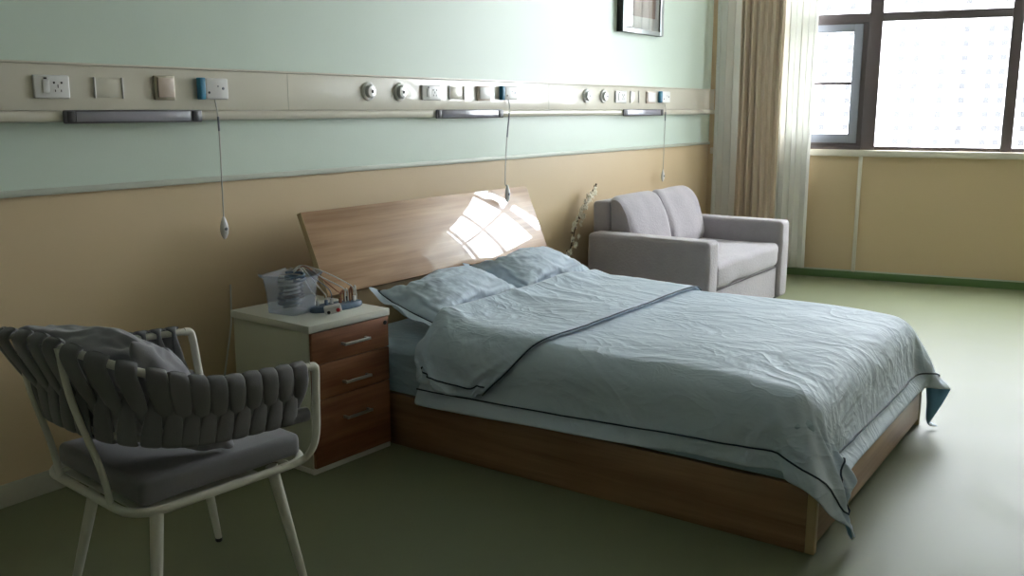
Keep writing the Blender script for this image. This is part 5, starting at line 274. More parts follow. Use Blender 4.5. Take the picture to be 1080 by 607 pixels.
FLAP = [
5682,-26,-2,4,14,6,6,10,8,16,26,24,31,39,40,43,43,44,44,44,44,44,44,44,44,44,44,44,44,44,44,44,44,44,44,44,43,44,44,44,44,44,44,44,44,44,43,44,44,44,43,44,44,44,44,43,45,43,44,44,44,44,44,44,44,45,43,44,44,44,44,45,43,45,44,44,44,44,42,40,
37,34,28,32,14,5,5,8,7,7,5,5,15,22,22,3,-3297,-17,-1,-3,3,4,5,13,15,19,26,26,30,38,42,42,43,45,44,43,45,43,44,44,44,44,44,44,44,44,44,44,44,44,43,45,43,44,44,44,44,44,44,44,44,44,44,43,44,44,43,44,44,44,44,44,43,45,43,44,44,44,44,44,44,44,
44,44,44,44,44,44,44,44,44,44,44,45,41,40,39,33,27,33,14,9,8,6,6,1,14,9,6,21,22,3,-3325,18,15,5,1,-1,-12,17,9,8,30,32,25,39,40,43,44,44,44,44,44,44,43,45,43,44,45,43,44,44,44,44,44,44,43,45,44,44,43,44,44,44,44,44,44,44,43,44,44,43,44,44,
44,44,44,43,44,44,44,44,44,44,44,44,44,44,44,44,44,44,44,44,43,45,44,44,44,44,42,41,38,31,29,34,11,10,6,7,1,12,7,12,8,24,16,6,-3355,11,19,14,23,-15,10,-7,11,27,30,24,30,37,42,42,43,44,44,44,44,44,44,44,44,44,44,43,44,44,44,44,44,44,44,43,
44,44,44,44,44,43,44,44,44,45,43,44,43,44,44,44,44,43,44,44,44,44,44,44,44,44,44,43,45,44,44,44,44,44,44,43,45,44,44,44,43,44,43,41,35,35,28,34,11,9,5,9,1,7,14,5,20,11,21,8,-3348,6,10,34,6,-8,-17,9,27,16,32,26,34,31,41,43,44,44,44,44,43,44,
44,44,44,44,44,44,44,43,44,44,44,44,44,44,43,44,44,44,44,44,44,44,43,44,44,43,44,44,44,44,43,45,43,44,44,44,43,45,43,45,43,44,45,44,43,44,44,44,44,44,44,44,44,44,44,44,42,42,37,32,33,30,12,6,11,-1,13,7,10,2,15,19,19,8,-3328,11,13,13,-14,
-16,-4,29,14,24,21,29,38,28,42,43,43,44,44,44,44,43,44,44,44,44,44,44,43,45,44,43,44,44,44,44,44,43,44,44,44,44,44,44,43,44,43,44,44,44,43,44,44,44,44,44,44,43,44,44,44,44,44,44,44,45,44,43,44,44,44,44,44,44,44,44,44,43,43,40,39,34,29,31,
12,6,11,-1,11,4,10,14,10,18,19,8,-3319,16,-1,-5,-21,-2,13,18,25,12,32,25,37,29,40,44,43,45,43,44,44,44,44,44,43,44,44,44,44,44,43,45,43,44,44,44,44,44,44,44,43,44,44,44,44,43,44,44,43,44,44,43,44,44,43,45,43,44,44,44,44,44,44,44,44,44,44,
44,44,44,43,45,44,44,44,44,43,45,41,41,38,34,33,26,14,3,11,2,7,14,11,9,9,22,14,6,-3327,16,-16,-6,-5,11,21,7,25,12,32,25,36,30,42,43,42,45,43,45,43,44,44,44,44,43,44,44,44,44,44,44,44,43,44,44,44,44,44,43,45,44,43,44,44,42,44,44,44,44,44,44,
43,44,44,44,44,43,44,44,44,44,43,45,44,44,43,45,43,45,44,43,45,44,44,43,45,43,42,41,38,32,35,22,19,4,5,11,8,1,11,9,21,17,13,6,-3329,13,-17,8,-7,18,5,10,25,13,31,26,38,29,40,43,44,44,44,44,44,44,43,44,44,44,43,45,43,44,44,44,44,43,45,43,44,
44,44,44,43,44,44,44,44,43,43,44,44,44,43,45,43,43,45,43,44,44,44,44,43,44,45,44,43,45,44,43,44,44,44,44,45,43,44,44,44,43,43,40,39,35,30,21,21,9,7,1,12,0,14,11,10,21,17,6,-3333,9,-12,17,-2,1,17,3,24,20,18,32,38,30,42,41,44,44,44,44,44,44,
43,44,44,44,44,44,44,44,43,44,44,44,43,45,43,44,44,43,45,43,44,44,44,43,43,44,44,44,44,43,43,44,44,44,44,44,44,44,43,45,44,44,44,43,44,44,44,44,44,44,44,44,44,44,43,44,42,42,37,36,29,23,18,11,1,10,2,10,5,11,19,12,18,25,-3351,7,-5,20,-6,5,
14,4,16,19,24,31,33,38,41,43,42,44,44,44,44,44,44,44,43,44,44,44,44,43,44,44,44,44,44,43,44,44,44,44,44,44,43,44,43,44,43,44,44,44,43,43,44,44,44,44,44,44,43,45,44,43,45,43,44,44,43,45,44,44,44,44,44,44,44,44,44,42,44,39,40,32,34,20,19,6,
11,0,13,3,12,7,21,11,24,6,-3345,2,6,22,-4,10,-1,11,23,9,30,31,27,41,38,42,44,43,44,44,45,43,44,44,44,44,44,43,44,44,44,44,43,44,44,44,43,44,45,43,44,44,44,42,44,43,44,44,44,44,43,43,44,44,44,44,44,43,45,43,44,44,44,44,44,44,43,44,44,45,44,
43,45,43,45,43,44,44,42,42,35,34,34,19,17,16,2,9,4,10,3,17,9,24,8,14,-3347,17,0,19,4,-2,13,2,14,23,18,37,27,37,42,40,44,44,43,44,44,44,44,44,44,44,44,43,44,44,44,44,43,44,44,44,44,44,44,44,44,43,43,43,43,44,44,44,44,44,43,43,44,43,45,44,43,
45,43,44,44,44,44,44,43,44,44,44,44,44,44,44,44,44,44,44,44,43,44,40,38,30,34,21,21,10,5,11,6,4,3,16,9,18,22,9,-3353,24,3,17,0,7,0,16,4,20,21,34,38,32,39,43,42,44,43,44,44,44,44,44,44,44,44,43,45,43,45,43,44,43,44,44,44,44,44,44,43,44,43,
43,43,44,44,44,44,43,44,43,44,43,44,44,44,44,44,44,44,44,44,44,44,43,44,44,44,44,44,44,44,44,43,45,44,44,42,41,35,35,31,19,23,12,9,-1,6,4,10,11,14,22,17,4,-3353,30,13,3,11,5,-5,10,11,23,19,37,31,40,33,43,44,43,43,44,44,44,44,43,44,44,44,44,
44,44,43,44,44,44,43,44,44,45,43,44,44,44,43,41,44,44,44,44,43,44,43,43,44,44,44,44,44,44,44,44,44,44,43,44,44,44,44,44,44,44,44,44,44,43,44,44,44,44,43,41,37,31,32,20,23,12,7,1,11,3,16,11,8,20,15,5,-3361,33,18,2,11,8,-4,14,13,11,21,38,29,
40,36,41,44,43,44,43,44,45,44,43,44,43,44,44,44,44,44,44,43,44,44,44,44,43,45,44,43,43,44,42,43,44,44,43,44,44,44,43,44,43,44,44,44,44,44,44,44,44,44,43,44,44,43,44,44,45,43,45,43,44,44,44,44,44,42,41,36,34,30,22,22,11,3,9,6,12,7,17,7,16,
12,11,-3371,27,33,8,0,7,10,0,13,20,17,35,36,33,41,40,44,43,42,44,44,45,44,43,44,44,44,43,44,44,44,44,44,44,43,44,44,44,44,44,44,43,43,41,44,44,43,44,44,43,44,44,44,43,44,44,44,44,44,44,44,44,43,44,44,43,45,43,44,44,44,44,44,44,44,43,43,44,
43,41,38,32,31,22,19,13,3,11,8,2,17,11,17,7,17,10,-3381,24,39,14,0,10,-1,14,6,19,19,36,30,41,35,43,43,43,43,43,44,44,44,44,44,44,44,44,44,43,44,44,44,44,44,43,44,44,44,44,44,43,42,42,44,43,44,44,44,43,44,44,44,43,44,44,44,44,44,44,44,43,44,
43,44,44,44,44,44,44,44,44,44,43,44,44,42,44,42,42,38,33,31,21,20,11,8,0,8,8,18,8,20,14,11,4,-3383,22,41,22,7,1,2,11,9,23,17,32,36,34,42,38,43,43,43,44,43,45,44,44,44,43,44,44,44,44,44,43,44,44,44,44,43,44,44,44,43,44,43,41,44,43,44,44,43,
45,43,44,44,43,44,43,45,44,44,44,43,44,43,44,43,45,44,43,45,43,44,44,44,44,43,43,43,45,41,41,38,34,30,23,19,13,3,9,6,11,7,18,7,16,18,5,-3375,-1,44,28,4,13,-1,12,12,13,23,35,28,38,38,44,42,43,42,44,44,43,44,43,44,44,44,44,44,44,44,44,44,43,
44,44,44,44,43,44,42,44,44,40,43,45,44,43,44,45,43,44,44,43,44,44,44,44,43,44,45,42,45,43,43,45,43,44,44,44,44,44,43,42,44,44,43,45,41,41,38,34,30,23,20,9,12,3,13,4,13,7,14,17,16,3,-3349,-24,25,42,9,5,13,2,16,13,28,25,34,41,35,40,42,43,44,
44,43,44,43,44,44,44,44,44,44,44,44,44,43,44,44,44,44,43,45,43,42,43,41,44,43,44,44,44,44,44,44,44,44,43,43,45,44,44,44,44,43,44,43,44,43,44,44,44,44,43,44,44,41,43,44,45,43,43,43,40,39,34,29,24,20,10,7,13,4,13,5,19,15,14,7,4,-3319,-28,-16,
37,37,8,-1,5,18,14,25,26,39,35,41,38,40,44,41,44,44,44,43,44,44,44,44,44,44,44,44,44,43,44,44,44,44,44,42,43,44,43,41,43,44,44,44,44,44,44,44,44,43,44,44,44,44,44,43,45,43,44,43,43,44,44,44,44,43,45,43,41,43,44,44,43,43,44,43,40,39,33,30,
25,18,13,12,5,13,6,12,5,10,16,20,5,-3327,8,-26,-3,33,38,7,7,-1,19,30,26,26,40,37,39,43,43,43,42,44,44,44,43,44,44,44,43,45,44,44,44,43,44,44,44,43,45,42,43,43,44,41,43,44,44,44,44,44,43,45,44,43,44,44,44,44,44,44,43,43,44,44,43,44,44,44,44,
44,44,40,43,44,43,44,44,42,43,44,38,40,34,29,25,19,14,6,10,10,13,10,8,4,16,13,17,-3352,35,0,-15,-4,39,6,11,32,16,15,33,27,26,42,41,43,40,44,42,44,43,44,44,44,43,44,44,44,44,44,44,44,44,44,44,43,43,44,42,44,43,41,44,44,44,44,44,44,44,44,44,
44,43,44,44,44,43,44,44,43,44,42,45,44,43,45,44,44,40,43,44,43,44,44,42,43,44,41,43,35,35,27,24,18,17,3,6,8,11,16,5,10,17,19,14,-3365,23,35,8,-21,3,41,20,3,22,24,25,29,31,30,43,42,44,41,44,43,44,44,43,44,44,44,44,44,44,43,44,44,44,44,44,43,
44,43,43,44,41,43,44,44,44,44,44,44,44,44,43,44,44,44,44,44,44,43,44,43,44,42,44,45,44,43,45,42,42,43,44,44,44,42,44,43,43,45,37,34,24,30,31,12,16,20,3,2,12,4,19,9,22,13,15,-3375,35,11,42,0,-18,6,26,39,29,22,23,26,22,29,31,44,45,42,44,42,
44,44,44,44,44,44,43,44,44,44,44,44,44,44,44,44,44,43,42,44,41,44,44,44,44,43,44,44,44,44,43,44,44,44,43,44,43,44,44,43,44,44,44,43,44,44,42,43,43,44,44,44,44,44,43,44,45,38,36,22,30,26,28,34,10,15,12,-3,13,6,6,22,12,23,12,-3393,40,39,25,
19,1,-22,32,10,30,43,29,27,27,26,23,35,44,46,42,44,44,44,44,44,44,43,44,44,44,44,44,43,44,44,44,44,44,43,42,45,43,42,44,44,44,44,43,44,44,43,44,44,43,44,44,43,44,44,43,45,44,44,43,44,44,43,43,44,42,44,44,44,44,44,44,45,39,36,22,27,29,34,25,
31,33,4,7,9,-3,7,13,10,25,21,16,-3390,16,40,25,38,-6,16,-13,41,31,11,28,30,28,33,33,33,40,43,45,43,44,44,44,45,43,44,44,43,45,43,44,44,43,44,43,44,44,44,44,44,44,43,43,43,44,44,43,44,44,43,44,44,43,43,44,44,44,44,44,44,43,44,45,43,43,43,43,
44,44,43,44,43,44,44,43,45,32,22,33,32,30,24,34,38,28,15,6,-3,10,1,12,8,26,20,20,-3365,-8,20,44,4,33,-12,27,15,35,42,21,31,33,29,33,32,31,40,34,44,44,44,43,44,45,43,45,44,44,44,44,44,44,44,43,43,43,44,44,44,44,43,44,44,44,43,44,43,44,44,44,
44,44,44,43,44,44,43,44,45,43,44,42,39,44,43,44,43,44,44,44,44,43,44,44,29,25,35,22,34,34,34,41,34,27,16,4,2,10,5,2,10,25,25,21,-3386,29,7,12,23,11,29,15,25,33,41,41,34,32,32,31,23,28,18,42,42,43,44,44,45,44,44,44,44,44,45,44,44,44,44,44,
44,43,44,41,43,44,43,44,44,44,45,44,44,44,44,45,44,44,44,44,44,44,43,44,43,42,44,44,37,39,44,43,44,44,44,44,43,44,44,17,36,34,23,36,41,34,37,37,37,28,17,5,3,1,6,10,10,13,15,26,4233,-36,-36,-38,-37,-38,-36,-33,-33,-30,-27,-26,-24,-23,-21,
-18,-14,-4,-2,-3,-3,-3,-3,-3,-2,-3,-3,-3,-2,-3,-2,-2,-1,-2,-1,-1,-1,0,-1,0,1,1,1,2,1,2,2,3,1,3,3,2,3,2,3,2,2,3,2,2,2,2,2,1,1,1,1,0,0,0,0,-1,-1,-1,-2,-1,-2,-2,-1,-1,-2,-1,-2,-1,-1,-1,-1,-1,-1,-1,0,0,-1,-1,0,0,522,-38,-34,-35,-39,-37,-35,-32,
-30,-28,-26,-25,-24,-22,-20,-18,-13,-4,-3,-2,-3,-3,-3,-3,-3,-2,-3,-2,-3,-3,-2,-2,-2,-1,-1,-1,-1,0,-1,0,1,1,1,1,2,2,1,3,2,2,3,3,2,3,2,3,2,2,3,2,2,2,1,2,1,1,0,1,0,0,-1,0,-1,-1,-2,-1,-2,-2,-1,-2,-1,-1,-2,-2,-1,0,-2,0,-1,-1,-1,0,-1,0,-1,1,491,
-19,-44,-40,-35,-32,-26,-31,-29,-27,-25,-24,-22,-22,-19,-17,-14,-3,-3,-3,-3,-3,-2,-3,-3,-3,-3,-2,-2,-3,-2,-2,-2,-2,-1,-1,0,-1,0,0,1,0,1,2,2,2,1,3,1,3,3,2,3,3,2,3,2,3,1,3,2,1,2,2,0,1,1,0,0,1,-1,-1,0,-2,-1,-2,-1,-2,-2,-1,-1,-2,-1,-2,-1,-1,-1,
-1,0,-1,-1,-1,0,-1,0,0,464,-31,-30,-31,-30,-30,-24,-33,-27,-24,-24,-24,-21,-21,-19,-16,-13,-4,-2,-3,-3,-3,-3,-3,-2,-3,-3,-2,-3,-2,-2,-2,-3,-1,-1,-1,-1,0,0,0,0,1,1,2,1,1,3,2,2,3,2,3,3,2,3,2,2,3,2,2,2,2,2,1,1,1,0,1,0,0,-1,0,-1,-1,-1,-2,-2,-1,
-2,-1,-2,-1,-1,-2,-1,-1,-1,-1,-1,0,-1,-1,-1,0,0,0,452,-29,-31,-32,-26,-32,-31,-25,-25,-22,-23,-23,-22,-19,-18,-16,-12,-4,-3,-3,-2,-3,-3,-3,-3,-2,-3,-3,-2,-2,-3,-2,-1,-2,-1,-1,-1,-1,0,1,0,1,1,1,1,2,2,2,3,2,3,2,3,2,3,3,2,3,2,2,2,2,1,2,1,1,0,
1,0,0,-1,0,-1,-1,-2,-1,-2,-2,-1,-2,-1,-1,-2,-1,-1,-1,-1,-1,-1,-1,-1,0,-1,0,-1,1,399,-17,-19,-17,-25,-35,-24,-25,-22,-22,-22,-21,-21,-19,-17,-15,-13,-3,-3,-3,-3,-2,-4,-2,-3,-3,-2,-3,-2,-2,-3,-2,-2,-1,-2,0,-1,-1,0,0,1,1,0,2,1,2,2,2,3,2,2,3,3,
2,3,2,3,2,2,3,2,2,1,1,2,0,1,0,1,-1,0,0,-2,-1,-1,-1,-2,-2,-1,-2,-2,-1,-1,-1,-2,-1,-1,-1,-1,-1,0,-1,-1,0,0,0,385,-16,-15,-20,-34,-23,-22,-25,-21,-21,-21,-20,-19,-19,-16,-15,-12,-4,-2,-3,-3,-3,-2,-4,-2,-3,-3,-2,-3,-2,-2,-2,-2,-2,0,-2,0,-1,0,0,
0,1,1,1,2,2,1,3,2,3,2,3,3,2,3,2,3,2,2,2,2,2,1,2,1,1,0,1,0,0,0,-1,-1,-1,-1,-2,-1,-2,-2,-1,-2,-1,-2,0,-2,-1,-1,-1,-1,-1,-1,-1,0,0,0,0,371,-16,-27,-23,-17,-20,-23,-21,-21,-20,-20,-19,-19,-17,-17,-14,-11,-4,-2,-4,-2,-3,-3,-3,-3,-2,-3,-3,-2,-2,
-3,-1,-2,-2,-1,0,-2,0,0,0,0,1,1,1,1,2,2,2,3,2,2,3,3,3,2,3,2,3,2,2,2,1,2,2,1,1,0,0,1,0,0,-1,-1,-1,-2,-1,-2,-2,-1,-2,-1,-1,-2,-1,-1,-1,-1,-2,-1,-1,-1,0,-1,0,1,0,357,-16,-25,-21,-18,-20,-20,-20,-20,-19,-19,-19,-17,-17,-16,-14,-11,-3,-3,-3,-3,
-3,-2,-3,-4,-2,-2,-3,-2,-2,-3,-2,-2,-1,-1,-1,-1,0,0,-1,1,1,1,1,1,2,2,2,2,2,3,3,3,2,3,3,2,2,3,1,3,1,2,1,2,0,1,1,-1,1,-1,0,-2,-1,-1,-1,-3,-1,-2,-1,-2,-1,-1,-2,-1,-1,-1,-1,-1,-1,-1,-1,0,0,1,0,343,-16,-22,-22,-18,-18,-19,-18,-19,-19,-18,-17,
-17,-16,-16,-13,-10,-4,-2,-3,-3,-4,-2,-3,-3,-2,-3,-2,-3,-2,-2,-2,-2,-2,0,-1,-1,-1,0,1,-1,1,1,1,2,2,1,3,2,2,2,3,3,3,3,2,3,2,2,2,2,2,2,1,1,1,1,0,0,0,0,-1,-1,-1,-1,-2,-2,-1,-2,-1,-2,-1,-1,-2,-1,-1,-1,-2,0,-1,-2,0,-1,1,0,-2,331,-15,-20,-22,-15,
-18,-17,-18,-18,-19,-16,-17,-17,-14,-15,-13,-10,-3,-2,-4,-3,-3,-2,-3,-3,-3,-2,-3,-2,-2,-2,-2,-2,-1,-2,0,-2,0,0,0,0,0,1,2,1,2,3,1,3,2,2,3,3,2,3,3,2,2,3,2,2,2,2,1,1,1,0,1,0,-1,0,0,-1,-1,-2,-1,-2,-2,-1,-2,-1,-1,-2,-1,-1,-1,-2,-1,-1,-1,-1,0,-1,
0,-1,-1,319,-16,-18,-21,-15,-17,-15,-17,-19,-16,-17,-15,-15,-15,-14,-12,-10,-2,-3,-3,-3,-3,-3,-2,-3,-3,-3,-2,-2,-3,-2,-2,-2,-1,-1,-1,-1,0,-1,0,1,0,1,1,2,2,2,2,2,3,2,3,3,2,3,2,3,2,2,3,2,1,2,1,1,2,0,1,0,-1,0,-1,-1,-1,-1,-2,-1,-2,-1,-2,-1,-1,
-1,-2,-1,-2,-1,-1,-1,-1,-2,0,-1,0,-1,0,304,-16,-15,-19,-16,-15,-16,-14,-18,-15,-17,-14,-14,-15,-12,-12,-9,-3,-3,-2,-4,-2,-3,-2,-3,-3,-3,-2,-3,-2,-2,-2,-1,-2,-2,0,-1,-1,0,0,0,1,0,2,2,1,3,2,2,2,3,3,2,3,2,3,3,2,2,2,2,2,2,1,2,0,1,0,1,-1,-1,-1,
0,-1,-2,-1,-2,-1,-2,-1,-1,-2,-1,-1,-2,-1,-1,-2,-1,-1,-1,0,-1,-1,-1,0,290,-15,-14,-17,-14,-16,-14,-14,-16,-15,-15,-14,-14,-13,-13,-11,-8,-2,-3,-3,-3,-3,-2,-3,-3,-2,-3,-2,-3,-2,-3,-1,-2,-1,-2,0,-2,0,0,0,0,0,1,2,1,2,2,2,3,2,3,2,3,3,2,3,2,3,2,
2,2,2,1,2,1,1,1,0,0,0,-1,0,-1,-2,-1,-2,-1,-2,-1,-1,-2,-1,-1,-1,-2,-1,-2,-1,-1,-1,-1,-1,-1,-1,0,-1,276,-13,-14,-14,-15,-13,-13,-14,-15,-14,-14,-14,-13,-12,-12,-12,-7,-3,-2,-3,-3,-2,-3,-3,-2,-2,-3,-3,-2,-3,-1,-2,-2,-2,-1,-1,-1,-1,0,0,0,1,1,1,
2,2,2,2,3,2,2,3,3,2,3,2,3,2,3,2,2,1,2,1,1,2,0,0,1,-1,0,-1,-1,-1,-1,-2,-2,-1,-2,-1,-1,-1,-1,-2,-1,-2,-1,-2,-1,-1,-1,-1,0,-1,0,-1,262,-12,-14,-12,-13,-14,-11,-14,-14,-13,-13,-13,-12,-11,-12,-11,-8,-2,-2,-3,-2,-3,-2,-3,-3,-2,-2,-3,-3,-2,-2,-2,
-1,-2,-1,-1,-1,0,-1,0,0,0,2,1,2,2,2,2,2,3,2,3,2,3,3,2,3,2,2,3,1,2,2,0,2,1,1,0,0,0,0,-1,-1,-1,-2,-2,-1,-1,-1,-2,-1,-2,-1,-1,-1,-2,-1,-2,-1,-1,-2,-1,1,-1,-1,0,246,-14,-8,-11,-12,-12,-12,-12,-13,-12,-12,-12,-12,-11,-10,-10,-8,-4,-1,-2,-2,-3,
-3,-2,-3,-3,-2,-2,-3,-2,-3,-1,-2,-1,-2,-1,0,-1,-1,1,0,0,1,1,2,2,3,2,2,3,2,2,2,4,2,3,2,3,2,2,2,1,1,3,0,2,0,0,1,0,-1,-1,-1,0,-3,-1,-2,-1,-1,-1,-1,-2,-1,-1,-2,-1,-2,-1,-1,-2,-1,-1,0,-1,-1,1,230,-15,-3,-10,-11,-12,-10,-11,-11,-12,-11,-12,-11,
-11,-9,-9,-9,-2,-3,-1,-2,-2,-3,-3,-2,-3,-2,-3,-2,-2,-3,-1,-2,-2,-1,-1,-1,0,-1,0,0,1,1,1,2,2,2,3,2,2,3,2,2,3,3,2,3,2,3,2,1,2,1,1,2,1,1,1,-1,0,0,-1,-1,-2,-1,-1,-2,-1,-1,-2,-1,-1,-1,-1,-2,-1,-2,-2,-1,-2,-1,0,-1,0,-1,0,216,-17,1,-8,-10,-10,-10,
-10,-10,-11,-10,-11,-11,-10,-9,-9,-8,-1,-3,-2,-1,-3,-2,-3,-3,-2,-3,-2,-2,-3,-2,-1,-2,-2,-1,-1,-1,-1,0,0,-1,0,2,2,2,2,2,2,3,2,2,2,2,4,2,4,2,2,3,1,1,1,3,1,2,1,1,0,0,0,-1,0,-2,-2,0,-2,-1,-2,-1,-1,-1,-1,-1,-2,-1,-2,-1,-2,-2,-1,-1,-1,0,0,-1,0,
200,-17,5,-7,-10,-8,-9,-9,-9,-10,-9,-11,-10,-9,-10,-7,-7,-4,0,-3,-2,-1,-3,-2,-3,-3,-2,-2,-3,-2,-2,-2,-2,-1,-1,-1,-1,-1,-1,0,-1,0,3,2,2,1,2,3,2,3,2,2,2,4,2,3,2,3,1,3,0,1,0,3,3,1,1,1,0,-1,0,-1,-2,-2,-1,0,-1,-2,-1,-1,-1,-1,-1,-2,-1,-2,-2,-2,
-1,-1,-1,0,-1,0,-1,0,172,-2,-10,10,-9,-8,-7,-8,-8,-8,-10,-10,-8,-10,-8,-9,-7,-1,-1,-2,-2,-3,-1,-3,-2,-3,-2,-3,-2,-2,-2,-3,-2,0,-1,-2,0,-1,-1,0,-1,-1,3,2,2,2,1,3,3,2,2,3,2,3,4,2,2,2,2,2,1,1,-1,3,3,1,2,-1,0,-2,-1,0,-1,0,-1,-1,-1,-2,0,-2,0,-2,
0,-2,-1,-2,-2,-2,-1,-1,-1,-1,-1,0,0,-1,125,18,1,-1,9,-9,-4,-7,-7,-8,-8,-9,-9,-8,-8,-8,-6,-4,2,-3,-2,-3,-3,-3,0,-2,-3,-2,-3,-2,-3,-1,-4,1,-1,0,-2,0,-3,0,-1,1,2,3,1,2,3,2,2,3,2,2,3,3,3,2,2,3,0,2,0,0,2,4,2,1,1,1,-3,0,-1,0,0,-1,0,-2,-1,0,-1,-2,
-1,-1,0,-2,-1,-2,-2,-3,-1,-1,-1,-1,-1,-1,1,0,112,-7,19,-2,2,11,-8,-7,-1,-7,-8,-9,-7,-7,-8,-7,-6,-4,-2,2,-3,-2,-3,-4,-3,-1,-2,-1,-3,-2,-2,-3,-2,0,-1,-1,-1,-1,-1,-2,0,2,2,2,2,2,2,3,1,3,2,2,3,3,2,3,2,3,0,1,-1,1,3,4,0,3,0,-1,0,-2,1,1,-1,0,-2,0,
-1,-1,-1,-1,-1,-1,0,-2,-1,-2,-3,-1,-2,-1,-1,-1,-2,0,0,1,86,6,-14,26,2,13,-5,-7,-1,-4,-3,-8,-7,-7,-6,-6,-6,-4,-3,1,-4,0,-4,-2,-3,-1,-2,-2,-3,-2,-3,-3,-1,1,-1,-1,0,-3,0,-2,-1,3,3,2,1,3,1,3,2,2,3,2,2,4,2,2,3,0,0,1,-1,1,6,2,1,0,0,1,-2,2,1,0,0,
-2,-1,1,-1,-2,0,-2,0,0,-2,-1,-2,-2,-3,-2,-2,-2,1,-2,0,0,-1,1,70,-11,8,-8,36,6,1,-10,8,-2,-4,-5,-7,-7,-6,-5,-6,-2,-5,-3,1,-2,-1,-4,-3,-3,-1,-2,-1,-3,-4,-2,1,-2,-1,-1,0,0,-2,-1,-1,4,2,2,1,2,1,4,3,2,2,1,3,1,4,2,3,1,1,0,-1,1,5,1,0,2,-1,0,2,1,1,
-1,0,-2,1,-1,-1,0,-4,2,0,-4,0,0,-3,-2,-1,-2,-3,-1,-2,0,0,0,1,0,52,-6,-6,7,10,32,-6,-8,13,-12,0,-1,-3,0,-5,-7,-4,-1,-5,-4,1,-1,-2,-3,-3,-4,-3,0,-4,-1,-3,-2,1,0,-1,0,-1,-1,-1,-3,0,4,1,1,1,2,3,3,1,2,5,1,1,2,4,3,-1,2,2,-1,2,1,4,2,1,-1,0,3,1,1,
0,0,-3,1,-2,1,-2,-4,3,0,-4,-1,-2,-2,2,-1,-2,-2,-2,-1,-2,-1,1,-1,1,1,9,21,-5,12,4,8,25,-7,5,-9,7,-1,-4,-2,-2,-2,-5,-5,-1,-4,0,-1,-2,-2,-3,-3,-4,0,-2,-2,-3,-2,0,0,0,-2,-1,0,-1,-1,-1,3,2,1,2,1,1,4,3,1,3,2,2,0,5,0,3,0,2,1,1,3,1,2,2,1,1,1,0,2,
-1,-1,-2,-1,-2,-1,-2,3,1,-5,-2,-2,2,-3,0,1,0,-3,-1,-3,-1,-1,0,0,2,0,-54,43,1,32,9,8,11,6,2,-5,12,-1,-2,-3,1,-1,-3,-5,-7,-1,-2,-3,-2,-2,-3,-1,-3,-2,-1,-2,0,-2,-1,-2,-3,-2,0,0,2,1,1,1,1,1,1,2,2,2,2,3,2,2,3,2,2,2,2,1,3,2,1,2,1,1,2,1,1,2,0,1,
-1,-1,-1,-2,-1,0,-2,-2,-6,3,0,-2,-3,2,1,0,0,-2,-2,-2,-1,-1,-1,1,1,1,-110,31,29,12,44,24,4,6,9,-2,-7,9,-3,-17,10,4,1,1,-4,-14,-1,-1,0,0,-1,0,0,-1,-1,0,-1,-1,-2,-2,-3,-7,3,2,2,2,1,1,1,1,0,2,1,2,2,2,1,0,2,1,-1,0,1,0,3,2,1,-1,-1,-11,20,-1,1,1,
0,0,-1,0,-2,-1,-2,-1,-33,33,5,-7,3,2,3,2,2,0,-1,-1,-2,-2,-1,-2,0,0,2,1,-165,19,27,43,29,42,29,10,6,0,-4,-7,-13,-12,-15,-6,-18,0,42,14,-9,-5,-4,-3,-2,-2,-1,-2,-1,-2,0,2,2,1,2,2,1,0,3,-14,6,2,-4,0,1,0,0,1,0,-1,-1,-2,-3,-1,0,0,-1,-1,-6,-6,5,
15,3,3,-21,16,1,0,1,0,0,0,0,0,-1,-28,17,3,35,11,6,3,3,2,1,1,-1,-2,-1,-3,-1,-1,-1,0,-3,3,616,31,39,37,35,37,37,38,40,39,35,36,33,19,19,11,5,2,0,1,-1,0,-1,1,-2,4,-4,1,3,4,-1,3,-1,3,-5,2,2,0,1,-1,1,-2,1,-4,1,1,-7,-3,1,4,-7,1,-5,2,-4,-1,2,1,-2,
0,-1,2,-2,1,-3,-1,1,3,-4,2,-2,0,-1,0,-2,-1,-2,2,-15,-18,-24,-27,-35,-31,-41,-44,-44,-43,-44,-43,-44,-44,-41,-38,-38,-44,186,34,38,39,36,36,37,38,39,37,34,36,33,20,16,12,6,-2,4,-3,3,-4,4,-4,6,-3,4,-4,0,6,-2,4,-3,4,-3,4,0,2,-2,2,-2,0,-2,0,-4,
3,-1,-3,-4,4,-9,-3,3,-4,2,-1,-4,5,-4,3,-3,2,-1,2,-3,2,-5,4,0,-2,-3,3,-4,2,-5,3,-3,0,-14,-19,-21,-29,-35,-30,-42,-43,-43,-44,-44,-44,-42,-42,-44,-39,-38,-44,184,46,25,31,38,42,41,35,41,41,32,30,36,20,19,8,7,0,-2,3,-2,3,-2,2,-3,4,-2,7,-2,1,2,
-2,5,-4,5,0,-2,4,-2,2,-3,2,-2,-1,-5,-2,6,-8,3,-5,0,-2,-5,3,-5,4,-7,2,2,3,-4,4,-4,3,-4,2,-1,-2,3,-3,1,-6,3,-5,4,-1,0,-3,-14,-17,-22,-31,-34,-29,-42,-44,-43,-44,-44,-42,-44,-42,-43,-37,-41,-44,181,42,35,38,34,36,43,37,41,34,31,35,34,22,14,11,
8,-5,6,-4,5,-5,6,-5,3,-4,5,1,2,-1,6,-2,3,-3,4,-2,5,-4,3,-3,4,-5,6,-4,-1,0,-7,4,-7,1,-8,-1,3,-5,3,-4,2,1,-5,4,0,1,-5,3,2,-2,0,-1,3,0,-5,1,-3,1,-5,6,-6,-2,-10,-17,-27,-28,-34,-28,-43,-43,-44,-43,-44,-44,-42,-43,-40,-42,-39,-43,181,42,41,23,
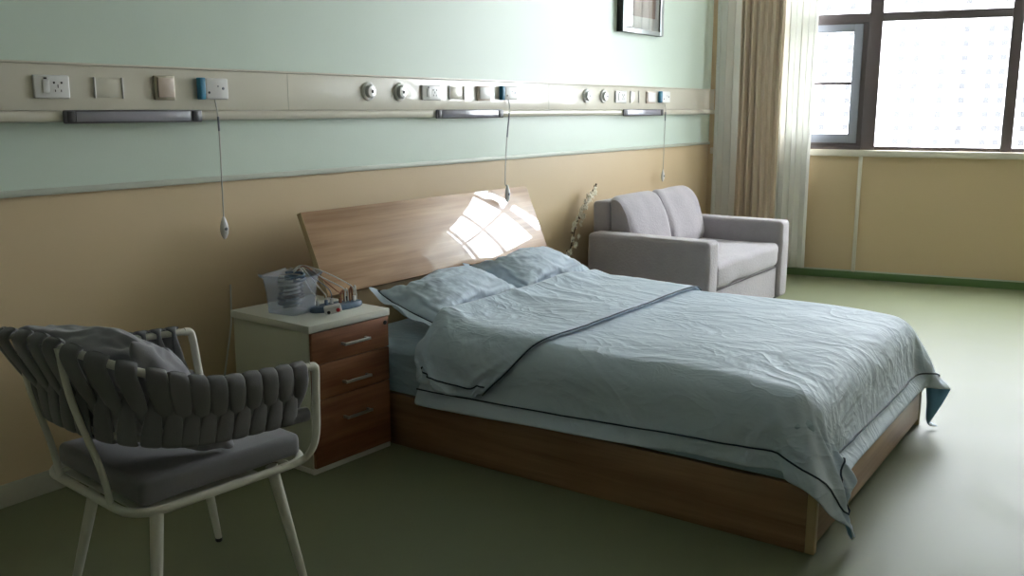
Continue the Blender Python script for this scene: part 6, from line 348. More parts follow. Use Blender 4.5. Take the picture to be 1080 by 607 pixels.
44,38,35,43,33,41,29,35,27,32,15,7,2,4,-1,4,-2,2,0,2,-5,3,0,0,2,4,-3,3,4,-2,6,-5,7,0,1,-5,3,0,-4,5,1,-9,1,-6,0,-7,3,-3,-2,3,-6,4,-6,0,2,-2,1,-2,3,4,-6,3,-2,3,-5,-1,3,-5,3,-4,3,0,-6,0,-14,-15,-22,-32,-29,-33,-42,-44,-43,-44,-43,-43,-43,-44,
-41,-40,-40,-43,154,48,44,45,40,31,44,31,42,36,39,32,23,34,14,5,11,-5,5,-2,4,0,-6,5,-1,-3,3,-2,6,3,-4,7,-1,3,1,4,-5,6,-3,3,-3,2,-5,2,6,-10,-2,-7,6,-4,-8,4,3,-6,2,-5,2,0,-4,4,-3,2,-4,4,-1,-2,2,-5,4,-3,2,-2,1,-3,4,-5,3,-10,-8,-18,-22,-28,-33,
-32,-42,-44,-43,-44,-43,-44,-42,-42,-43,-40,-40,-44,147,43,50,45,32,44,42,38,36,42,30,36,24,33,17,7,3,0,6,-5,1,3,-3,1,0,3,-2,-3,2,1,5,3,-1,7,-4,7,0,-2,3,-5,6,-5,1,5,1,-5,-2,-6,-9,3,1,-8,5,2,-6,3,-6,-1,2,-2,1,-2,3,-4,5,2,-8,6,-6,2,-3,1,-2,2,
-2,2,-4,1,-15,-16,-23,-28,-29,-36,-42,-44,-43,-44,-43,-42,-43,-43,-43,-38,-41,-45,146,44,38,44,45,44,37,43,36,42,30,35,25,32,11,7,13,1,-4,2,3,-6,3,-7,0,6,-3,5,-4,6,2,0,5,0,4,1,5,-1,2,-4,-1,3,-5,2,7,-13,-2,2,-8,-1,1,3,-7,6,-3,0,-5,3,-4,3,-5,
4,-5,0,5,-3,0,2,-1,-1,0,-4,3,-2,3,-4,3,-5,-14,-17,-22,-30,-27,-38,-40,-44,-44,-43,-43,-44,-43,-43,-39,-40,-42,-44,142,45,39,43,44,40,44,43,36,41,31,35,23,32,18,7,1,7,-4,-2,4,-6,6,-4,1,-5,6,-2,4,3,-2,7,-1,7,-2,7,-4,2,3,-4,6,-6,0,-1,7,-11,-6,
5,-2,3,-3,-1,-8,5,0,-7,3,-3,2,-4,3,-5,4,-3,5,-6,0,0,3,-2,1,-3,1,7,-7,0,4,-11,-8,-20,-20,-28,-31,-39,-39,-43,-44,-44,-43,-44,-42,-42,-43,-39,-40,-44,138,45,42,40,44,45,40,44,37,38,40,30,22,31,11,15,-1,2,7,-1,1,-4,-7,5,-4,2,-4,6,-3,2,6,1,5,1,
4,2,3,3,-4,5,-2,5,-8,2,3,-10,-8,0,2,4,3,-9,1,-4,1,1,-6,5,-4,3,-5,2,-5,5,-2,0,-2,6,-5,4,-5,3,0,4,-5,2,-5,-3,-16,-12,-25,-24,-34,-38,-40,-42,-44,-44,-43,-43,-44,-43,-39,-42,-41,-36,130,45,43,39,44,44,42,44,40,39,37,31,29,22,16,5,13,0,-6,-3,3,
-5,5,-6,4,-4,2,-2,4,4,-2,8,-1,8,1,4,-3,4,-2,3,-4,3,10,-6,-9,-2,-8,3,0,5,5,-11,-4,2,1,-5,3,-2,0,-2,3,-5,0,5,0,-4,5,-3,-1,-1,2,-3,5,-5,4,-4,2,-11,-7,-20,-19,-31,-28,-39,-40,-44,-43,-44,-42,-44,-42,-44,-39,-42,-37,-43,130,44,44,38,45,43,44,43,
37,43,31,32,34,16,22,12,1,-2,8,-2,-2,-4,-5,5,-5,4,-4,3,-3,3,6,-1,8,-1,4,6,1,-1,4,-6,5,0,9,-12,-4,-7,3,-6,7,1,8,-12,0,-5,1,4,-4,1,-2,-1,-2,3,0,-4,4,-2,7,-6,-1,4,-6,6,-4,3,-4,3,-5,-4,-13,-13,-27,-27,-29,-40,-40,-41,-45,-42,-44,-43,-44,-41,
-43,-36,-43,-42,131,41,45,39,44,44,42,45,41,37,40,24,34,24,8,19,-3,4,-5,5,-6,3,-5,4,-3,3,-4,1,-2,4,2,5,3,5,-2,2,8,0,-1,1,-2,5,11,-16,-6,-2,-3,0,2,8,5,-12,-2,-1,-4,5,-3,3,-3,3,-1,-3,0,3,-3,6,-4,3,-7,8,-2,3,-4,-3,5,-4,-2,-9,-7,-17,-22,-33,
-28,-39,-38,-43,-45,-42,-44,-44,-43,-41,-43,-40,-38,-43,133,36,45,40,45,43,44,41,44,40,38,28,21,30,21,-1,12,-8,5,-6,5,-4,3,-7,4,-1,3,-5,2,1,1,7,-2,9,2,-1,8,0,3,-6,6,5,7,-14,-8,-1,-5,3,1,5,6,-12,1,-5,4,-3,2,-2,2,-2,-3,2,-2,5,-4,6,-5,3,-5,3,
-1,3,-3,6,-2,-2,-6,-1,-12,-16,-27,-27,-31,-40,-38,-42,-43,-44,-44,-44,-43,-42,-42,-38,-41,-44,137,33,42,44,43,43,45,43,43,37,39,23,31,19,29,5,-3,9,-9,7,-7,5,-5,3,-8,5,2,-5,2,-2,6,1,4,1,7,-1,4,1,2,2,-2,7,10,-15,-2,-8,-2,0,3,8,4,-13,-3,4,-2,
3,-4,2,-3,4,0,-6,5,0,4,-1,-1,-5,5,-2,-1,3,1,0,-2,-5,2,-5,-12,-17,-23,-32,-30,-40,-37,-43,-44,-44,-42,-44,-41,-43,-43,-39,-41,-44,141,30,40,44,43,43,44,42,42,42,39,22,32,19,26,12,1,-9,6,-5,4,-5,4,-5,3,-8,5,3,-5,4,-4,6,1,6,3,6,-3,6,-4,0,7,8,
6,-15,-8,-4,-3,2,1,9,3,-8,1,-5,0,0,2,-4,3,-3,3,-4,4,7,-2,-8,0,4,0,-2,7,-2,2,0,-7,6,-3,-8,-13,-16,-25,-28,-32,-39,-38,-43,-44,-43,-44,-42,-43,-41,-43,-41,-42,-42,146,34,30,43,44,43,43,44,43,39,41,26,25,28,15,17,-6,9,-12,5,-5,4,-5,4,-4,2,-6,
3,2,-3,4,-1,5,1,6,0,6,-3,5,2,0,9,8,-16,-7,1,-6,4,-3,4,8,-6,3,-6,3,-2,-5,4,-4,4,-4,7,3,2,-9,-2,-2,4,1,4,-5,6,-6,0,6,1,-11,-5,-11,-15,-23,-31,-30,-39,-40,-42,-44,-43,-43,-44,-41,-43,-40,-44,-40,-43,151,36,23,42,44,43,44,42,44,40,40,25,31,17,
26,7,10,-9,9,-11,3,-4,1,-3,2,1,-3,-4,2,6,-5,5,-2,3,2,6,0,4,0,1,2,7,13,-15,-8,-4,-5,2,-1,6,7,2,0,-9,-1,-1,3,-4,1,-2,5,2,8,-11,-2,-2,7,-3,3,-3,0,4,-2,8,1,-6,-12,0,-16,-12,-23,-30,-31,-39,-40,-42,-44,-44,-43,-44,-40,-43,-40,-42,-42,-44,158,37,
18,38,44,43,45,42,43,38,41,30,25,27,13,21,7,-12,4,3,-12,2,-4,2,-2,3,0,-2,-4,4,-3,2,6,-2,3,6,3,-2,4,1,12,5,5,-17,-3,-9,4,-2,1,0,6,2,5,-7,-4,-2,-1,2,-2,3,10,3,-8,-5,3,-5,3,4,-5,3,0,1,7,3,-9,-11,-4,2,-13,-18,-22,-28,-32,-38,-40,-42,-44,-43,
-44,-43,-43,-41,-43,-41,-40,-44,162,42,12,35,44,42,44,43,41,43,37,28,33,22,22,4,11,7,-15,4,2,-10,2,-6,4,-3,0,4,-6,1,5,-1,-1,5,0,4,3,3,9,1,12,5,-5,-17,-6,1,-4,-2,4,-1,5,7,5,-9,-5,0,4,-4,7,1,2,9,1,-6,-9,0,2,-4,-1,1,3,4,9,-14,-8,1,-6,2,-15,
-17,-22,-28,-33,-37,-40,-43,-43,-44,-42,-44,-42,-43,-42,-41,-41,-44,162,38,38,14,43,43,43,44,40,42,34,37,28,16,26,17,12,-11,4,-1,-2,-3,-10,-3,-1,3,-2,5,-5,-3,3,2,8,-5,3,6,3,4,2,6,13,9,-18,-7,-6,-2,4,-3,-1,3,4,3,5,-11,-1,-3,2,2,3,2,4,5,10,
-9,-5,0,-6,3,-1,8,4,1,-16,-9,-4,1,4,-13,-10,-18,-19,-29,-33,-37,-39,-43,-44,-42,-44,-42,-43,-40,-42,-41,-43,-45,171,33,41,26,22,43,44,44,40,42,36,36,22,27,13,22,19,-2,-14,-3,-1,7,-1,-2,-9,-3,0,-1,7,-2,6,-2,7,-6,1,1,5,5,12,7,9,4,-20,-8,-1,
-1,-4,-2,-1,3,4,5,6,-11,0,0,6,-3,8,1,9,6,2,-12,-4,-2,0,-1,7,-2,5,-17,-8,-4,-1,7,-10,-6,-10,-18,-22,-28,-33,-37,-40,-42,-42,-44,-42,-44,-43,-43,-43,-41,-40,-43,164,44,31,44,28,22,44,43,43,40,31,36,36,18,24,20,7,12,-5,-15,-3,-1,4,6,-2,-5,-2,
-6,2,0,5,2,8,-7,4,-1,7,2,8,13,3,1,-18,-2,-7,-4,-1,-2,5,3,3,5,2,-10,5,1,2,-1,7,6,12,3,-7,-7,1,-6,2,3,0,6,-18,-11,-5,-2,6,-5,-13,-10,-3,-20,-19,-28,-34,-37,-39,-42,-44,-43,-43,-42,-43,-43,-44,-41,-42,-40,173,28,44,33,43,17,41,44,30,41,42,29,
34,37,12,15,10,17,3,-12,1,-7,6,-5,3,-7,-3,-2,7,-1,6,2,1,-7,0,2,4,10,6,13,5,-10,-12,-8,0,-6,1,-2,1,1,1,4,5,-5,2,1,4,8,7,6,10,4,-15,-4,1,2,2,-2,6,-18,-11,-6,-5,2,1,-13,-9,-4,-16,-7,-27,-27,-36,-36,-41,-40,-44,-44,-43,-43,-40,-44,-43,-40,-41,
-41,178,38,27,44,22,45,19,37,45,37,37,36,34,31,32,9,14,2,14,-1,-11,0,-5,3,3,-2,-5,0,-3,2,10,1,-8,3,2,2,3,1,11,10,6,-17,-9,-3,-2,-1,1,-6,-3,1,6,6,3,2,-2,2,0,5,8,8,10,3,-14,3,2,-3,4,1,-13,-15,-5,-2,-7,3,-11,-1,-10,-11,-3,-22,-28,-37,-32,-32,
-42,-41,-39,-44,-44,-42,-44,-40,-43,-39,-41,-42,187,27,45,17,43,26,42,37,15,34,37,38,36,38,33,32,8,1,9,7,-12,-3,-3,0,1,7,-2,-8,5,2,2,2,-9,-3,1,0,4,3,10,15,7,-19,-2,-2,-2,-1,-3,-6,3,2,-4,5,8,4,-5,2,9,4,4,9,5,1,-12,-3,1,7,2,-16,-10,-9,-2,-3,
4,-7,-1,-12,-4,-1,-23,-25,-39,-32,-36,-34,-26,-43,-41,-43,-44,-42,-44,-43,-39,-42,-38,-42,209,9,20,34,38,45,30,29,43,32,15,33,35,35,35,39,27,9,-3,7,-8,-3,-1,-2,1,-1,5,-9,0,1,8,2,-6,-6,0,3,4,3,6,13,7,-13,-11,-5,0,4,2,-8,-1,6,-3,4,4,9,-4,6,0,
8,7,3,2,0,-2,-3,-2,-1,-2,-12,-4,-12,3,-2,0,-1,-2,-3,-7,-19,-27,-38,-35,-34,-28,-36,-31,-30,-43,-44,-43,-44,-43,-42,-42,-37,-39,-41,229,13,21,8,27,44,40,42,16,31,40,34,33,34,30,31,30,21,7,0,-1,-1,-1,-1,-1,-2,-1,-3,-2,0,1,1,-1,0,3,4,3,2,3,2,
1,-6,-7,-6,4,0,0,-1,0,2,2,3,2,1,3,3,2,2,3,3,0,-1,-1,1,-6,-6,-5,-5,-5,-3,-4,-3,-3,-3,-3,0,1,-33,-38,-29,-30,-32,-37,-27,-23,-34,-41,-44,-44,-43,-44,-42,-44,-35,-39,-39,230,31,27,12,9,22,43,33,41,26,13,37,30,24,32,31,30,30,17,-24,1,1,0,1,2,1,
1,2,2,1,3,1,1,-1,-1,-7,7,7,7,4,1,-3,-4,-3,-3,-3,-2,-3,-1,-1,-1,0,0,0,0,0,0,1,2,3,1,-3,-2,-5,3,-6,-5,-5,-5,-4,-4,-4,-3,-3,-2,-1,-5,-15,-27,-38,-28,-27,-27,-17,-28,-35,-41,-44,-44,-43,-43,-44,-43,-37,-36,-38,243,26,35,9,23,7,17,40,36,30,18,
16,25,27,27,35,36,27,-3,-1,-11,-3,-2,0,0,1,1,1,2,1,2,2,3,1,3,3,5,4,7,-7,1,-1,-6,-3,-4,-3,-3,-2,-2,-2,-1,-1,0,0,0,0,1,1,4,4,-2,-4,-2,-1,6,-12,-5,-5,-5,-5,-3,-4,-3,-3,-3,30,-20,-27,-15,-23,-16,-26,-25,-22,-25,-35,-41,-44,-44,-44,-43,-43,-43,
-42,-41,-36,
]
PILLOW = [
-663,33,33,33,32,32,32,30,29,25,32,33,33,33,32,26,28,31,32,34,33,33,33,33,32,33,31,33,33,32,32,33,34,33,33,33,33,33,33,33,33,33,33,33,-1378,27,33,33,25,32,30,32,33,33,32,33,33,32,33,31,33,31,31,27,33,27,32,32,34,33,33,33,34,33,33,33,34,33,
34,33,34,30,33,31,33,30,32,26,-1366,23,33,32,28,33,26,33,34,30,31,33,32,33,33,29,33,32,34,33,31,32,33,33,30,33,33,32,34,33,34,32,33,34,33,33,33,32,33,33,28,33,32,12,-1353,21,34,26,31,32,32,30,33,25,33,33,32,33,33,33,34,33,33,30,33,34,31,33,
33,34,33,34,33,33,32,31,34,33,34,33,34,33,27,33,33,21,32,6,-1334,21,28,33,19,32,32,34,33,33,33,33,32,33,33,33,32,32,32,30,33,33,32,32,33,33,33,33,34,33,33,34,33,34,33,33,33,27,33,32,31,15,30,2,-1317,27,24,33,13,34,33,31,33,33,33,33,33,30,
31,32,33,34,33,34,33,33,33,33,33,34,29,32,33,34,34,33,34,33,33,29,33,32,26,33,16,30,23,-1,-1299,23,31,32,7,33,33,30,33,33,32,33,33,33,33,34,33,31,32,33,34,33,34,33,33,32,33,33,30,33,34,33,33,34,33,32,27,33,33,24,7,26,27,-3,-1279,29,23,33,5,
34,30,34,27,33,33,32,33,33,34,33,33,34,33,33,34,33,34,32,31,32,33,33,33,33,32,34,33,34,29,33,32,32,25,10,30,5,28,-2,-1259,32,20,33,3,32,33,31,34,27,32,33,33,33,33,34,33,33,34,33,34,34,29,33,33,34,33,33,30,33,32,34,33,33,29,31,29,31,31,1,29,
0,27,1,-1239,31,20,33,1,32,33,30,33,29,34,31,33,34,33,34,31,33,33,34,33,32,33,33,32,32,34,33,31,33,33,34,30,33,30,31,27,33,9,32,7,-5,27,3,-1219,22,29,33,0,33,29,33,30,34,29,33,33,33,34,33,32,34,29,34,34,32,34,33,33,33,33,31,31,31,33,32,34,
31,33,30,25,31,7,31,-15,7,27,3,-1197,20,33,31,-2,32,28,32,34,30,33,33,33,31,30,33,34,32,33,33,34,32,33,32,34,30,34,32,31,34,33,30,33,32,32,31,32,-2,33,15,-17,6,27,5,-1175,17,32,33,-5,28,34,33,31,34,30,34,34,31,29,32,34,32,33,32,34,31,34,33,
34,29,33,33,32,31,32,31,33,33,31,27,33,0,33,5,-22,6,27,7,-1154,15,34,31,-3,26,34,29,33,32,33,34,33,32,28,33,34,32,33,32,33,32,33,34,30,31,33,34,33,32,28,34,27,31,30,30,31,5,32,-10,-23,7,24,5,-1126,12,31,33,0,23,32,33,29,34,33,34,33,32,27,
34,33,31,33,33,31,34,33,34,32,31,31,33,33,34,24,34,33,31,32,18,31,5,29,-22,-19,13,15,-4,-1090,9,33,30,3,21,33,34,26,31,34,33,33,34,31,29,32,32,33,32,33,31,34,33,33,34,32,33,33,29,24,34,32,34,33,11,30,9,33,-28,-19,-11,22,-13,-1055,11,32,23,
17,11,32,28,32,33,33,34,33,29,29,33,33,32,32,32,33,31,33,32,33,34,33,32,34,28,25,34,33,31,30,10,31,24,26,-18,-31,1,28,-2,-1078,12,32,6,20,22,32,28,33,33,32,31,30,29,31,32,31,33,33,32,32,32,33,32,33,33,34,31,33,29,26,34,33,31,26,11,33,10,31,
2,-31,8,29,6,-1098,14,32,3,14,27,32,29,33,31,26,34,27,32,31,31,33,33,34,31,33,32,34,29,31,33,34,33,33,29,26,34,30,32,27,34,11,33,-1,24,-31,13,29,10,-1114,17,30,14,-1,27,34,29,33,24,30,28,27,33,33,34,34,30,33,32,33,34,29,32,34,29,34,33,33,
29,29,33,32,34,21,33,20,32,16,15,-31,16,29,16,-1132,20,32,17,-10,32,26,30,32,30,18,28,33,34,33,34,33,28,34,32,33,33,33,33,27,33,30,34,34,30,30,33,34,33,18,32,28,33,13,24,-29,18,29,21,-1149,23,33,19,-16,33,28,32,33,18,14,32,33,34,33,33,34,
33,33,33,33,33,34,31,31,23,33,31,33,33,34,32,33,32,20,33,32,32,18,25,-26,21,29,21,-1160,25,33,21,-20,29,29,31,32,20,19,27,32,33,33,33,34,33,32,33,32,32,33,25,33,31,32,30,33,34,33,33,33,32,22,33,29,32,34,21,-23,23,29,23,-1173,28,32,24,-23,
30,32,26,30,19,28,19,32,33,33,33,28,28,31,32,33,32,32,31,28,32,33,33,33,34,33,34,31,33,27,34,28,31,34,29,-17,25,28,24,-1182,34,10,33,-6,10,33,33,29,33,23,30,17,26,29,30,34,32,22,33,28,33,32,33,30,33,33,32,33,34,34,33,34,31,33,31,33,31,28,
33,-7,28,19,31,-1193,23,18,34,15,14,6,34,32,33,30,29,26,26,23,15,28,29,29,30,30,30,33,33,33,33,34,33,33,33,33,34,33,33,33,34,32,32,32,32,5,28,23,24,-1196,18,28,21,12,9,8,33,32,24,31,30,18,29,32,33,30,30,29,29,29,17,33,33,33,34,33,34,33,34,
33,33,33,33,32,29,31,32,32,32,29,14,32,23,-1195,20,28,24,25,9,1,9,23,31,31,19,24,33,32,32,23,30,31,27,33,31,28,33,32,34,33,32,34,33,32,33,33,33,28,33,33,33,32,33,23,32,30,23,-1193,25,27,26,20,17,9,9,10,10,26,19,31,26,32,26,28,30,31,31,32,
33,32,33,33,34,33,33,33,34,30,33,32,33,32,29,33,34,30,34,30,33,33,25,-1189,26,25,24,21,22,19,15,14,10,8,-7,20,31,31,31,33,34,33,34,32,32,27,34,31,34,34,33,31,26,33,32,33,33,32,33,33,33,34,33,33,33,33,34,-1326,33,33,28,31,33,33,31,31,31,31,
25,32,33,33,26,33,34,32,34,29,33,33,33,34,33,33,34,33,33,32,33,34,31,32,33,33,31,31,32,33,32,-1314,31,30,29,33,31,33,26,31,31,31,34,33,31,32,32,33,34,29,33,34,32,33,33,34,30,33,34,33,34,30,34,33,32,32,31,34,31,33,30,26,32,-1307,33,19,32,33,
32,33,32,28,31,33,32,33,32,34,33,34,29,32,33,34,33,34,33,33,33,32,31,33,33,32,33,31,32,32,33,33,31,33,19,33,16,-1271,21,33,11,32,33,34,33,32,33,34,32,33,29,32,33,30,33,33,34,33,33,33,29,33,33,33,33,33,33,33,33,32,33,32,29,33,32,33,24,26,5,
-1252,20,33,7,33,31,34,34,30,30,33,33,33,33,33,33,33,33,33,33,34,31,33,31,32,29,33,33,34,33,34,33,34,33,33,32,31,27,31,14,25,6,-1236,21,34,3,32,33,30,33,33,31,33,30,33,33,33,33,34,33,32,33,32,34,33,33,33,28,33,34,33,34,33,34,33,34,31,25,29,
33,32,13,2,24,-1228,26,33,0,31,34,31,31,31,33,33,33,32,30,33,33,33,33,33,33,34,33,33,29,33,31,34,33,33,34,33,34,33,33,33,28,26,23,29,0,11,23,-1202,22,32,0,33,25,29,33,32,32,33,33,33,33,33,33,33,33,32,34,33,30,33,31,34,32,34,33,34,33,33,33,
32,33,23,24,23,30,25,16,-1,23,-1185,21,32,-2,33,28,26,34,32,33,32,29,33,33,32,33,33,33,33,33,32,33,32,33,33,34,33,33,33,31,33,33,33,32,32,28,7,32,16,10,20,0,-1165,26,31,-5,27,30,30,34,28,34,30,34,33,31,33,34,33,31,34,33,32,31,33,34,32,34,
34,32,34,30,31,32,32,31,32,34,10,33,-14,14,26,1,-1140,25,26,-3,23,34,30,28,33,27,34,31,33,33,33,31,33,33,31,34,32,33,33,34,32,34,33,33,33,34,29,33,33,32,28,33,14,33,-19,2,25,1,-1119,18,28,2,19,34,26,33,28,34,29,33,33,30,33,34,32,30,33,33,
34,33,33,34,33,33,32,34,32,33,33,33,25,31,33,34,17,34,-19,8,-9,25,-1124,28,24,17,6,33,26,29,31,33,33,28,33,33,32,33,30,34,31,34,33,33,34,33,33,33,33,34,32,33,30,34,27,34,26,33,30,29,-19,-10,-9,23,-1098,13,21,28,5,33,30,29,29,28,34,30,33,26,
33,33,33,34,33,33,34,33,34,33,32,34,32,33,34,32,29,33,30,34,22,34,23,33,1,-9,-9,-23,-1065,24,12,26,4,34,25,28,28,31,34,33,26,32,33,33,34,33,33,34,33,34,33,33,32,34,33,33,32,33,26,34,33,27,33,19,27,32,-10,-12,-11,2,-1056,10,22,19,6,33,30,29,
28,23,34,28,34,29,33,34,33,33,34,33,33,34,33,33,33,33,33,33,32,33,28,31,28,33,29,33,12,33,6,-2,-14,-29,-1036,16,2,15,18,33,20,29,31,33,27,32,30,33,33,34,33,31,34,33,34,34,33,31,34,32,33,34,32,34,28,32,30,29,33,28,10,33,-11,15,-28,16,-1058,
4,19,2,22,27,33,23,33,24,32,31,33,33,29,33,33,33,34,33,34,33,33,31,34,34,33,33,33,34,29,31,22,34,27,32,12,30,6,-21,25,-4,-1063,-1,16,13,31,19,33,17,33,26,32,30,32,32,30,33,34,33,34,33,34,33,30,34,32,34,32,34,32,33,32,32,19,33,19,31,30,15,
-7,5,32,5,-1083,4,27,4,31,18,33,12,33,30,34,32,19,32,33,33,33,34,33,33,33,32,33,34,33,33,32,34,31,34,33,28,34,21,34,10,27,6,21,20,12,21,-1116,21,30,4,16,30,13,27,33,33,34,32,21,33,33,33,32,32,27,34,32,33,34,34,33,34,33,32,33,34,34,33,25,32,
24,31,11,26,21,21,11,22,-1136,30,24,18,5,29,22,24,15,33,33,34,20,32,32,33,31,32,32,32,33,34,33,33,34,33,34,33,33,34,33,34,25,33,32,27,14,31,28,9,30,19,-1154,31,12,17,27,21,26,30,6,24,33,34,22,33,33,33,32,32,32,32,27,34,33,33,34,33,33,34,33,
34,33,34,30,33,29,33,15,27,32,11,31,20,-1160,32,23,16,30,25,25,2,19,21,27,29,29,30,30,32,32,33,32,33,32,33,34,33,33,33,34,33,33,33,34,33,28,33,32,33,33,18,32,11,31,21,-1162,21,28,28,30,23,26,16,18,7,28,30,30,28,26,29,33,27,34,31,33,34,31,
34,31,33,33,33,34,33,31,34,33,33,30,30,33,31,32,10,31,16,-1151,25,26,26,17,15,16,22,23,31,9,30,30,33,32,31,30,27,26,32,33,34,32,29,33,32,34,32,30,34,32,34,33,33,28,29,33,33,34,33,11,32,-1154,25,26,30,21,18,4,18,22,32,16,25,12,33,31,32,25,
31,32,33,33,33,28,32,33,33,32,33,32,33,33,32,33,31,30,34,30,34,33,26,30,30,-1143,25,25,10,21,30,17,18,19,-18,23,25,27,33,33,30,33,33,33,33,32,32,25,34,31,34,33,26,33,33,34,33,33,31,34,32,31,32,31,33,33,32,-439,6,5,4,8,7,10,14,17,23,8,-5,5,
8,10,19,-14,-9,-7,-2,-2,-3,3,7,12,-6,-11,9,0,-12,-7,-4,-4,-3,-3,-1,-1,-1,-1,2,3,4,5,6,-68,-6,4,4,21,11,-4,1,1,8,6,6,7,6,6,10,9,6,6,11,-3,-15,-8,-7,-4,-4,-5,1,-2,-3,-2,-2,1,0,0,2,-1,12,-7,13,-2,12,-6,14,-66,-6,4,4,-5,6,22,5,3,-1,12,4,9,7,5,
12,8,7,4,-5,-15,10,-4,-7,-12,2,-7,3,0,-1,-3,-7,2,-2,-2,4,-5,8,-7,5,16,-4,11,14,-63,-6,0,-11,12,0,-3,16,-3,22,9,7,8,6,7,4,3,2,-3,-15,-7,2,13,0,-2,-2,-3,-4,-6,-6,-9,13,0,1,1,0,-1,-7,12,5,-1,13,11,12,-59,-6,-6,-5,-6,0,-1,1,1,3,7,4,4,3,5,5,7,9,
11,-14,8,2,-12,-5,-4,-4,-2,-1,-1,0,-1,0,2,2,3,6,6,15,-3,7,12,13,12,10,-56,-6,-6,-5,-6,1,-1,-1,3,1,0,4,5,8,-5,-4,-3,-2,2,0,1,1,1,0,0,1,12,-9,0,1,1,1,2,1,3,12,4,6,9,4,9,15,15,8,-52,-6,-6,-5,-6,-2,2,-1,-2,3,4,4,5,4,-2,-3,-3,-6,5,1,1,1,1,0,-1,
-7,3,4,5,1,0,2,1,2,2,1,14,6,-4,18,7,9,20,6,-47,-7,-6,-4,-5,-2,-2,2,-3,4,-4,6,-5,-1,1,1,1,2,-1,0,0,-1,-1,7,-7,6,3,4,-4,5,-4,3,3,2,7,2,1,7,8,8,14,6,20,8,-43,-7,-5,-4,-6,-2,-2,-2,1,-3,-3,6,-1,1,2,0,2,0,0,1,0,-2,-2,-2,0,1,1,0,8,-1,4,3,3,1,7,-5,
8,8,8,6,14,3,20,8,-38,-7,-5,-4,-5,-3,-1,-3,0,-2,-3,-3,-1,-1,0,1,9,-5,3,2,2,1,-1,-1,-1,2,0,1,-2,4,2,2,8,1,7,-5,9,4,4,7,20,0,19,9,-33,-9,-3,-4,-5,-2,-4,0,-3,1,-5,-1,-1,-2,1,0,0,2,6,2,2,-3,1,1,-1,-1,-1,4,-1,3,2,2,2,7,5,-5,10,5,4,7,-1,15,19,10,
-28,-9,-2,-5,-4,-3,-4,-1,-2,0,-3,-2,-1,-1,-1,2,0,2,-1,0,2,5,2,-4,0,2,0,3,-1,-1,1,7,2,3,7,-5,3,0,7,13,-4,16,21,10,-23,-9,-3,-4,-4,-5,-2,-1,-2,0,-3,-1,-1,-2,0,0,-1,4,-1,1,0,5,0,0,0,1,1,3,-1,-3,2,6,2,4,1,-2,6,1,5,11,-9,17,21,12,-18,-8,-3,-4,
-5,-6,-1,-7,4,-3,0,-1,-1,-1,0,-1,-1,2,-1,3,0,3,0,-1,3,2,1,1,1,-3,1,2,6,1,1,0,7,2,4,6,-11,17,22,8,-9,-7,-5,-2,-4,-7,-3,-4,-2,3,-1,-1,0,-2,1,-1,-1,1,-1,2,2,-3,1,2,2,2,4,-1,-1,0,2,1,2,4,-1,3,7,2,2,-6,-4,19,19,-5,12,-7,-6,-1,-4,-6,-4,-3,-2,0,
-1,-1,0,0,-1,1,-2,0,2,2,-2,0,2,1,3,1,1,0,0,2,1,1,2,3,1,3,6,2,2,-6,-4,-1,-14,23,37,-7,-6,0,-7,-4,-3,-6,1,-5,-5,-2,4,5,-2,2,-1,0,0,-1,-1,2,2,3,1,2,2,-2,1,2,2,1,2,-1,4,3,6,0,-1,-15,11,-4,-17,8,57,-7,-6,-4,-4,-3,-3,-5,-3,-5,-2,-4,6,5,-2,2,-2,1,
0,-2,1,2,1,3,-1,3,2,-2,3,2,1,2,1,0,3,3,5,-8,5,-16,13,-6,-17,-1,69,-6,-6,-3,-6,-1,-3,-6,-3,-8,-3,0,7,4,-1,2,-3,1,0,-2,0,2,-2,7,-2,3,3,-1,3,2,1,0,2,-3,-3,3,3,-5,9,-14,14,-9,-17,-5,77,-6,-6,-7,-1,-2,-3,-6,-3,-15,2,2,7,3,1,-1,-1,-1,1,-3,1,4,-4,
7,0,-1,4,3,2,1,2,-2,0,0,-2,3,2,-7,-2,-3,13,-9,-18,-9,85,-6,-7,-8,1,-4,-2,-9,-9,-10,7,2,0,1,1,1,1,1,3,-3,-1,-2,2,-2,11,1,1,4,3,2,1,-1,-1,1,-3,3,1,-6,-2,-5,13,-11,-18,-13,93,-6,-7,-9,3,-5,-3,-8,-10,-9,7,-6,-2,1,4,3,4,3,4,-5,-4,-2,-1,5,3,9,2,
2,4,3,-1,0,-1,2,-3,-2,4,-5,-3,-6,12,-12,-17,-14,97,-6,-8,-9,4,-6,-9,-10,-2,-8,4,-18,-11,-5,-4,-4,3,6,7,8,8,8,4,-1,9,4,5,3,2,3,1,2,-2,2,-2,-3,-2,-3,-2,-4,10,-13,-17,-15,102,-6,-8,-10,5,-7,-9,-10,-1,-9,-1,-23,-3,-3,-3,-4,-5,13,8,8,7,9,-1,5,4,
7,5,-1,3,2,2,3,1,2,-2,-2,-2,-4,-1,-7,9,-14,-17,-15,105,-8,-13,-2,-3,-16,4,-6,-13,-3,-19,-10,-21,-20,18,13,3,0,18,4,12,4,7,4,5,0,4,7,3,2,2,2,1,-4,4,-2,-3,-3,-3,-5,6,-18,-11,-17,108,-11,-10,-1,-15,-26,13,-3,-8,-7,-14,-16,-20,-21,-23,29,19,14,
13,10,11,8,7,4,3,2,3,0,2,1,3,3,3,2,1,1,-2,-3,-4,-4,1,-18,-17,-10,110,-11,-16,3,-27,-29,-28,-2,4,-18,-14,-9,-26,-2,2,2,14,13,14,15,14,26,-5,1,-3,0,0,1,1,3,4,5,5,5,10,15,-10,-5,-4,-3,16,-19,-12,-11,111,-13,-18,-20,-20,-28,-21,-22,-23,-11,8,
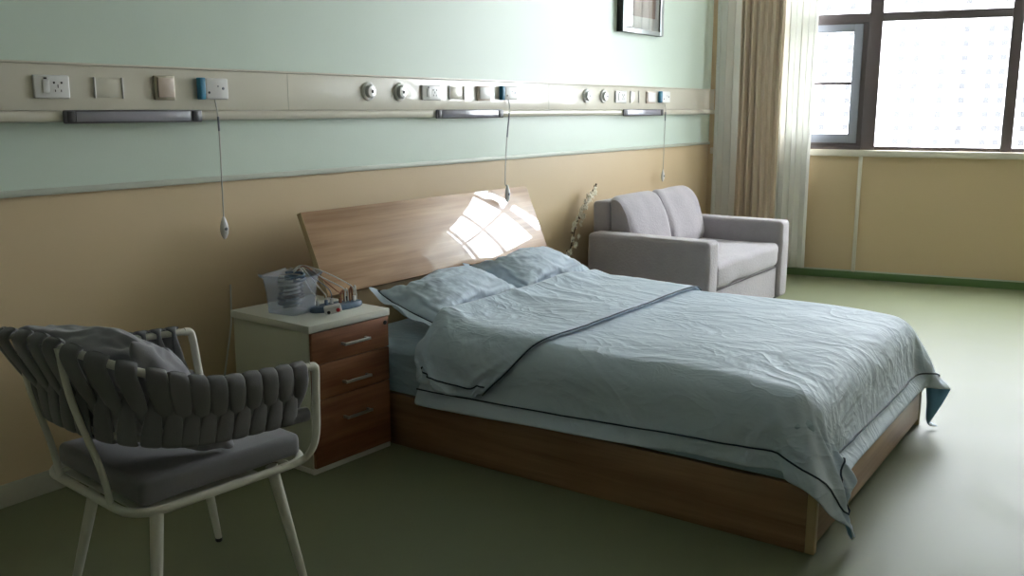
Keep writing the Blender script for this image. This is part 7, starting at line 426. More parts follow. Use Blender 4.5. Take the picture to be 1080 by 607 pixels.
-28,18,2,1,0,17,14,12,16,3,12,17,2,-8,5,-2,-9,-3,-1,11,8,5,2,18,2,-1,7,-4,-2,-5,-4,-7,-11,110,-16,-19,-21,-26,-28,-29,-28,-20,-32,17,8,9,-15,9,15,16,13,13,10,9,8,8,0,2,-1,1,-2,-2,-2,-8,9,7,8,9,17,3,-2,-8,0,11,-6,-6,-11,108,-22,-22,-23,-26,
-26,-27,-29,-30,-31,-27,32,26,13,11,13,4,4,3,0,-6,10,20,-3,12,5,0,-2,-15,21,9,8,7,7,7,6,5,3,1,0,-1,-5,-6,-4,-776,7,6,13,-4,5,7,13,12,13,13,16,8,9,5,-17,-6,-3,5,-2,-11,-3,-3,-2,-2,-3,2,1,1,1,8,-4,-2,-10,7,-1,-2,-10,10,-6,9,8,-56,3,9,-4,7,10,
3,16,13,12,12,-2,8,11,-7,10,-3,-4,-12,0,1,3,-5,0,-3,-6,4,1,1,0,-11,0,4,-7,8,-8,2,-10,1,12,8,10,-55,2,-5,9,8,6,5,-8,18,13,11,8,7,8,1,0,-2,-15,11,3,1,0,-2,-2,-4,-3,-4,-12,2,6,-8,6,-9,8,-10,1,3,3,-1,11,6,0,-46,0,-3,2,0,1,3,1,8,7,0,8,9,17,-11,
1,16,4,9,2,1,-7,4,-15,-5,-6,0,6,-3,5,-6,6,-7,5,-8,12,3,-4,3,9,10,-5,-41,1,-3,1,1,1,3,1,3,10,-4,0,1,1,3,3,2,4,4,5,5,12,-4,-11,9,-12,0,0,0,0,0,0,-1,0,-1,6,9,6,3,6,9,-4,-38,1,-3,2,1,1,1,1,5,2,4,-3,-2,-1,6,4,2,-3,9,4,-8,0,1,3,5,4,0,0,0,0,1,0,
-1,0,-4,8,8,-1,11,6,-7,11,-36,1,-3,2,0,1,1,2,0,7,2,-1,-2,-3,2,1,1,1,1,1,2,2,4,4,5,-11,0,1,0,1,0,1,1,6,-1,7,9,-7,16,-5,1,10,-30,2,-3,3,-1,0,-1,2,2,0,-1,-1,2,4,3,1,1,-1,2,2,1,2,5,-7,-2,4,2,1,1,0,0,0,-3,4,3,-1,2,7,16,-1,-1,10,-27,1,-2,2,0,-1,
-1,0,2,1,0,-1,2,4,-1,1,1,4,-2,2,4,2,-5,1,-3,2,1,1,5,-4,-2,4,2,3,2,-3,4,-3,24,-5,7,-2,-16,1,-1,2,-3,1,0,0,0,1,0,1,1,3,0,2,1,1,2,0,3,-6,2,1,0,1,2,-2,4,-5,2,2,2,2,1,2,4,-3,3,4,13,-1,-14,2,0,3,-3,-2,1,1,0,1,1,0,1,3,1,-1,1,4,-3,4,-4,2,1,1,-3,0,
4,-2,0,1,3,0,0,3,4,1,4,-3,3,1,13,-1,-11,2,1,2,-3,-1,0,2,-2,1,2,0,0,3,0,2,0,1,0,1,0,0,1,1,-1,0,2,0,-1,2,0,2,-1,2,5,3,3,-2,3,0,-3,15,-10,2,1,-3,2,-1,0,1,-1,0,2,-1,0,4,1,1,-1,3,0,0,1,0,0,1,-1,0,2,0,-1,2,-1,3,0,0,5,4,-1,2,3,-3,-2,13,-8,4,0,-1,
2,-2,0,0,0,0,2,0,0,-2,2,3,2,2,0,1,1,0,0,0,-2,1,2,0,0,1,-1,4,0,-1,6,4,-5,5,0,-3,-3,-20,30,0,3,0,1,-1,-1,0,0,1,2,0,-4,2,0,1,1,0,1,0,1,1,1,1,2,0,1,1,1,1,-2,2,2,-4,7,1,-2,7,-5,-5,-5,-12,28,3,2,2,1,-2,-2,0,-1,3,2,-2,-3,3,1,0,1,0,1,1,0,1,0,3,1,1,
0,2,0,1,-1,0,-1,1,3,3,-1,6,-6,-13,-1,-10,32,0,5,0,4,-2,-8,0,2,5,2,-7,3,0,-2,2,2,2,0,1,1,1,0,3,2,-1,2,1,1,1,-2,1,-2,0,2,5,-1,4,-12,-5,-7,-18,46,1,2,3,3,-4,-7,2,-1,7,-7,3,-4,1,4,2,2,2,0,1,0,1,1,3,1,-1,0,1,4,0,-1,0,-5,3,-3,11,-1,2,-14,-13,-13,
-5,51,1,2,2,-5,3,-7,3,-2,6,-7,3,-2,1,3,-2,0,0,0,1,1,3,7,2,-1,0,3,0,1,4,-1,0,-6,3,-9,12,4,-2,-19,-10,-9,-11,60,0,-4,7,-5,3,-8,5,-2,2,-4,-10,11,2,3,-1,0,-1,0,2,0,4,5,-2,5,-1,-3,0,7,3,1,-10,2,-7,-1,-2,19,-8,-13,-24,4,-15,65,2,-6,8,-5,-13,6,7,
0,-3,-4,-8,-25,5,6,5,7,7,9,2,3,-1,1,1,1,2,3,-3,0,0,1,3,-9,2,-2,-6,-3,-5,-14,-14,7,-19,84,-5,0,-2,3,-15,-23,16,-29,-1,-2,-2,15,6,7,5,7,7,5,7,2,1,1,1,1,2,2,-2,0,0,0,1,-8,-5,5,-4,-4,-8,-16,-10,-11,-11,95,-5,0,-2,-1,-24,-21,-1,-33,23,3,-3,14,
-3,3,5,5,6,6,8,14,-3,-3,-1,-1,0,-3,-1,0,1,1,1,14,-5,-7,9,-4,-16,-9,-11,-11,-10,97,-6,-7,0,-13,-17,-21,-25,-28,25,17,9,10,3,2,5,6,6,5,6,6,2,0,0,0,-1,-3,0,-1,1,2,0,-6,-4,11,-4,5,-12,-9,-10,-11,-10,98,-7,-5,-5,-12,-25,-21,-29,-28,7,16,8,7,13,
-14,18,1,19,-2,13,4,3,-11,1,13,-6,-5,-2,3,5,12,2,2,-2,-2,9,2,-10,-9,-10,-12,-10,97,-11,-21,5,-29,-30,-29,-26,-24,-14,15,8,7,8,2,11,15,19,21,-11,3,0,8,16,-5,9,-3,-9,12,5,-5,0,0,6,18,-16,-1,-2,-2,-2,-11,-10,100,-22,-9,-16,-25,-27,-32,-28,-25,
3,-20,21,25,4,13,-6,22,14,9,3,5,-7,19,-8,8,-5,12,4,-9,4,4,9,-4,13,-9,3,12,0,-1,-10,-5,-9,93,-22,-21,-31,-26,-9,-27,-27,-27,-27,16,23,19,6,5,-11,5,5,6,6,10,10,22,-1,-10,-1,2,21,6,5,4,3,-5,11,2,-4,11,-6,10,-1,-8,-7,119,-1,-1,0,-4,-5,1,-2,-3,
-5,-3,4,-1,-1,-3,-10,10,7,6,3,2,3,0,-1,2,1,2,0,0,3,3,3,2,3,2,3,4,2,3,1,2,4,2,0,-44,-30,-2,0,9,1,-15,-8,-4,2,-3,-1,-1,-1,0,-3,0,9,11,18,2,-14,-5,-3,6,-1,0,4,1,-1,2,3,2,2,3,4,4,9,-1,9,-2,13,-8,28,-44,-34,9,-7,-17,0,0,0,-1,-14,7,-6,5,0,-4,11,
5,3,1,0,-1,0,3,-2,-7,6,-4,8,5,3,0,-8,5,1,-1,7,-1,6,-1,6,9,2,6,37,-42,-35,-2,-18,-3,-8,-10,2,-3,1,1,1,0,1,-2,3,2,1,0,2,-2,1,2,1,1,1,1,2,2,1,-1,1,3,2,3,3,3,-4,16,4,-5,23,5,40,-40,-35,-19,0,-28,-8,-9,-3,-2,4,2,4,4,5,2,-2,-3,-4,-5,2,0,2,2,2,3,
3,0,-1,-1,0,-1,3,2,2,3,2,4,14,1,5,8,28,7,40,-36,-31,-23,-1,-31,0,-9,-13,3,-3,-8,4,4,14,-11,-7,-4,-4,1,-4,3,1,-1,3,4,5,10,-8,-1,0,2,4,1,2,3,12,-2,6,20,-4,28,5,19,41,-35,-33,-13,-9,-32,-8,-1,-15,-7,-1,11,4,2,-2,-4,-5,-5,-12,9,2,3,2,2,2,-7,-8,
4,4,15,3,-4,1,1,1,4,-8,14,7,3,14,32,21,2,41,-34,-28,-24,-3,-33,-5,-14,2,-18,4,-7,7,-7,-4,-3,-3,-2,-2,1,1,1,2,0,8,-11,9,4,5,-1,7,-8,1,3,3,15,-2,-10,8,21,32,8,32,-1,41,-33,-26,-26,-4,-33,-9,-6,-14,2,-20,-6,7,1,2,4,2,-1,1,0,-1,-2,3,-16,-4,-4,
2,3,3,14,-5,8,4,5,-5,15,-13,15,9,11,33,9,33,-4,41,-32,-26,-26,-5,-33,-11,-4,-16,-3,-19,2,-13,0,1,3,3,7,-7,3,2,0,10,-4,-5,-11,10,4,4,-13,0,5,5,13,-5,13,-13,19,2,32,9,26,33,-6,41,-31,-34,-18,-5,-34,-6,-18,-2,-16,0,-14,-7,7,6,-5,-6,-8,4,15,4,
2,-9,0,4,-6,-6,2,14,-12,11,5,-10,1,11,5,-13,21,11,32,9,30,29,-8,41,-32,-36,-6,-13,-34,-9,-19,-5,0,-16,1,-5,-6,13,-16,-4,-2,9,-8,1,2,9,1,-9,-3,15,-4,8,-13,0,3,14,-2,-9,9,-12,12,34,6,27,29,28,-3,40,-32,-37,-10,-8,-33,-18,-1,-7,-12,-2,-13,0,
-1,12,-17,8,-1,-10,-2,9,3,-10,-1,1,-3,16,-7,9,-11,11,-12,11,-5,7,-13,20,-3,34,-2,31,24,29,3,39,-33,-38,-5,-11,-34,-20,-3,-17,1,-11,6,0,-3,12,-18,7,-8,10,-2,-10,1,12,1,-1,-15,12,-6,0,2,12,-19,-3,20,-14,14,15,-12,33,-8,32,21,28,9,41,-35,-40,
-12,-2,-34,-24,-9,-3,-17,2,3,3,5,12,-19,4,-11,12,-6,6,-11,-3,2,3,9,-13,14,5,3,5,-23,3,-4,11,-8,28,-13,34,-16,24,28,24,23,42,-41,-40,2,-16,-33,-26,-1,-2,-21,14,4,4,3,4,-12,-18,10,-12,4,11,2,-12,-2,6,2,-1,-10,6,5,16,-22,6,-10,4,-1,32,-14,33,
-7,18,28,32,21,32,-43,-40,10,-24,-29,-31,9,-18,-11,-1,-1,2,7,16,-16,-5,9,-10,8,-12,4,13,-2,-11,0,0,1,8,-3,17,-22,8,-6,14,-17,32,-13,23,21,24,8,33,11,41,-51,-40,11,-33,-27,-25,9,-17,7,-1,-12,12,-13,16,-15,9,-13,9,-7,9,-9,11,6,-10,7,-2,-1,
-12,8,17,-22,7,-3,14,-20,32,-3,31,12,30,-3,32,5,41,-51,-39,12,-33,-30,-22,7,-17,5,-11,21,1,-18,10,-11,12,-6,-7,1,13,-5,-9,2,13,-13,0,-1,9,-4,17,-20,-3,16,-12,19,-1,32,1,32,20,-5,30,1,40,-50,-38,13,-30,-33,-20,2,-17,1,19,-15,19,-19,-4,-3,0,
1,14,0,-12,-1,-2,16,-10,-4,16,-2,-1,-6,16,-17,5,-9,0,26,-6,27,-6,30,30,2,28,-1,38,-51,-35,11,-28,-32,-8,-21,11,7,12,-27,18,-2,-1,-2,-3,-2,-18,2,10,6,4,8,-1,-18,6,-13,0,5,15,-14,-2,4,-7,28,-8,19,-1,32,23,10,26,-1,34,-50,-33,8,-26,-30,-5,-19,
5,1,27,-30,-9,-4,-1,0,1,3,0,-2,-2,1,2,5,11,12,-23,-6,10,5,5,-2,-9,6,-9,27,6,-7,8,29,21,17,24,0,33,-50,-33,4,-25,-27,-17,15,6,-13,26,-28,8,0,-1,0,-1,0,2,0,-1,-3,-6,-8,22,0,-10,-9,-16,3,3,4,3,8,-11,26,-1,18,6,4,25,21,21,3,31,-51,-30,-2,-23,
-24,-13,7,18,-14,26,-18,16,-11,-6,-6,2,17,-12,-10,-6,-5,-2,11,10,-18,-6,-5,9,3,3,2,2,-12,0,21,-2,18,13,0,16,28,17,7,30,-53,-20,-30,-7,-33,28,-5,3,9,-4,16,-12,19,-8,-2,-8,1,8,-20,-2,-14,6,-5,9,-14,9,-5,-10,-1,0,1,1,2,12,-6,14,2,13,19,0,33,6,
25,23,-55,-32,-26,-1,-26,15,30,1,2,1,2,1,7,-5,8,2,-2,-8,-9,-11,-11,-12,2,1,1,1,2,0,0,0,1,0,1,0,0,1,5,9,10,9,33,0,19,32,-56,-36,-7,-26,15,16,15,4,12,-14,3,12,-12,16,6,7,-5,-9,-8,-9,-10,-12,5,0,1,0,1,0,1,1,1,1,0,1,-1,-6,10,10,9,9,0,24,0,33,
-61,-34,7,-12,-11,16,26,24,-9,-2,11,2,-15,9,10,9,-18,-8,-1,-12,6,-6,-9,-1,8,-5,3,8,3,2,-2,0,0,2,-6,2,5,-6,10,4,24,8,-12,33,-66,-30,0,1,4,7,13,16,25,0,13,-26,6,16,8,-14,-10,-5,-3,-3,-1,-1,-1,0,1,1,0,0,2,2,12,-1,0,-1,-2,-6,0,4,12,2,-9,2,2,32,
-70,3,3,2,4,4,1,7,8,8,17,6,3,-6,-2,0,5,1,-2,-3,-6,0,3,0,2,0,1,0,1,-1,0,-1,0,0,1,1,0,1,2,1,4,2,1,3,58,-2,-3,-13,12,4,1,-1,-4,-4,-3,-14,-1,-2,5,10,6,3,-5,3,11,5,4,2,2,1,0,-1,1,-2,-8,4,1,10,-6,4,4,10,-6,11,-1,-1,-39,-14,9,16,4,-5,9,-14,-3,-1,
0,4,0,-3,7,-5,0,5,11,2,1,-8,8,-4,4,11,-6,1,0,2,8,2,-2,7,-7,10,0,11,-1,-8,-20,4,-38,-5,27,0,3,4,4,7,-5,-1,0,-1,-1,0,2,1,1,7,-3,-2,-3,1,1,0,6,6,5,8,1,-2,7,-3,7,-7,7,6,0,-12,8,-25,2,-30,-32,26,0,32,7,6,4,5,-1,-2,-4,0,0,2,-1,1,3,-2,-1,-2,-1,4,
-1,5,5,6,5,-1,4,-1,6,-3,5,-4,4,-13,-6,9,1,-21,-19,-33,-28,26,2,33,6,13,1,5,14,-12,7,8,5,2,-1,1,3,-2,-1,-1,-1,-1,2,3,-6,14,4,2,3,3,2,0,2,-2,0,-9,-10,-20,11,-31,-20,-33,-26,27,3,34,11,5,14,7,-2,14,-6,14,9,5,-4,-1,1,7,-5,-1,8,3,2,-3,-4,-19,2,
2,3,2,2,3,3,3,12,-20,-15,5,-6,-30,-33,-20,-32,23,5,34,13,4,11,12,13,-5,4,7,8,17,3,3,3,3,1,1,1,-1,-5,-16,0,8,1,2,3,2,2,2,2,-4,6,-17,-19,-24,7,-33,-32,-22,-31,26,9,33,6,23,16,10,10,7,6,8,3,4,-6,5,6,10,-8,2,8,-15,-1,9,4,-7,-2,-2,-1,5,4,4,11,
-1,-25,-24,-23,-14,15,-29,-34,-22,-34,26,10,34,6,18,22,-2,12,7,12,17,9,-5,10,5,4,-6,8,3,-11,-1,12,-1,5,-2,-2,-2,-7,11,6,0,-8,-9,-11,-17,-33,9,-17,-32,-25,-34,-22,22,13,34,19,16,14,3,17,4,15,3,5,12,-6,5,4,13,-4,9,-8,11,4,-1,-10,0,0,7,-4,13,
-14,-10,-9,-10,-11,2,-32,5,-30,-30,-17,-33,-32,23,22,33,24,2,15,19,4,20,3,13,6,-5,5,14,7,-2,13,-6,11,-7,-2,-2,9,2,-3,7,3,0,-17,-3,-6,-11,-19,1,-31,1,-27,-34,-19,-33,-35,28,20,34,27,-1,21,7,18,2,17,2,5,14,6,-3,11,14,4,6,-2,0,-2,0,-7,2,10,1,
-7,8,-7,-7,-22,-12,0,-6,-28,-3,-28,-33,-32,-17,-37,20,23,29,33,-3,21,16,15,7,0,19,8,-3,8,8,14,1,12,-3,6,-7,-3,-2,8,1,-5,5,-9,8,-14,3,-20,-2,-21,6,-14,-17,-28,-32,-32,-20,-42,30,27,19,33,-5,17,16,17,18,-2,15,4,21,5,5,5,2,2,1,1,1,1,0,-9,1,9,
-9,-4,9,-18,6,-15,4,-25,-1,-23,-5,-33,-33,-32,-15,-42,24,31,21,33,-4,22,18,18,14,-1,7,22,9,-7,0,1,2,1,1,2,1,3,3,9,2,-8,8,-11,7,-20,0,6,-19,0,-27,-20,7,-31,-31,-32,-31,-40,32,24,28,34,-4,14,18,17,25,1,17,-2,16,2,2,1,4,-1,0,2,2,4,-6,3,6,-8,8,
-10,6,-19,13,-20,-1,-17,-5,-32,3,-33,-31,-31,-14,-53,30,33,31,28,1,26,17,13,5,19,-10,15,4,-3,3,5,12,-5,0,2,3,2,14,-2,-10,7,1,-7,3,-18,14,-15,-16,5,-18,-32,-6,-30,-29,-17,-24,-54,33,28,33,25,20,3,24,2,24,-8,13,-6,6,17,4,5,5,3,3,3,3,-8,13,-5,
-2,-8,-1,7,1,-17,13,-25,3,-18,-4,-31,-15,-30,-23,-18,-33,-40,33,29,31,11,28,3,28,-4,22,-9,14,11,-8,16,-3,2,2,3,2,4,6,12,3,-10,-1,5,0,-8,9,-11,10,-27,2,-27,-3,-15,-29,-27,-32,-5,-31,-37,33,20,32,13,28,1,31,-7,15,-1,-3,26,6,6,6,5,3,4,-4,-4,9,
5,-5,4,0,-11,-1,8,3,2,-16,-2,-25,-1,-32,4,-32,-22,-14,-30,-22,-27,27,13,32,30,-9,30,19,1,0,-1,2,9,5,6,5,7,8,17,-5,8,-6,-2,-1,0,1,6,-11,-2,2,1,6,-21,7,-24,-13,-31,19,-22,-22,-31,-17,-44,14,24,28,33,8,-8,18,4,-2,-2,-2,23,7,8,7,8,8,7,8,6,-1,
-1,0,-1,0,-1,-1,-2,-1,-2,0,-21,-4,5,-20,-30,9,-10,-30,-12,-25,-50,12,31,29,21,-10,-6,15,-1,7,6,-5,22,-1,6,6,7,8,8,8,13,-4,-3,-1,-2,-1,-2,-2,-1,-1,-1,-1,3,-4,-14,5,-29,-12,4,-30,-8,-25,-49,12,24,30,8,17,-6,-23,0,7,10,12,13,15,15,6,5,3,2,1,3,
3,1,1,1,-2,-2,-2,-1,-1,-1,-3,-16,-4,2,-8,3,-25,6,-31,-5,-25,-48,25,18,18,11,1,-5,4,2,-32,11,13,14,14,16,1,6,3,1,2,2,3,1,1,2,-3,-2,-2,-1,0,5,-2,-2,-2,-17,12,-5,-6,-5,-30,-9,-28,-39,20,2,21,1,1,2,0,0,-2,28,14,14,-2,-11,8,-4,3,2,0,3,3,-1,7,-4,
1,-1,-6,6,-1,-3,-2,-2,-1,0,-6,-4,-5,-3,-2,-30,5,-56,2,19,3,4,9,-12,-2,-1,10,22,9,19,-4,2,-8,2,-2,-1,3,3,1,6,-2,-3,0,1,4,-6,0,-1,3,-6,5,-9,-2,8,0,4,-20,-15,12,-64,3,3,-7,5,14,9,8,8,6,18,2,-5,-3,-3,-9,1,2,3,0,0,-1,6,1,-6,0,2,4,2,-1,-1,-1,-6,
4,-2,-8,9,-4,10,4,-2,-1,
]
PILLOW_N = 2496
EXPOSURE = 4.52
from mathutils import Vector, Matrix, noise
random.seed(7)
S = bpy.context.scene
C = S.collection
R = math.radians
PI = math.pi

# ------------------------------------------------------------------ materials
def mat(name, col, rough=.5, metal=0., spec=.5, bump=0., bscale=200., coat=0., trans=0., alpha=1., sheen=0., var=0., vscale=8., ior=1.45, subsurf=0.):
    m = bpy.data.materials.new(name); m.use_nodes = True
    nt = m.node_tree; b = nt.nodes['Principled BSDF']
    b.inputs['Base Color'].default_value = (*col, 1)
    b.inputs['Roughness'].default_value = rough
    b.inputs['Metallic'].default_value = metal
    b.inputs['Specular IOR Level'].default_value = spec
    b.inputs['IOR'].default_value = ior
    b.inputs['Coat Weight'].default_value = coat
    b.inputs['Coat Roughness'].default_value = .03
    b.inputs['Transmission Weight'].default_value = trans
    b.inputs['Alpha'].default_value = alpha
    b.inputs['Sheen Weight'].default_value = sheen
    tc = nt.nodes.new('ShaderNodeTexCoord')
    if var > 0:
        n = nt.nodes.new('ShaderNodeTexNoise'); n.inputs['Scale'].default_value = vscale; n.inputs['Detail'].default_value = 4
        nt.links.new(tc.outputs['Object'], n.inputs['Vector'])
        mx = nt.nodes.new('ShaderNodeMixRGB'); mx.blend_type = 'MIX'
        mx.inputs[1].default_value = (*[c*(1-var) for c in col], 1); mx.inputs[2].default_value = (*[min(1, c*(1+var)) for c in col], 1)
        nt.links.new(n.outputs['Fac'], mx.inputs[0]); nt.links.new(mx.outputs[0], b.inputs['Base Color'])
    if bump > 0:
        n2 = nt.nodes.new('ShaderNodeTexNoise'); n2.inputs['Scale'].default_value = bscale; n2.inputs['Detail'].default_value = 3
        nt.links.new(tc.outputs['Object'], n2.inputs['Vector'])
        bp = nt.nodes.new('ShaderNodeBump'); bp.inputs['Strength'].default_value = bump; bp.inputs['Distance'].default_value = .01
        nt.links.new(n2.outputs['Fac'], bp.inputs['Height']); nt.links.new(bp.outputs[0], b.inputs['Normal'])
    return m

def wood(name, c1, c2, axis, rough=.35, coat=0., scale=1.0, coatrough=.03, warp=0.):
    """streaky laminate, the grain running along axis (0 x, 1 y, 2 z)"""
    m = bpy.data.materials.new(name); m.use_nodes = True
    nt = m.node_tree; b = nt.nodes['Principled BSDF']
    tc = nt.nodes.new('ShaderNodeTexCoord'); mp = nt.nodes.new('ShaderNodeMapping')
    sc = [14*scale]*3; sc[axis] = 1.1*scale
    mp.inputs['Scale'].default_value = sc
    nt.links.new(tc.outputs['Object'], mp.inputs['Vector'])
    n = nt.nodes.new('ShaderNodeTexNoise'); n.inputs['Scale'].default_value = 1; n.inputs['Detail'].default_value = 6; n.inputs['Distortion'].default_value = .6
    nt.links.new(mp.outputs[0], n.inputs['Vector'])
    mp2 = nt.nodes.new('ShaderNodeMapping'); sc2 = [90*scale]*3; sc2[axis] = 2.5*scale
    mp2.inputs['Scale'].default_value = sc2; nt.links.new(tc.outputs['Object'], mp2.inputs['Vector'])
    n2 = nt.nodes.new('ShaderNodeTexNoise'); n2.inputs['Scale'].default_value = 1; n2.inputs['Detail'].default_value = 3
    nt.links.new(mp2.outputs[0], n2.inputs['Vector'])
    mx = nt.nodes.new('ShaderNodeMath'); mx.operation = 'MULTIPLY_ADD'; mx.inputs[1].default_value = .3
    nt.links.new(n2.outputs['Fac'], mx.inputs[0]); nt.links.new(n.outputs['Fac'], mx.inputs[2])
    cr = nt.nodes.new('ShaderNodeValToRGB')
    cr.color_ramp.elements[0].position = .48; cr.color_ramp.elements[0].color = (*c1, 1)
    cr.color_ramp.elements[1].position = .82; cr.color_ramp.elements[1].color = (*c2, 1)
    nt.links.new(mx.outputs[0], cr.inputs[0]); nt.links.new(cr.outputs[0], b.inputs['Base Color'])
    b.inputs['Roughness'].default_value = rough; b.inputs['Coat Weight'].default_value = coat; b.inputs['Coat Roughness'].default_value = coatrough
    if warp > 0:
        n3 = nt.nodes.new('ShaderNodeTexNoise'); n3.inputs['Scale'].default_value = 1.6; n3.inputs['Detail'].default_value = 1
        nt.links.new(tc.outputs['Object'], n3.inputs['Vector'])
        bp = nt.nodes.new('ShaderNodeBump'); bp.inputs['Strength'].default_value = warp; bp.inputs['Distance'].default_value = .05
        nt.links.new(n3.outputs['Fac'], bp.inputs['Height']); nt.links.new(bp.outputs[0], b.inputs['Coat Normal'])
    return m

def glass(name, tint=(1, 1, 1), refl=.06):
    m = bpy.data.materials.new(name); m.use_nodes = True
    nt = m.node_tree; nt.nodes.clear()
    o = nt.nodes.new('ShaderNodeOutputMaterial'); t = nt.nodes.new('ShaderNodeBsdfTransparent'); g = nt.nodes.new('ShaderNodeBsdfGlossy')
    t.inputs[0].default_value = (*tint, 1); g.inputs['Roughness'].default_value = .01
    mx = nt.nodes.new('ShaderNodeMixShader'); mx.inputs[0].default_value = refl
    nt.links.new(t.outputs[0], mx.inputs[1]); nt.links.new(g.outputs[0], mx.inputs[2]); nt.links.new(mx.outputs[0], o.inputs[0])
    return m

def sheer(name, col, through=.5, tr=.35):
    m = bpy.data.materials.new(name); m.use_nodes = True
    nt = m.node_tree; nt.nodes.clear()
    o = nt.nodes.new('ShaderNodeOutputMaterial'); t = nt.nodes.new('ShaderNodeBsdfTransparent'); d = nt.nodes.new('ShaderNodeBsdfDiffuse'); l = nt.nodes.new('ShaderNodeBsdfTranslucent')
    d.inputs[0].default_value = (*col, 1); l.inputs[0].default_value = (*col, 1)
    a = nt.nodes.new('ShaderNodeMixShader'); a.inputs[0].default_value = through
    nt.links.new(d.outputs[0], a.inputs[1]); nt.links.new(l.outputs[0], a.inputs[2])
    b = nt.nodes.new('ShaderNodeMixShader'); b.inputs[0].default_value = tr
    nt.links.new(a.outputs[0], b.inputs[1]); nt.links.new(t.outputs[0], b.inputs[2]); nt.links.new(b.outputs[0], o.inputs[0])
    return m

def wall_material():
    """mint paint above the chair rail, beige below: split at the rail's height"""
    m = bpy.data.materials.new('two_tone_paint'); m.use_nodes = True
    nt = m.node_tree; b = nt.nodes['Principled BSDF']
    geo = nt.nodes.new('ShaderNodeNewGeometry'); sp = nt.nodes.new('ShaderNodeSeparateXYZ')
    nt.links.new(geo.outputs['Position'], sp.inputs[0])
    gt = nt.nodes.new('ShaderNodeMath'); gt.operation = 'GREATER_THAN'; gt.inputs[1].default_value = 1.12
    nt.links.new(sp.outputs['Z'], gt.inputs[0])
    mx = nt.nodes.new('ShaderNodeMixRGB'); mx.inputs[1].default_value = (*BEIGE, 1); mx.inputs[2].default_value = (*MINT, 1)
    nt.links.new(gt.outputs[0], mx.inputs[0]); nt.links.new(mx.outputs[0], b.inputs['Base Color'])
    b.inputs['Roughness'].default_value = .42
    n2 = nt.nodes.new('ShaderNodeTexNoise'); n2.inputs['Scale'].default_value = 90; nt.links.new(geo.outputs['Position'], n2.inputs['Vector'])
    bp = nt.nodes.new('ShaderNodeBump'); bp.inputs['Strength'].default_value = .08; bp.inputs['Distance'].default_value = .004
    nt.links.new(n2.outputs['Fac'], bp.inputs['Height']); nt.links.new(bp.outputs[0], b.inputs['Normal'])
    return m

def floor_material():
    m = mat('green_vinyl', FLOOR, rough=.45, spec=.38, var=.0)
    nt = m.node_tree; b = nt.nodes['Principled BSDF']
    tc = nt.nodes.new('ShaderNodeTexCoord'); n = nt.nodes.new('ShaderNodeTexNoise'); n.inputs['Scale'].default_value = 3.5; n.inputs['Detail'].default_value = 8; n.inputs['Roughness'].default_value = .65
    nt.links.new(tc.outputs['Object'], n.inputs['Vector'])
    mx = nt.nodes.new('ShaderNodeMixRGB'); mx.inputs[1].default_value = (*[c*.88 for c in FLOOR], 1); mx.inputs[2].default_value = (*[c*1.12 for c in FLOOR], 1)
    nt.links.new(n.outputs['Fac'], mx.inputs[0]); nt.links.new(mx.outputs[0], b.inputs['Base Color'])
    mr = nt.nodes.new('ShaderNodeMapRange'); mr.inputs['To Min'].default_value = .40; mr.inputs['To Max'].default_value = .58
    nt.links.new(n.outputs['Fac'], mr.inputs['Value']); nt.links.new(mr.outputs[0], b.inputs['Roughness'])
    return m

def cloth_mat(name, col, strength):
    # soft cotton with ridged creases in the relief
    m = mat(name, col, .68, sheen=.2); nt = m.node_tree; b = nt.nodes['Principled BSDF']
    tc = nt.nodes.new('ShaderNodeTexCoord'); prev = None
    for scl, dist, st, k in ((3.2, 1.8, .022, 1), (8.5, 1.2, .007, 2), (26., .6, .0018, 3)):
        mp = nt.nodes.new('ShaderNodeMapping'); mp.inputs['Rotation'].default_value = (0, 0, .5*k); mp.inputs['Scale'].default_value = (1, .62, 1)
        nt.links.new(tc.outputs['Object'], mp.inputs[0])
        n = nt.nodes.new('ShaderNodeTexNoise'); n.inputs['Scale'].default_value = scl; n.inputs['Detail'].default_value = 2.5; n.inputs['Distortion'].default_value = dist
        nt.links.new(mp.outputs[0], n.inputs['Vector'])
        a = nt.nodes.new('ShaderNodeMath'); a.operation = 'SUBTRACT'; a.inputs[1].default_value = .5; nt.links.new(n.outputs['Fac'], a.inputs[0])
        c = nt.nodes.new('ShaderNodeMath'); c.operation = 'ABSOLUTE'; nt.links.new(a.outputs[0], c.inputs[0])
        p = nt.nodes.new('ShaderNodeMath'); p.operation = 'POWER'; p.inputs[1].default_value = .8; nt.links.new(c.outputs[0], p.inputs[0])
        bp = nt.nodes.new('ShaderNodeBump'); bp.invert = True; bp.inputs['Strength'].default_value = strength; bp.inputs['Distance'].default_value = st*2
        nt.links.new(p.outputs[0], bp.inputs['Height'])
        if prev: nt.links.new(prev.outputs[0], bp.inputs['Normal'])
        prev = bp
    nt.links.new(prev.outputs[0], b.inputs['Normal']); return m

def frosted(name):
    m = bpy.data.materials.new(name); m.use_nodes = True
    nt = m.node_tree; nt.nodes.clear()
    o = nt.nodes.new('ShaderNodeOutputMaterial'); t = nt.nodes.new('ShaderNodeBsdfTransparent'); d = nt.nodes.new('ShaderNodeBsdfPrincipled')
    t.inputs[0].default_value = (.9, .93, .97, 1); d.inputs['Base Color'].default_value = (.75, .77, .82, 1); d.inputs['Roughness'].default_value = .2
    mx = nt.nodes.new('ShaderNodeMixShader'); mx.inputs[0].default_value = .22
    nt.links.new(t.outputs[0], mx.inputs[1]); nt.links.new(d.outputs[0], mx.inputs[2]); nt.links.new(mx.outputs[0], o.inputs[0]); return m

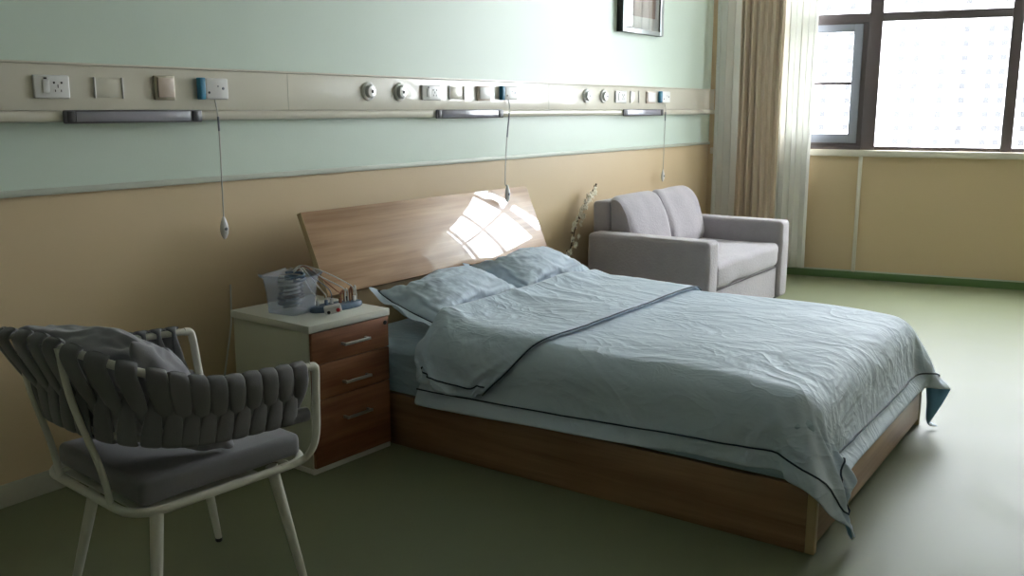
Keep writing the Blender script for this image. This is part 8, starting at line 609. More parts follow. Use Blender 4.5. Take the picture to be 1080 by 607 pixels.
BEIGE = (.64, .50, .31)
MINT = (.60, .71, .62)
FLOOR = (.185, .205, .12)
M_WALL = wall_material()
M_BEIGE = mat('beige_paint', BEIGE, .45, bump=.06, bscale=90)
M_CEIL = mat('ceiling_white', (.78, .78, .75), .8)
M_FLOOR = floor_material()
M_COVE = mat('green_cove', (.10, .19, .065), .4)
M_PANEL = mat('panel_cream', (.66, .63, .53), .28, coat=.4)
M_TRIM = mat('trim_pale', (.50, .54, .46), .4)
M_BASE = mat('skirting_grey', (.46, .46, .38), .45)
M_WPLAST = mat('white_plastic', (.74, .74, .72), .3)
M_BLUEP = mat('blue_plastic', (.04, .22, .36), .35)
M_DARK = mat('black_plastic', (.015, .015, .017), .4)
M_SILV = mat('brushed_metal', (.55, .56, .56), .3, metal=.9)
M_GOLD = mat('champagne_frame', (.42, .38, .28), .35, metal=.3)
M_ROSE = mat('rose_key', (.60, .50, .42), .35)
M_LENS = mat('lamp_lens', (.26, .26, .31), .2, coat=.6)
M_HOUS = mat('lamp_housing', (.09, .09, .10), .35)
M_FRAME = mat('window_brown', (.12, .10, .105), .35)
M_SASH = mat('sash_grey', (.29, .31, .37), .35)
M_SILL = mat('sill_white', (.70, .66, .56), .35)
M_GLASS = glass('window_glass')
M_SHEER2 = sheer('dense_sheer', (.80, .82, .80), .55, .06)
M_CURT = mat('beige_curtain', (.64, .53, .41), .85, bump=.12, bscale=400)
M_SHEER = sheer('white_sheer', (.86, .86, .82), .26, .03)
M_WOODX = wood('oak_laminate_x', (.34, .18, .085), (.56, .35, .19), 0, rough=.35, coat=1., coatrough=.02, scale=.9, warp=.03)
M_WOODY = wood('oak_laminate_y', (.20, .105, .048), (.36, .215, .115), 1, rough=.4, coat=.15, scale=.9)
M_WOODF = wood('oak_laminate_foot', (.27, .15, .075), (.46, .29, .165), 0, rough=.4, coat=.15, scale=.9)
M_EDGE = mat('oak_edge', (.50, .37, .20), .5)
M_RED = wood('walnut_drawer', (.20, .078, .036), (.35, .155, .075), 0, rough=.35, scale=1.6)
M_CARC = mat('white_carcass', (.60, .62, .52), .35)
M_CTOP = mat('white_top', (.68, .69, .64), .3)
M_DUV = cloth_mat('blue_cotton', (.56, .67, .79), .45)
M_DUVU = mat('blue_lining', (.15, .38, .66), .7, sheen=.1)
M_SHEETX = mat('blue_sheet', (.36, .50, .60), .65, bump=.10, bscale=28)
M_PILL = cloth_mat('pillow_cotton', (.56, .67, .79), .16)
M_SHEET = cloth_mat('blue_sheet', (.40, .54, .66), .5)
M_PIPE = mat('navy_piping', (.02, .045, .085), .6)
M_SOFA = mat('grey_chenille', (.36, .335, .36), .9, sheen=.5, bump=.35, bscale=70, var=.10, vscale=14)
M_SEAM = mat('dark_seam', (.13, .12, .13), .9)
M_STRAP = mat('charcoal_felt', (.135, .135, .145), .85, sheen=.3, bump=.12, bscale=300)
M_CUSH = mat('grey_linen', (.25, .25, .27), .85, sheen=.3, bump=.12, bscale=350)
M_PAD = mat('charcoal_pad', (.17, .17, .185), .85, sheen=.3, bump=.12, bscale=350)
M_TUBE = mat('cream_powdercoat', (.62, .62, .55), .3)
M_BIN = frosted('clear_plastic')
M_CABLE = mat('white_cable', (.62, .62, .58), .5)
M_GCABLE = mat('grey_cable', (.22, .25, .28), .5)
M_BRCABLE = mat('copper_cable', (.30, .12, .06), .5)
M_DOCK = mat('slate_blue_plastic', (.10, .16, .24), .45)
M_REDP = mat('red_plastic', (.45, .02, .03), .4)
M_TWIG = mat('brown_twig', (.10, .065, .04), .8)
M_PETAL = mat('cream_petal', (.85, .80, .66), .7)
M_VASE = mat('white_ceramic', (.6, .6, .58), .25)
M_MAT = mat('picture_mount', (.60, .64, .64), .6)
M_PFR = mat('picture_frame_black', (.02, .02, .022), .35)
M_PSIL = mat('picture_frame_silver', (.34, .37, .37), .3, metal=.4)
M_TOWER = mat('tower_render', (.80, .80, .82), .9)
M_TWIN = mat('tower_glass', (.066, .066, .069), .9, spec=0)
M_GROUND = mat('city_ground', (.45, .45, .43), .9)

# ------------------------------------------------------------------ mesh helpers
def new(): return bmesh.new()

def link(name, bm, material, parent=None, loc=None, smooth=True, auto=35):
    """bm is in world coordinates; the object gets its origin at loc (or the base centre)"""
    if parent is not None: pl = Vector(parent['_p'])
    else: pl = Vector((0, 0, 0))
    if loc is None:
        if parent is not None: loc = pl
        else:
            xs = [v.co.x for v in bm.verts]; ys = [v.co.y for v in bm.verts]; zs = [v.co.z for v in bm.verts]
            loc = Vector(((min(xs)+max(xs))/2, (min(ys)+max(ys))/2, min(zs)))
    loc = Vector(loc)
    for v in bm.verts: v.co -= loc
    me = bpy.data.meshes.new(name); bm.to_mesh(me); bm.free()
    for mm in (material if isinstance(material, (list, tuple)) else [material]): me.materials.append(mm)
    if smooth:
        me.polygons.foreach_set('use_smooth', [True]*len(me.polygons))
        if auto:
            try: me.set_sharp_from_angle(angle=R(auto))
            except Exception: pass
    o = bpy.data.objects.new(name, me); C.objects.link(o)
    if parent is not None: o.parent = parent
    o.location = loc-pl
    o['_p'] = tuple(loc)
    return o

def empty(name, loc, label, cat, group=None):
    o = bpy.data.objects.new(name, None); C.objects.link(o); o.empty_display_size = .05
    o.location = loc; o['_p'] = tuple(loc); tag(o, label, cat, group); return o

def tag(o, label=None, cat=None, group=None, kind=None):
    if label: o['label'] = label
    if cat: o['category'] = cat
    if group: o['group'] = group
    if kind: o['kind'] = kind
    return o

def box(bm, x0, x1, y0, y1, z0, z1, r=0., seg=2, M=None):
    t = bmesh.new(); bmesh.ops.create_cube(t, size=1)
    for v in t.verts: v.co = Vector(((x0+x1)/2+v.co.x*(x1-x0), (y0+y1)/2+v.co.y*(y1-y0), (z0+z1)/2+v.co.z*(z1-z0)))
    if r > 0: bmesh.ops.bevel(t, geom=t.edges[:], offset=min(r, .49*min(abs(x1-x0), abs(y1-y0), abs(z1-z0))), segments=seg, profile=.5, affect='EDGES')
    if M is not None: t.transform(M)
    me = bpy.data.meshes.new('t'); t.to_mesh(me); t.free(); bm.from_mesh(me); bpy.data.meshes.remove(me); return bm

def bx(*a, **k): return box(new(), *a, **k)

def spline(pts, n=8):
    P = [Vector(p) for p in pts]
    out = []
    for i in range(len(P)-1):
        p0 = P[i-1] if i > 0 else P[0]*2-P[1]; p3 = P[i+2] if i+2 < len(P) else P[-1]*2-P[-2]
        for k in range(n):
            t = k/n
            out.append(.5*((2*P[i])+(P[i+1]-p0)*t+(2*p0-5*P[i]+4*P[i+1]-p3)*t*t+(-p0+3*P[i]-3*P[i+1]+p3)*t**3))
    out.append(P[-1]); return out

def sweep(bm, path, prof, up=Vector((0, 0, 1)), cap=True, scale=None, ups=None):
    """sweep a closed 2-D profile [(a,b)] along the path; a along side, b along up"""
    rings = []
    n = len(path); pu = None
    for i, p in enumerate(path):
        t = (path[min(i+1, n-1)]-path[max(i-1, 0)]).normalized()
        if ups is not None: u = ups[i]
        else: u = up if pu is None else pu
        u = (u-t*u.dot(t))
        if u.length < 1e-5: u = t.orthogonal()
        u.normalize(); pu = u; s = t.cross(u)
        k = 1 if scale is None else scale[i]
        rings.append([bm.verts.new(p+s*a*k+u*b*k) for a, b in prof])
    m = len(prof)
    for i in range(n-1):
        for j in range(m):
            try: bm.faces.new((rings[i][j], rings[i][(j+1) % m], rings[i+1][(j+1) % m], rings[i+1][j]))
            except ValueError: pass
    if cap:
        bm.faces.new(rings[0][::-1]); bm.faces.new(rings[-1])
    return bm

def circ(r, n=10, rb=None):
    rb = rb or r
    return [(r*math.cos(2*PI*k/n), rb*math.sin(2*PI*k/n)) for k in range(n)]

def tube(bm, path, r, n=10, scale=None): return sweep(bm, [Vector(p) for p in path], circ(r, n), up=Vector((.13, .21, .97)), scale=scale)

def lathe(bm, prof, c, n=24, M=None):
    rings = []
    for r, z in prof:
        rings.append([bm.verts.new((M @ Vector((r*math.cos(2*PI*k/n), r*math.sin(2*PI*k/n), z)) if M else Vector((r*math.cos(2*PI*k/n), r*math.sin(2*PI*k/n), z)))+Vector(c)) for k in range(n)])
    for i in range(len(rings)-1):
        for k in range(n): bm.faces.new((rings[i][k], rings[i][(k+1) % n], rings[i+1][(k+1) % n], rings[i+1][k]))
    bm.faces.new(rings[0][::-1]); bm.faces.new(rings[-1]); return bm

def fixn(bm): bmesh.ops.recalc_face_normals(bm, faces=bm.faces[:]); return bm

def decode(s, n):
    """s holds the x, then the y, then the z of n vertices as running differences in half millimetres"""
    out = []
    for c in range(3):
        acc = 0; col = []
        for k in range(n): acc += s[c*n+k]; col.append(acc*.0005)
        out.append(col)
    return [Vector((out[0][k], out[1][k], out[2][k])) for k in range(n)]

# ------------------------------------------------------------------ the room
WY = 3.332
HC = 3.3
CO = Vector((7.834, WY, 0)); WD = Vector((.188, -.982, 0)).normalized(); WN = Vector((.982, .188, 0)).normalized()
MW = Matrix(((WD.x, WN.x, 0, CO.x), (WD.y, WN.y, 0, CO.y), (0, 0, 1, 0), (0, 0, 0, 1)))   # (u, outward, z) -> world
ULEN = 5.9
END = MW @ Vector((ULEN, 0, 0))
XL = -2.8
YB = END.y

def struct(name, bm, m, **k):
    o = link(name, bm, m, **k)
    if k.get('parent') is None: o['kind'] = 'structure'
    return o

bm = new()
pl = [(XL-.2, YB-.2), (END.x+.0+.25, YB-.2), (CO.x+.25, WY+.2), (XL-.2, WY+.2)]
def prism(pts, z0, z1):
    bm = new(); lo = [bm.verts.new((x, y, z0)) for x, y in pts]; hi = [bm.verts.new((x, y, z1)) for x, y in pts]
    bm.faces.new(lo[::-1]); bm.faces.new(hi); n = len(pts)
    for i in range(n): bm.faces.new((lo[i], lo[(i+1) % n], hi[(i+1) % n], hi[i]))
    return fixn(bm)
struct('floor', prism(pl, -.15, 0), M_FLOOR, smooth=False, loc=(0, 0, 0))
struct('ceiling', prism(pl, HC, HC+.15), M_CEIL, smooth=False, loc=(0, 0, 0))
struct('wall_back', bx(XL-.2, CO.x+.25, WY, WY+.2, 0, HC), M_WALL, smooth=False)
struct('wall_left', bx(XL-.2, XL, YB, WY, 0, HC), M_WALL, smooth=False)
struct('wall_front', bx(XL-.2, END.x+.2, YB-.2, YB, 0, HC), mat('unseen_bounce_brown', (.50, .43, .34), .5), smooth=False)  # unseen wall; its brown is made up to hold down the bounced light
# window wall: parapet, head and the piers, one mesh
ZS, ZT = 1.083, 3.12
U0, U1 = .34, 5.55
bm = new()
box(bm, -.05, ULEN+.1, 0, .22, 0, ZS-.0, M=MW); box(bm, -.05, ULEN+.1, 0, .22, ZT, HC, M=MW)
box(bm, -.05, U0, 0, .22, ZS, ZT, M=MW); box(bm, U1, ULEN+.1, 0, .22, ZS, ZT, M=MW)
struct('wall_right', bm, M_BEIGE, smooth=False)
struct('baseboard_back', bx(XL, CO.x-.01, WY-.014, WY-.0005, .0, .085, r=.004), M_BASE)
struct('baseboard_right', bx(.02, ULEN, -.012, -.0005, 0, .062, r=.004, M=MW), M_COVE)
struct('trim_1', bx(XL, CO.x-.012, WY-.018, WY-.0005, 1.112, 1.136, r=.004), M_TRIM)
bm = bx(1.256, 1.286, -.022, -.0005, .063, 1.03, r=.003, M=MW)
struct('trim_2', bm, M_SILL)
struct('trim_3', bx(.02, ULEN, -.006, -.0005, .0625, .074, r=.002, M=MW), M_TRIM)
# window: dark frame, mullions, transom; the casement of the first bay; panes
mull = [(U0, U0+.055), (1.262, 1.366), (2.293, 2.375), (3.32, 3.41), (4.36, 4.45), (U1-.055, U1)]
bm = new()
for a, b in mull: box(bm, a, b, .02, .10, ZS, ZT, r=.004, M=MW)
ZR0, ZR1 = 2.112, 2.180
for i in range(len(mull)-1):
    a, b = mull[i][1], mull[i+1][0]
    box(bm, a, b, .025, .095, ZS, ZS+.03, r=.003, M=MW); box(bm, a, b, .025, .095, ZT-.04, ZT, r=.003, M=MW); box(bm, a, b, .025, .095, ZR0, ZR1, r=.003, M=MW)
win = struct('window_1', bm, M_FRAME)
bm = new()
sa, sb, s0, s1 = mull[0][1]+.004, 1.222, 1.138, 2.094
for q in ((sa, sa+.07, s0, s1), (sb-.07, sb, s0, s1), (sa+.07, sb-.07, s0, s0+.075), (sa+.07, sb-.07, s1-.06, s1)): box(bm, q[0], q[1], .012, .075, q[2], q[3], r=.004, M=MW)
sash = struct('casement_sash', bm, M_SASH, parent=win)
struct('meeting_rail', bx(sa+.07, sb-.07, .02, .065, 1.612, 1.636, r=.003, M=MW), M_FRAME, parent=sash)
bm = new()
box(bm, sb, 1.262, .03, .09, ZS+.03, ZR0, M=MW); box(bm, sa-.004, sb, .03, .09, ZS+.03, s0, M=MW); box(bm, sa-.004, sb, .03, .09, s1, ZR0, M=MW)
struct('casement_frame', bm, M_FRAME, parent=win)
for q in ((sa+.07, sb-.07, s0+.075, 1.612), (sa+.07, sb-.07, 1.636, s1-.06)): struct('pane', bx(q[0], q[1], .04, .045, q[2], q[3], M=MW), M_GLASS, parent=sash, smooth=False)
for i in range(len(mull)-1):
    a, b = mull[i][1], mull[i+1][0]
    if i > 0: struct('pane', bx(a, b, .055, .061, ZS+.03, ZR0, M=MW), M_GLASS, parent=win, smooth=False)
    struct('pane', bx(a, b, .055, .061, ZR1, ZT-.04, M=MW), M_GLASS, parent=win, smooth=False)
bm = new(); box(bm, .02, ULEN, -.028, .025, 1.03, 1.0825, r=.006, M=MW)
struct('window_sill', bm, M_SILL, parent=win)

# ------------------------------------------------------------------ outside: pale tower blocks
def tower(u, dist, w, d, z0, z1, cols, rows, label):
    c = MW @ Vector((u, dist, 0))
    root = empty('apartment_tower', (c.x, c.y, z0), label, 'building', 'tower blocks outside the window')
    link('facade', bx(u-w/2, u+w/2, dist, dist+d, z0, z1, M=MW), M_TOWER, parent=root, smooth=False)
    first = None
    hh = (z1-z0)/60.0
    for i in range(cols):
        for j in range(rows):
            uu = u-w/2+w*(i+.5)/cols+(.6 if i % 2 else -.6); z = -16+j*3.1
            if first is None:
                first = link('tower_window', bx(uu-.62, uu+.62, dist-.40, dist-.05, z, z+1.35, M=MW), M_TWIN, parent=root, smooth=False, loc=MW @ Vector((uu, dist, z)))
                f0 = (uu, z)
            else:
                o = first.copy(); C.objects.link(o); o.parent = root
                o.location = (MW @ Vector((uu, dist, z)))-c - Vector((0, 0, z0)) + Vector((0, 0, 0))
tower(-24.5, 232, 17, 16, -45, 84, 4, 24, 'pale tower block seen through the grey casement')
tower(-4.5, 226, 17, 16, -45, 88, 4, 24, 'pale tower block filling the left of the fixed window pane')
tower(13.5, 230, 15.5, 16, -45, 86, 4, 24, 'pale tower block filling the right of the fixed window pane')
tower(31, 222, 16, 16, -45, 84, 4, 24, 'pale tower block seen through the pane at the right edge')
tag(link('ground', prism([(9.5, -300), (600, -300), (600, 300), (9.5, 300)], -45.5, -45), M_GROUND, smooth=False), kind='structure')

# ------------------------------------------------------------------ curtains
def curtain(name, label, m, u0, u1, off, z0, z1, folds, amp, seed, thick=.003, flare=0, hemx=0):
    rnd = random.Random(seed)
    bm = new(); n = folds*12; rows = 26
    ph = [rnd.uniform(-.5, .5) for _ in range(folds+2)]; am = [rnd.uniform(.65, 1.15) for _ in range(folds+2)]
    g = []
    for j in range(rows+1):
        v = j/rows; z = z0+(z1-z0)*v; row = []
        for i in range(n+1):
            s = i/n; k = s*folds; kk = int(min(k, folds-1))
            a = amp*am[kk]*(.75+.25*math.sin(3*v+kk))
            w = math.sin(2*PI*k+.35*ph[kk]*math.sin(2.2*v*PI+kk))
            # sharper pleats
            w = math.copysign(abs(w)**.75, w)
            uu = u0+(u1-u0)*s+.012*math.sin(4*PI*k)+flare*(v)*s+.006*math.sin(5*v+3*s)
            row.append(bm.verts.new(MW @ Vector((uu, off+a*w, z))))
        g.append(row)
    for j in range(rows):
        for i in range(n): bm.faces.new((g[j][i], g[j][i+1], g[j+1][i+1], g[j+1][i]))
    o = link(name, bm, m, auto=0)
    md = o.modifiers.new('thickness', 'SOLIDIFY'); md.thickness = thick; md.offset = 0
    return tag(o, label, 'curtain')
curtain('sheer_curtain', 'narrow strip of pale sheer curtain between the room corner and the beige drape', M_SHEER, .055, .30, -.085, .06, 3.2, 2, .018, 3, thick=.001)
curtain('drape', 'gathered beige fabric drape hanging behind the sofa arm', M_CURT, .275, .625, -.17, .05, 3.2, 6, .042, 5)
curtain('sheer_curtain', 'wide white sheer curtain hanging beside the grey casement, right of the beige drape', M_SHEER, .60, .885, -.14, .09, 3.2, 3, .024, 9, thick=.001, flare=.0)
curtain('sheer_curtain', 'white sheer curtain drawn over the right half of the window', M_SHEER2, 3.36, 5.5, -.12, .09, 3.2, 22, .03, 11, thick=.001)
rail = link('curtain_rail', bx(.06, 5.6, -.155, -.125, 3.205, 3.235, r=.004, M=MW), M_WPLAST); tag(rail, 'white rail under the ceiling that carries the curtains', 'curtain rail')
link('rail_bracket', bx(.06, 5.6, -.145, -.135, 3.234, HC, r=.001, M=MW), M_WPLAST, parent=rail)

# ------------------------------------------------------------------ bed-head service panel with its fittings
PF = WY-.052          # front of the panel
root = empty('service_panel', (3.3, WY, 1.37), 'long cream bed-head service rail running across the mint wall', 'wall panel')
link('panel_body', bx(XL+.02, 7.80, PF, WY-.0005, 1.412, 1.575, r=.005), M_PANEL, parent=root)
bm = new(); pr = []
for k in range(9):
    a = -PI/2+PI*k/8*.5; pr.append((0, 0))
# lower bull-nosed channel
prof = [(WY-.0005, 1.372), (PF+.006, 1.372), (PF-.006, 1.376), (PF-.012, 1.386), (PF-.012, 1.400), (PF-.007, 1.408), (PF, 1.4115), (WY-.0005, 1.4115)]
A = [bm.verts.new((XL+.02, y, z)) for y, z in prof]; B = [bm.verts.new((7.80, y, z)) for y, z in prof]
bm.faces.new(A); bm.faces.new(B[::-1])
for k in range(len(prof)): bm.faces.new((A[k], A[(k+1) % len(prof)], B[(k+1) % len(prof)], B[k]))
link('lower_channel', fixn(bm), M_PANEL, parent=root)
link('top_lip', bx(XL+.02, 7.80, PF-.006, WY-.001, 1.5752, 1.583, r=.002), M_PANEL, parent=root)
for x in (.9, 2.95, 5.13):
    link('joint_line', bx(x, x+.003, PF-.0008, PF-.0001, 1.414, 1.574), M_BASE, parent=root, smooth=False)

def socket(x0, x1, z0, z1, label, big):
    w = x1-x0
    root = empty('wall_socket', ((x0+x1)/2, PF, z0), label, 'socket', 'wall sockets on the service rail')
    link('face_plate', bx(x0, x1, PF-.012, PF-.0003, z0, z1, r=.008, seg=3), M_WPLAST, parent=root)
    link('switch_key', bx(x0+w*.22, x0+w*.42, PF-.0165, PF-.0122, z0+.018, z1-.018, r=.003), M_WPLAST, parent=root)
    def hole(a, b, h=.006, wd=.004): link('socket_hole', bx(a-wd/2, a+wd/2, PF-.0135, PF-.0121, b-h/2, b+h/2, r=.001), M_DARK, parent=root)
    cx, cz = x0+w*.66, (z0+z1)/2
    hole(cx-.014, cz+.014, .007, .007); hole(cx+.014, cz+.014, .007, .007); hole(cx, cz+.002, .012, .003); hole(cx-.011, cz-.014, .008, .003); hole(cx+.011, cz-.014, .008, .003)
    hole(x0+w*.32, z1-.012, .006, .012)
socket(1.782, 1.915, 1.455, 1.537, 'white double wall socket at the left end of the service rail', True)
socket(3.872, 4.03, 1.463, 1.543, 'white double wall socket between the round gas outlets and the lamp over the headboard', True)
socket(6.00, 6.165, 1.460, 1.545, 'white double wall socket on the service rail above the sofa', True)

def holder(x0, x1, z0, z1, label):
    root = empty('card_holder', ((x0+x1)/2, PF, z0), label, 'card holder', 'card holders on the service rail')
    link('back_plate', bx(x0+.003, x1-.003, PF-.003, PF-.0003, z0+.004, z1-.004, r=.001), M_PANEL, parent=root)
    for x in (x0, x1-.006): link('side_rail', bx(x, x+.006, PF-.009, PF-.0003, z0, z1, r=.002), M_WPLAST, parent=root)
holder(2.012, 2.131, 1.457, 1.534, 'empty clear card holder beside the leftmost socket')
holder(4.108, 4.243, 1.467, 1.543, 'empty clear card holder over the headboard')
holder(6.235, 6.37, 1.462, 1.545, 'empty clear card holder above the sofa')

def switch(x0, x1, z0, z1, label, a, b):
    root = empty('light_switch', ((x0+x1)/2, PF, z0), label, 'switch')
    link('switch_frame', bx(x0, x1, PF-.013, PF-.0003, z0, z1, r=.004), a, parent=root)
    bm = bx(x0+.012, x1-.008, PF-.019, PF-.0132, z0+.010, z1-.008, r=.002)
    link('rocker', bm, b, parent=root)
switch(2.262, 2.354, 1.453, 1.547, 'gold-framed rocker switch with pinkish key, left of the nearest call unit', M_GOLD, M_ROSE)
switch(4.362, 4.483, 1.463, 1.547, 'cream rocker switch over the headboard', M_ROSE, M_WPLAST)
switch(6.49, 6.63, 1.458, 1.547, 'cream rocker switch above the sofa', M_ROSE, M_WPLAST)

def call_unit(x0, x1, z0, z1, xc, zend, label, yc=PF-.012):
    root = empty('call_unit', ((x0+x1)/2, PF, z0), label, 'call unit')
    w = x1-x0
    link('housing', bx(x0+.028, x1, PF-.026, PF-.0003, z0, z1, r=.007, seg=3), M_WPLAST, parent=root)
    link('side_grip', bx(x0, x0+.0275, PF-.027, PF-.0003, z0-.001, z1+.001, r=.004), M_BLUEP, parent=root)
    for fx, fz, rr in ((.30, .32, .005), (.62, .62, .003), (.80, .52, .006)):
        m_ = Matrix.Rotation(PI/2, 4, 'X')
        link('button', fixn(lathe(new(), [(rr, 0), (rr, .0016), (rr*.8, .0022)], (x0+w*fx, PF-.0262, z0+(z1-z0)*fz), 12, M=m_)), M_GCABLE if fx > .5 else M_DARK, parent=root)
    x_ = xc-.01
    if yc > PF-.05: p = spline([(x_, PF-.012, z0+.001), (x_+.002, PF-.022, z0-.06), (xc-.002, PF-.018, (z0+zend)/2+.12), (xc, yc, zend+.095)], 8)
    else:      # the cord runs forward over the headboard's top edge
        x_ = x0+.08
        p = spline([(x_, PF-.012, z0+.001), (x_-.004, PF-.022, z0-.06), (x_-.14, 3.185, 1.20), (xc+.012, 3.052, 1.015), (xc, yc, zend+.09)], 8)
    cd_ = link('cord', tube(new(), p, .0028, 8), M_CABLE, parent=root)
    link('cord_sleeve', tube(new(), [p[9], p[11], p[14]], .0042, 8), M_GCABLE, parent=cd_)
    c = link('pendant', fixn(lathe(new(), [(.004, .097), (.008, .09), (.017, .066), (.021, .045), (.019, .024), (.010, .006), (.004, 0)], (xc, yc, zend), 16, M=Matrix.Diagonal((1, .55, 1, 1)))), M_WPLAST, parent=root)
    link('push_button', fixn(lathe(new(), [(.007, 0), (.007, .003), (.005, .004)], (xc, yc-.0112, zend+.045), 12, M=Matrix.Rotation(PI/2, 4, 'X'))), M_GCABLE, parent=c)
call_unit(2.463, 2.604, 1.457, 1.543, 2.552, .872, 'white call unit with blue side grip, its pull cord hanging above the bedside cabinet')
call_unit(4.585, 4.745, 1.470, 1.550, 4.312, .902, 'white call unit with blue side grip, its cord hanging over the headboard corner', yc=3.028)
call_unit(6.70, 6.865, 1.465, 1.550, 6.80, .850, 'white call unit with blue side grip, its cord hanging above the sofa back')

def gas(x, z, label):
    root = empty('gas_outlet', (x, PF, z-.04), label, 'gas outlet', 'round gas outlets on the service rail')
    m_ = Matrix.Rotation(PI/2, 4, 'X')
    link('outer_ring', fixn(lathe(new(), [(.046, 0), (.046, .008), (.042, .012), (.034, .013), (.032, .006)], (x, PF-.0003, z), 28, M=m_)), M_WPLAST, parent=root)
    link('valve_cap', fixn(lathe(new(), [(.030, 0), (.030, .016), (.026, .022), (.012, .024)], (x, PF-.0065, z), 24, M=m_)), M_SILV, parent=root)
    link('valve_hole', fixn(lathe(new(), [(.009, 0), (.009, .002), (.006, .0025)], (x+.003, PF-.0310, z), 14, M=m_)), M_DARK, parent=root)
    link('colour_mark', bx(x-.004, x+.004, PF-.0292, PF-.0286, z-.022, z-.014), M_HOUS, parent=root, smooth=False)
gas(3.470, 1.503, 'round gas outlet on the rail above the headboard, farther from the socket')
gas(3.702, 1.503, 'round gas outlet on the rail above the headboard, next to the white socket')
gas(5.600, 1.504, 'round gas outlet right of the headboard, farther from the sofa socket')
gas(5.835, 1.504, 'round gas outlet right of the headboard, next to the sofa socket')

def lamp(x0, x1, label):
    root = empty('reading_lamp', ((x0+x1)/2, PF, 1.366), label, 'lamp')
    yb = PF-.0123
    link('lamp_housing', bx(x0, x1, yb-.012, yb, 1.366, 1.4145, r=.006), M_HOUS, parent=root)
    link('lens', bx(x0+.045, x1-.06, yb-.0155, yb-.0122, 1.372, 1.409, r=.0015), M_LENS, parent=root)
    for a in (x0+.012, x1-.05): link('end_cap', bx(a, a+.03, yb-.0145, yb-.0122, 1.371, 1.410, r=.001), M_DARK, parent=root)
lamp(1.875, 2.467, 'dark grey tubular reading lamp under the left end of the service rail')
lamp(3.975, 4.600, 'grey tubular reading lamp under the rail above the headboard')
lamp(6.105, 6.755, 'grey tubular reading lamp under the rail above the sofa')

# ------------------------------------------------------------------ framed picture
root = empty('picture_frame', (6.43, WY, 1.962), 'black and silver framed picture high on the mint wall', 'picture')
px0, px1, pz0, pz1 = 6.105, 6.757, 1.962, 2.80
bm = new()
for q in ((px0, px0+.022, pz0, pz1), (px1-.022, px1, pz0, pz1), (px0+.022, px1-.022, pz0, pz0+.022), (px0+.022, px1-.022, pz1-.022, pz1)): box(bm, q[0], q[1], WY-.050, WY-.0005, q[2], q[3], r=.002)
link('outer_frame', bm, M_PFR, parent=root)
bm = new(); i0, i1, k0, k1 = px0+.0, px1-.0, pz0+.0, pz1-.0
for q in ((i0, i0+.03, k0, k1), (i1-.055, i1, k0, k1), (i0+.03, i1-.055, k0, k0+.03), (i0+.03, i1-.055, k1-.03, k1)): box(bm, q[0], q[1], WY-.053, WY-.0503, q[2], q[3], r=.0008)
link('front_moulding', bm, M_PSIL, parent=root)
link('mount', bx(px0+.03, px1-.055, WY-.040, WY-.036, pz0+.03, pz1-.03), M_MAT, parent=root, smooth=False)
def reflection_art():  # mauve tones painted in for the curtains reflected in the glazing
    m = mat('mauve_reflection', (.45, .33, .32), .6); nt = m.node_tree; b = nt.nodes['Principled BSDF']
    tc = nt.nodes.new('ShaderNodeTexCoord'); n = nt.nodes.new('ShaderNodeTexNoise'); n.inputs['Scale'].default_value = 4
    nt.links.new(tc.outputs['Object'], n.inputs['Vector']); cr = nt.nodes.new('ShaderNodeValToRGB')
    cr.color_ramp.elements[0].position = .35; cr.color_ramp.elements[0].color = (.16, .075, .075, 1); cr.color_ramp.elements[1].position = .65; cr.color_ramp.elements[1].color = (.34, .20, .19, 1)
    nt.links.new(n.outputs['Fac'], cr.inputs[0]); nt.links.new(cr.outputs[0], b.inputs['Base Color']); return m
link('print', bx(px0+.10, px1-.125, WY-.044, WY-.0402, pz0+.12, pz1-.12), reflection_art(), parent=root, smooth=False)
link('glazing', bx(px0+.03, px1-.055, WY-.049, WY-.047, pz0+.03, pz1-.03), glass('picture_glass', (1, 1, 1), .30), parent=root, smooth=False)

# ------------------------------------------------------------------ bed
BX0, BX1, BY0, BY1 = 2.860, 4.43, .80, 2.96
bed = empty('bed', ((BX0+BX1)/2, 1.83, 0), 'double bed with oak laminate frame and tall slanted glossy headboard', 'bed')
for x in (BX0, BX1-.03):
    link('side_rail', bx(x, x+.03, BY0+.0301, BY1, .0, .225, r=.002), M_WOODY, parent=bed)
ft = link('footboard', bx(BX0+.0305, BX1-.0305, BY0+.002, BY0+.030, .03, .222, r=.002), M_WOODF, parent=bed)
for x in (BX0, BX1-.03): link('corner_post', bx(x, x+.03, BY0, BY0+.0299, 0, .225, r=.002), M_EDGE, parent=bed)
link('slat_base', bx(BX0+.031, BX1-.031, BY0+.031, BY1-.01, .12, .16), M_WOODY, parent=bed, smooth=False)
# headboard, leaning towards the wall, tilt about the x axis
HX0, HX1 = 2.818, 4.580
dz, dy = .356, .155
L = math.hypot(dz, dy); th = math.atan2(dy, dz)
MH = Matrix.Translation((0, 2.928, .618)) @ Matrix.Rotation(-th, 4, 'X')
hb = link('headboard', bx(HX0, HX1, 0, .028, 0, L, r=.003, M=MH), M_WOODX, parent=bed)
link('edge_band', bx(HX0-.002, HX0-.0001, .0, .028, 0, L, M=MH), M_EDGE, parent=hb, smooth=False)
link('lower_headboard', bx(2.93, 4.44, 2.965, 2.990, .12, .64, r=.002), M_EDGE, parent=bed)
link('headboard_riser', bx(2.96, 4.40, 2.9905, 3.02, .0, .63, r=.002), M_WOODF, parent=bed)
ms = new(); box(ms, BX0+.012, BX1-.012, BY0+.03, BY1-.05, .226, .445, r=.05, seg=4)
mt = link('mattress', ms, M_SHEET, parent=None); tag(mt, 'mattress under a pale blue fitted sheet, showing between cabinet and duvet', 'mattress')
link('sheet_hem', bx(BX0+.009, BX0+.0115, BY0+.06, BY1-.10, .232, .262, r=.001), M_PIPE if False else M_SHEET, parent=mt)

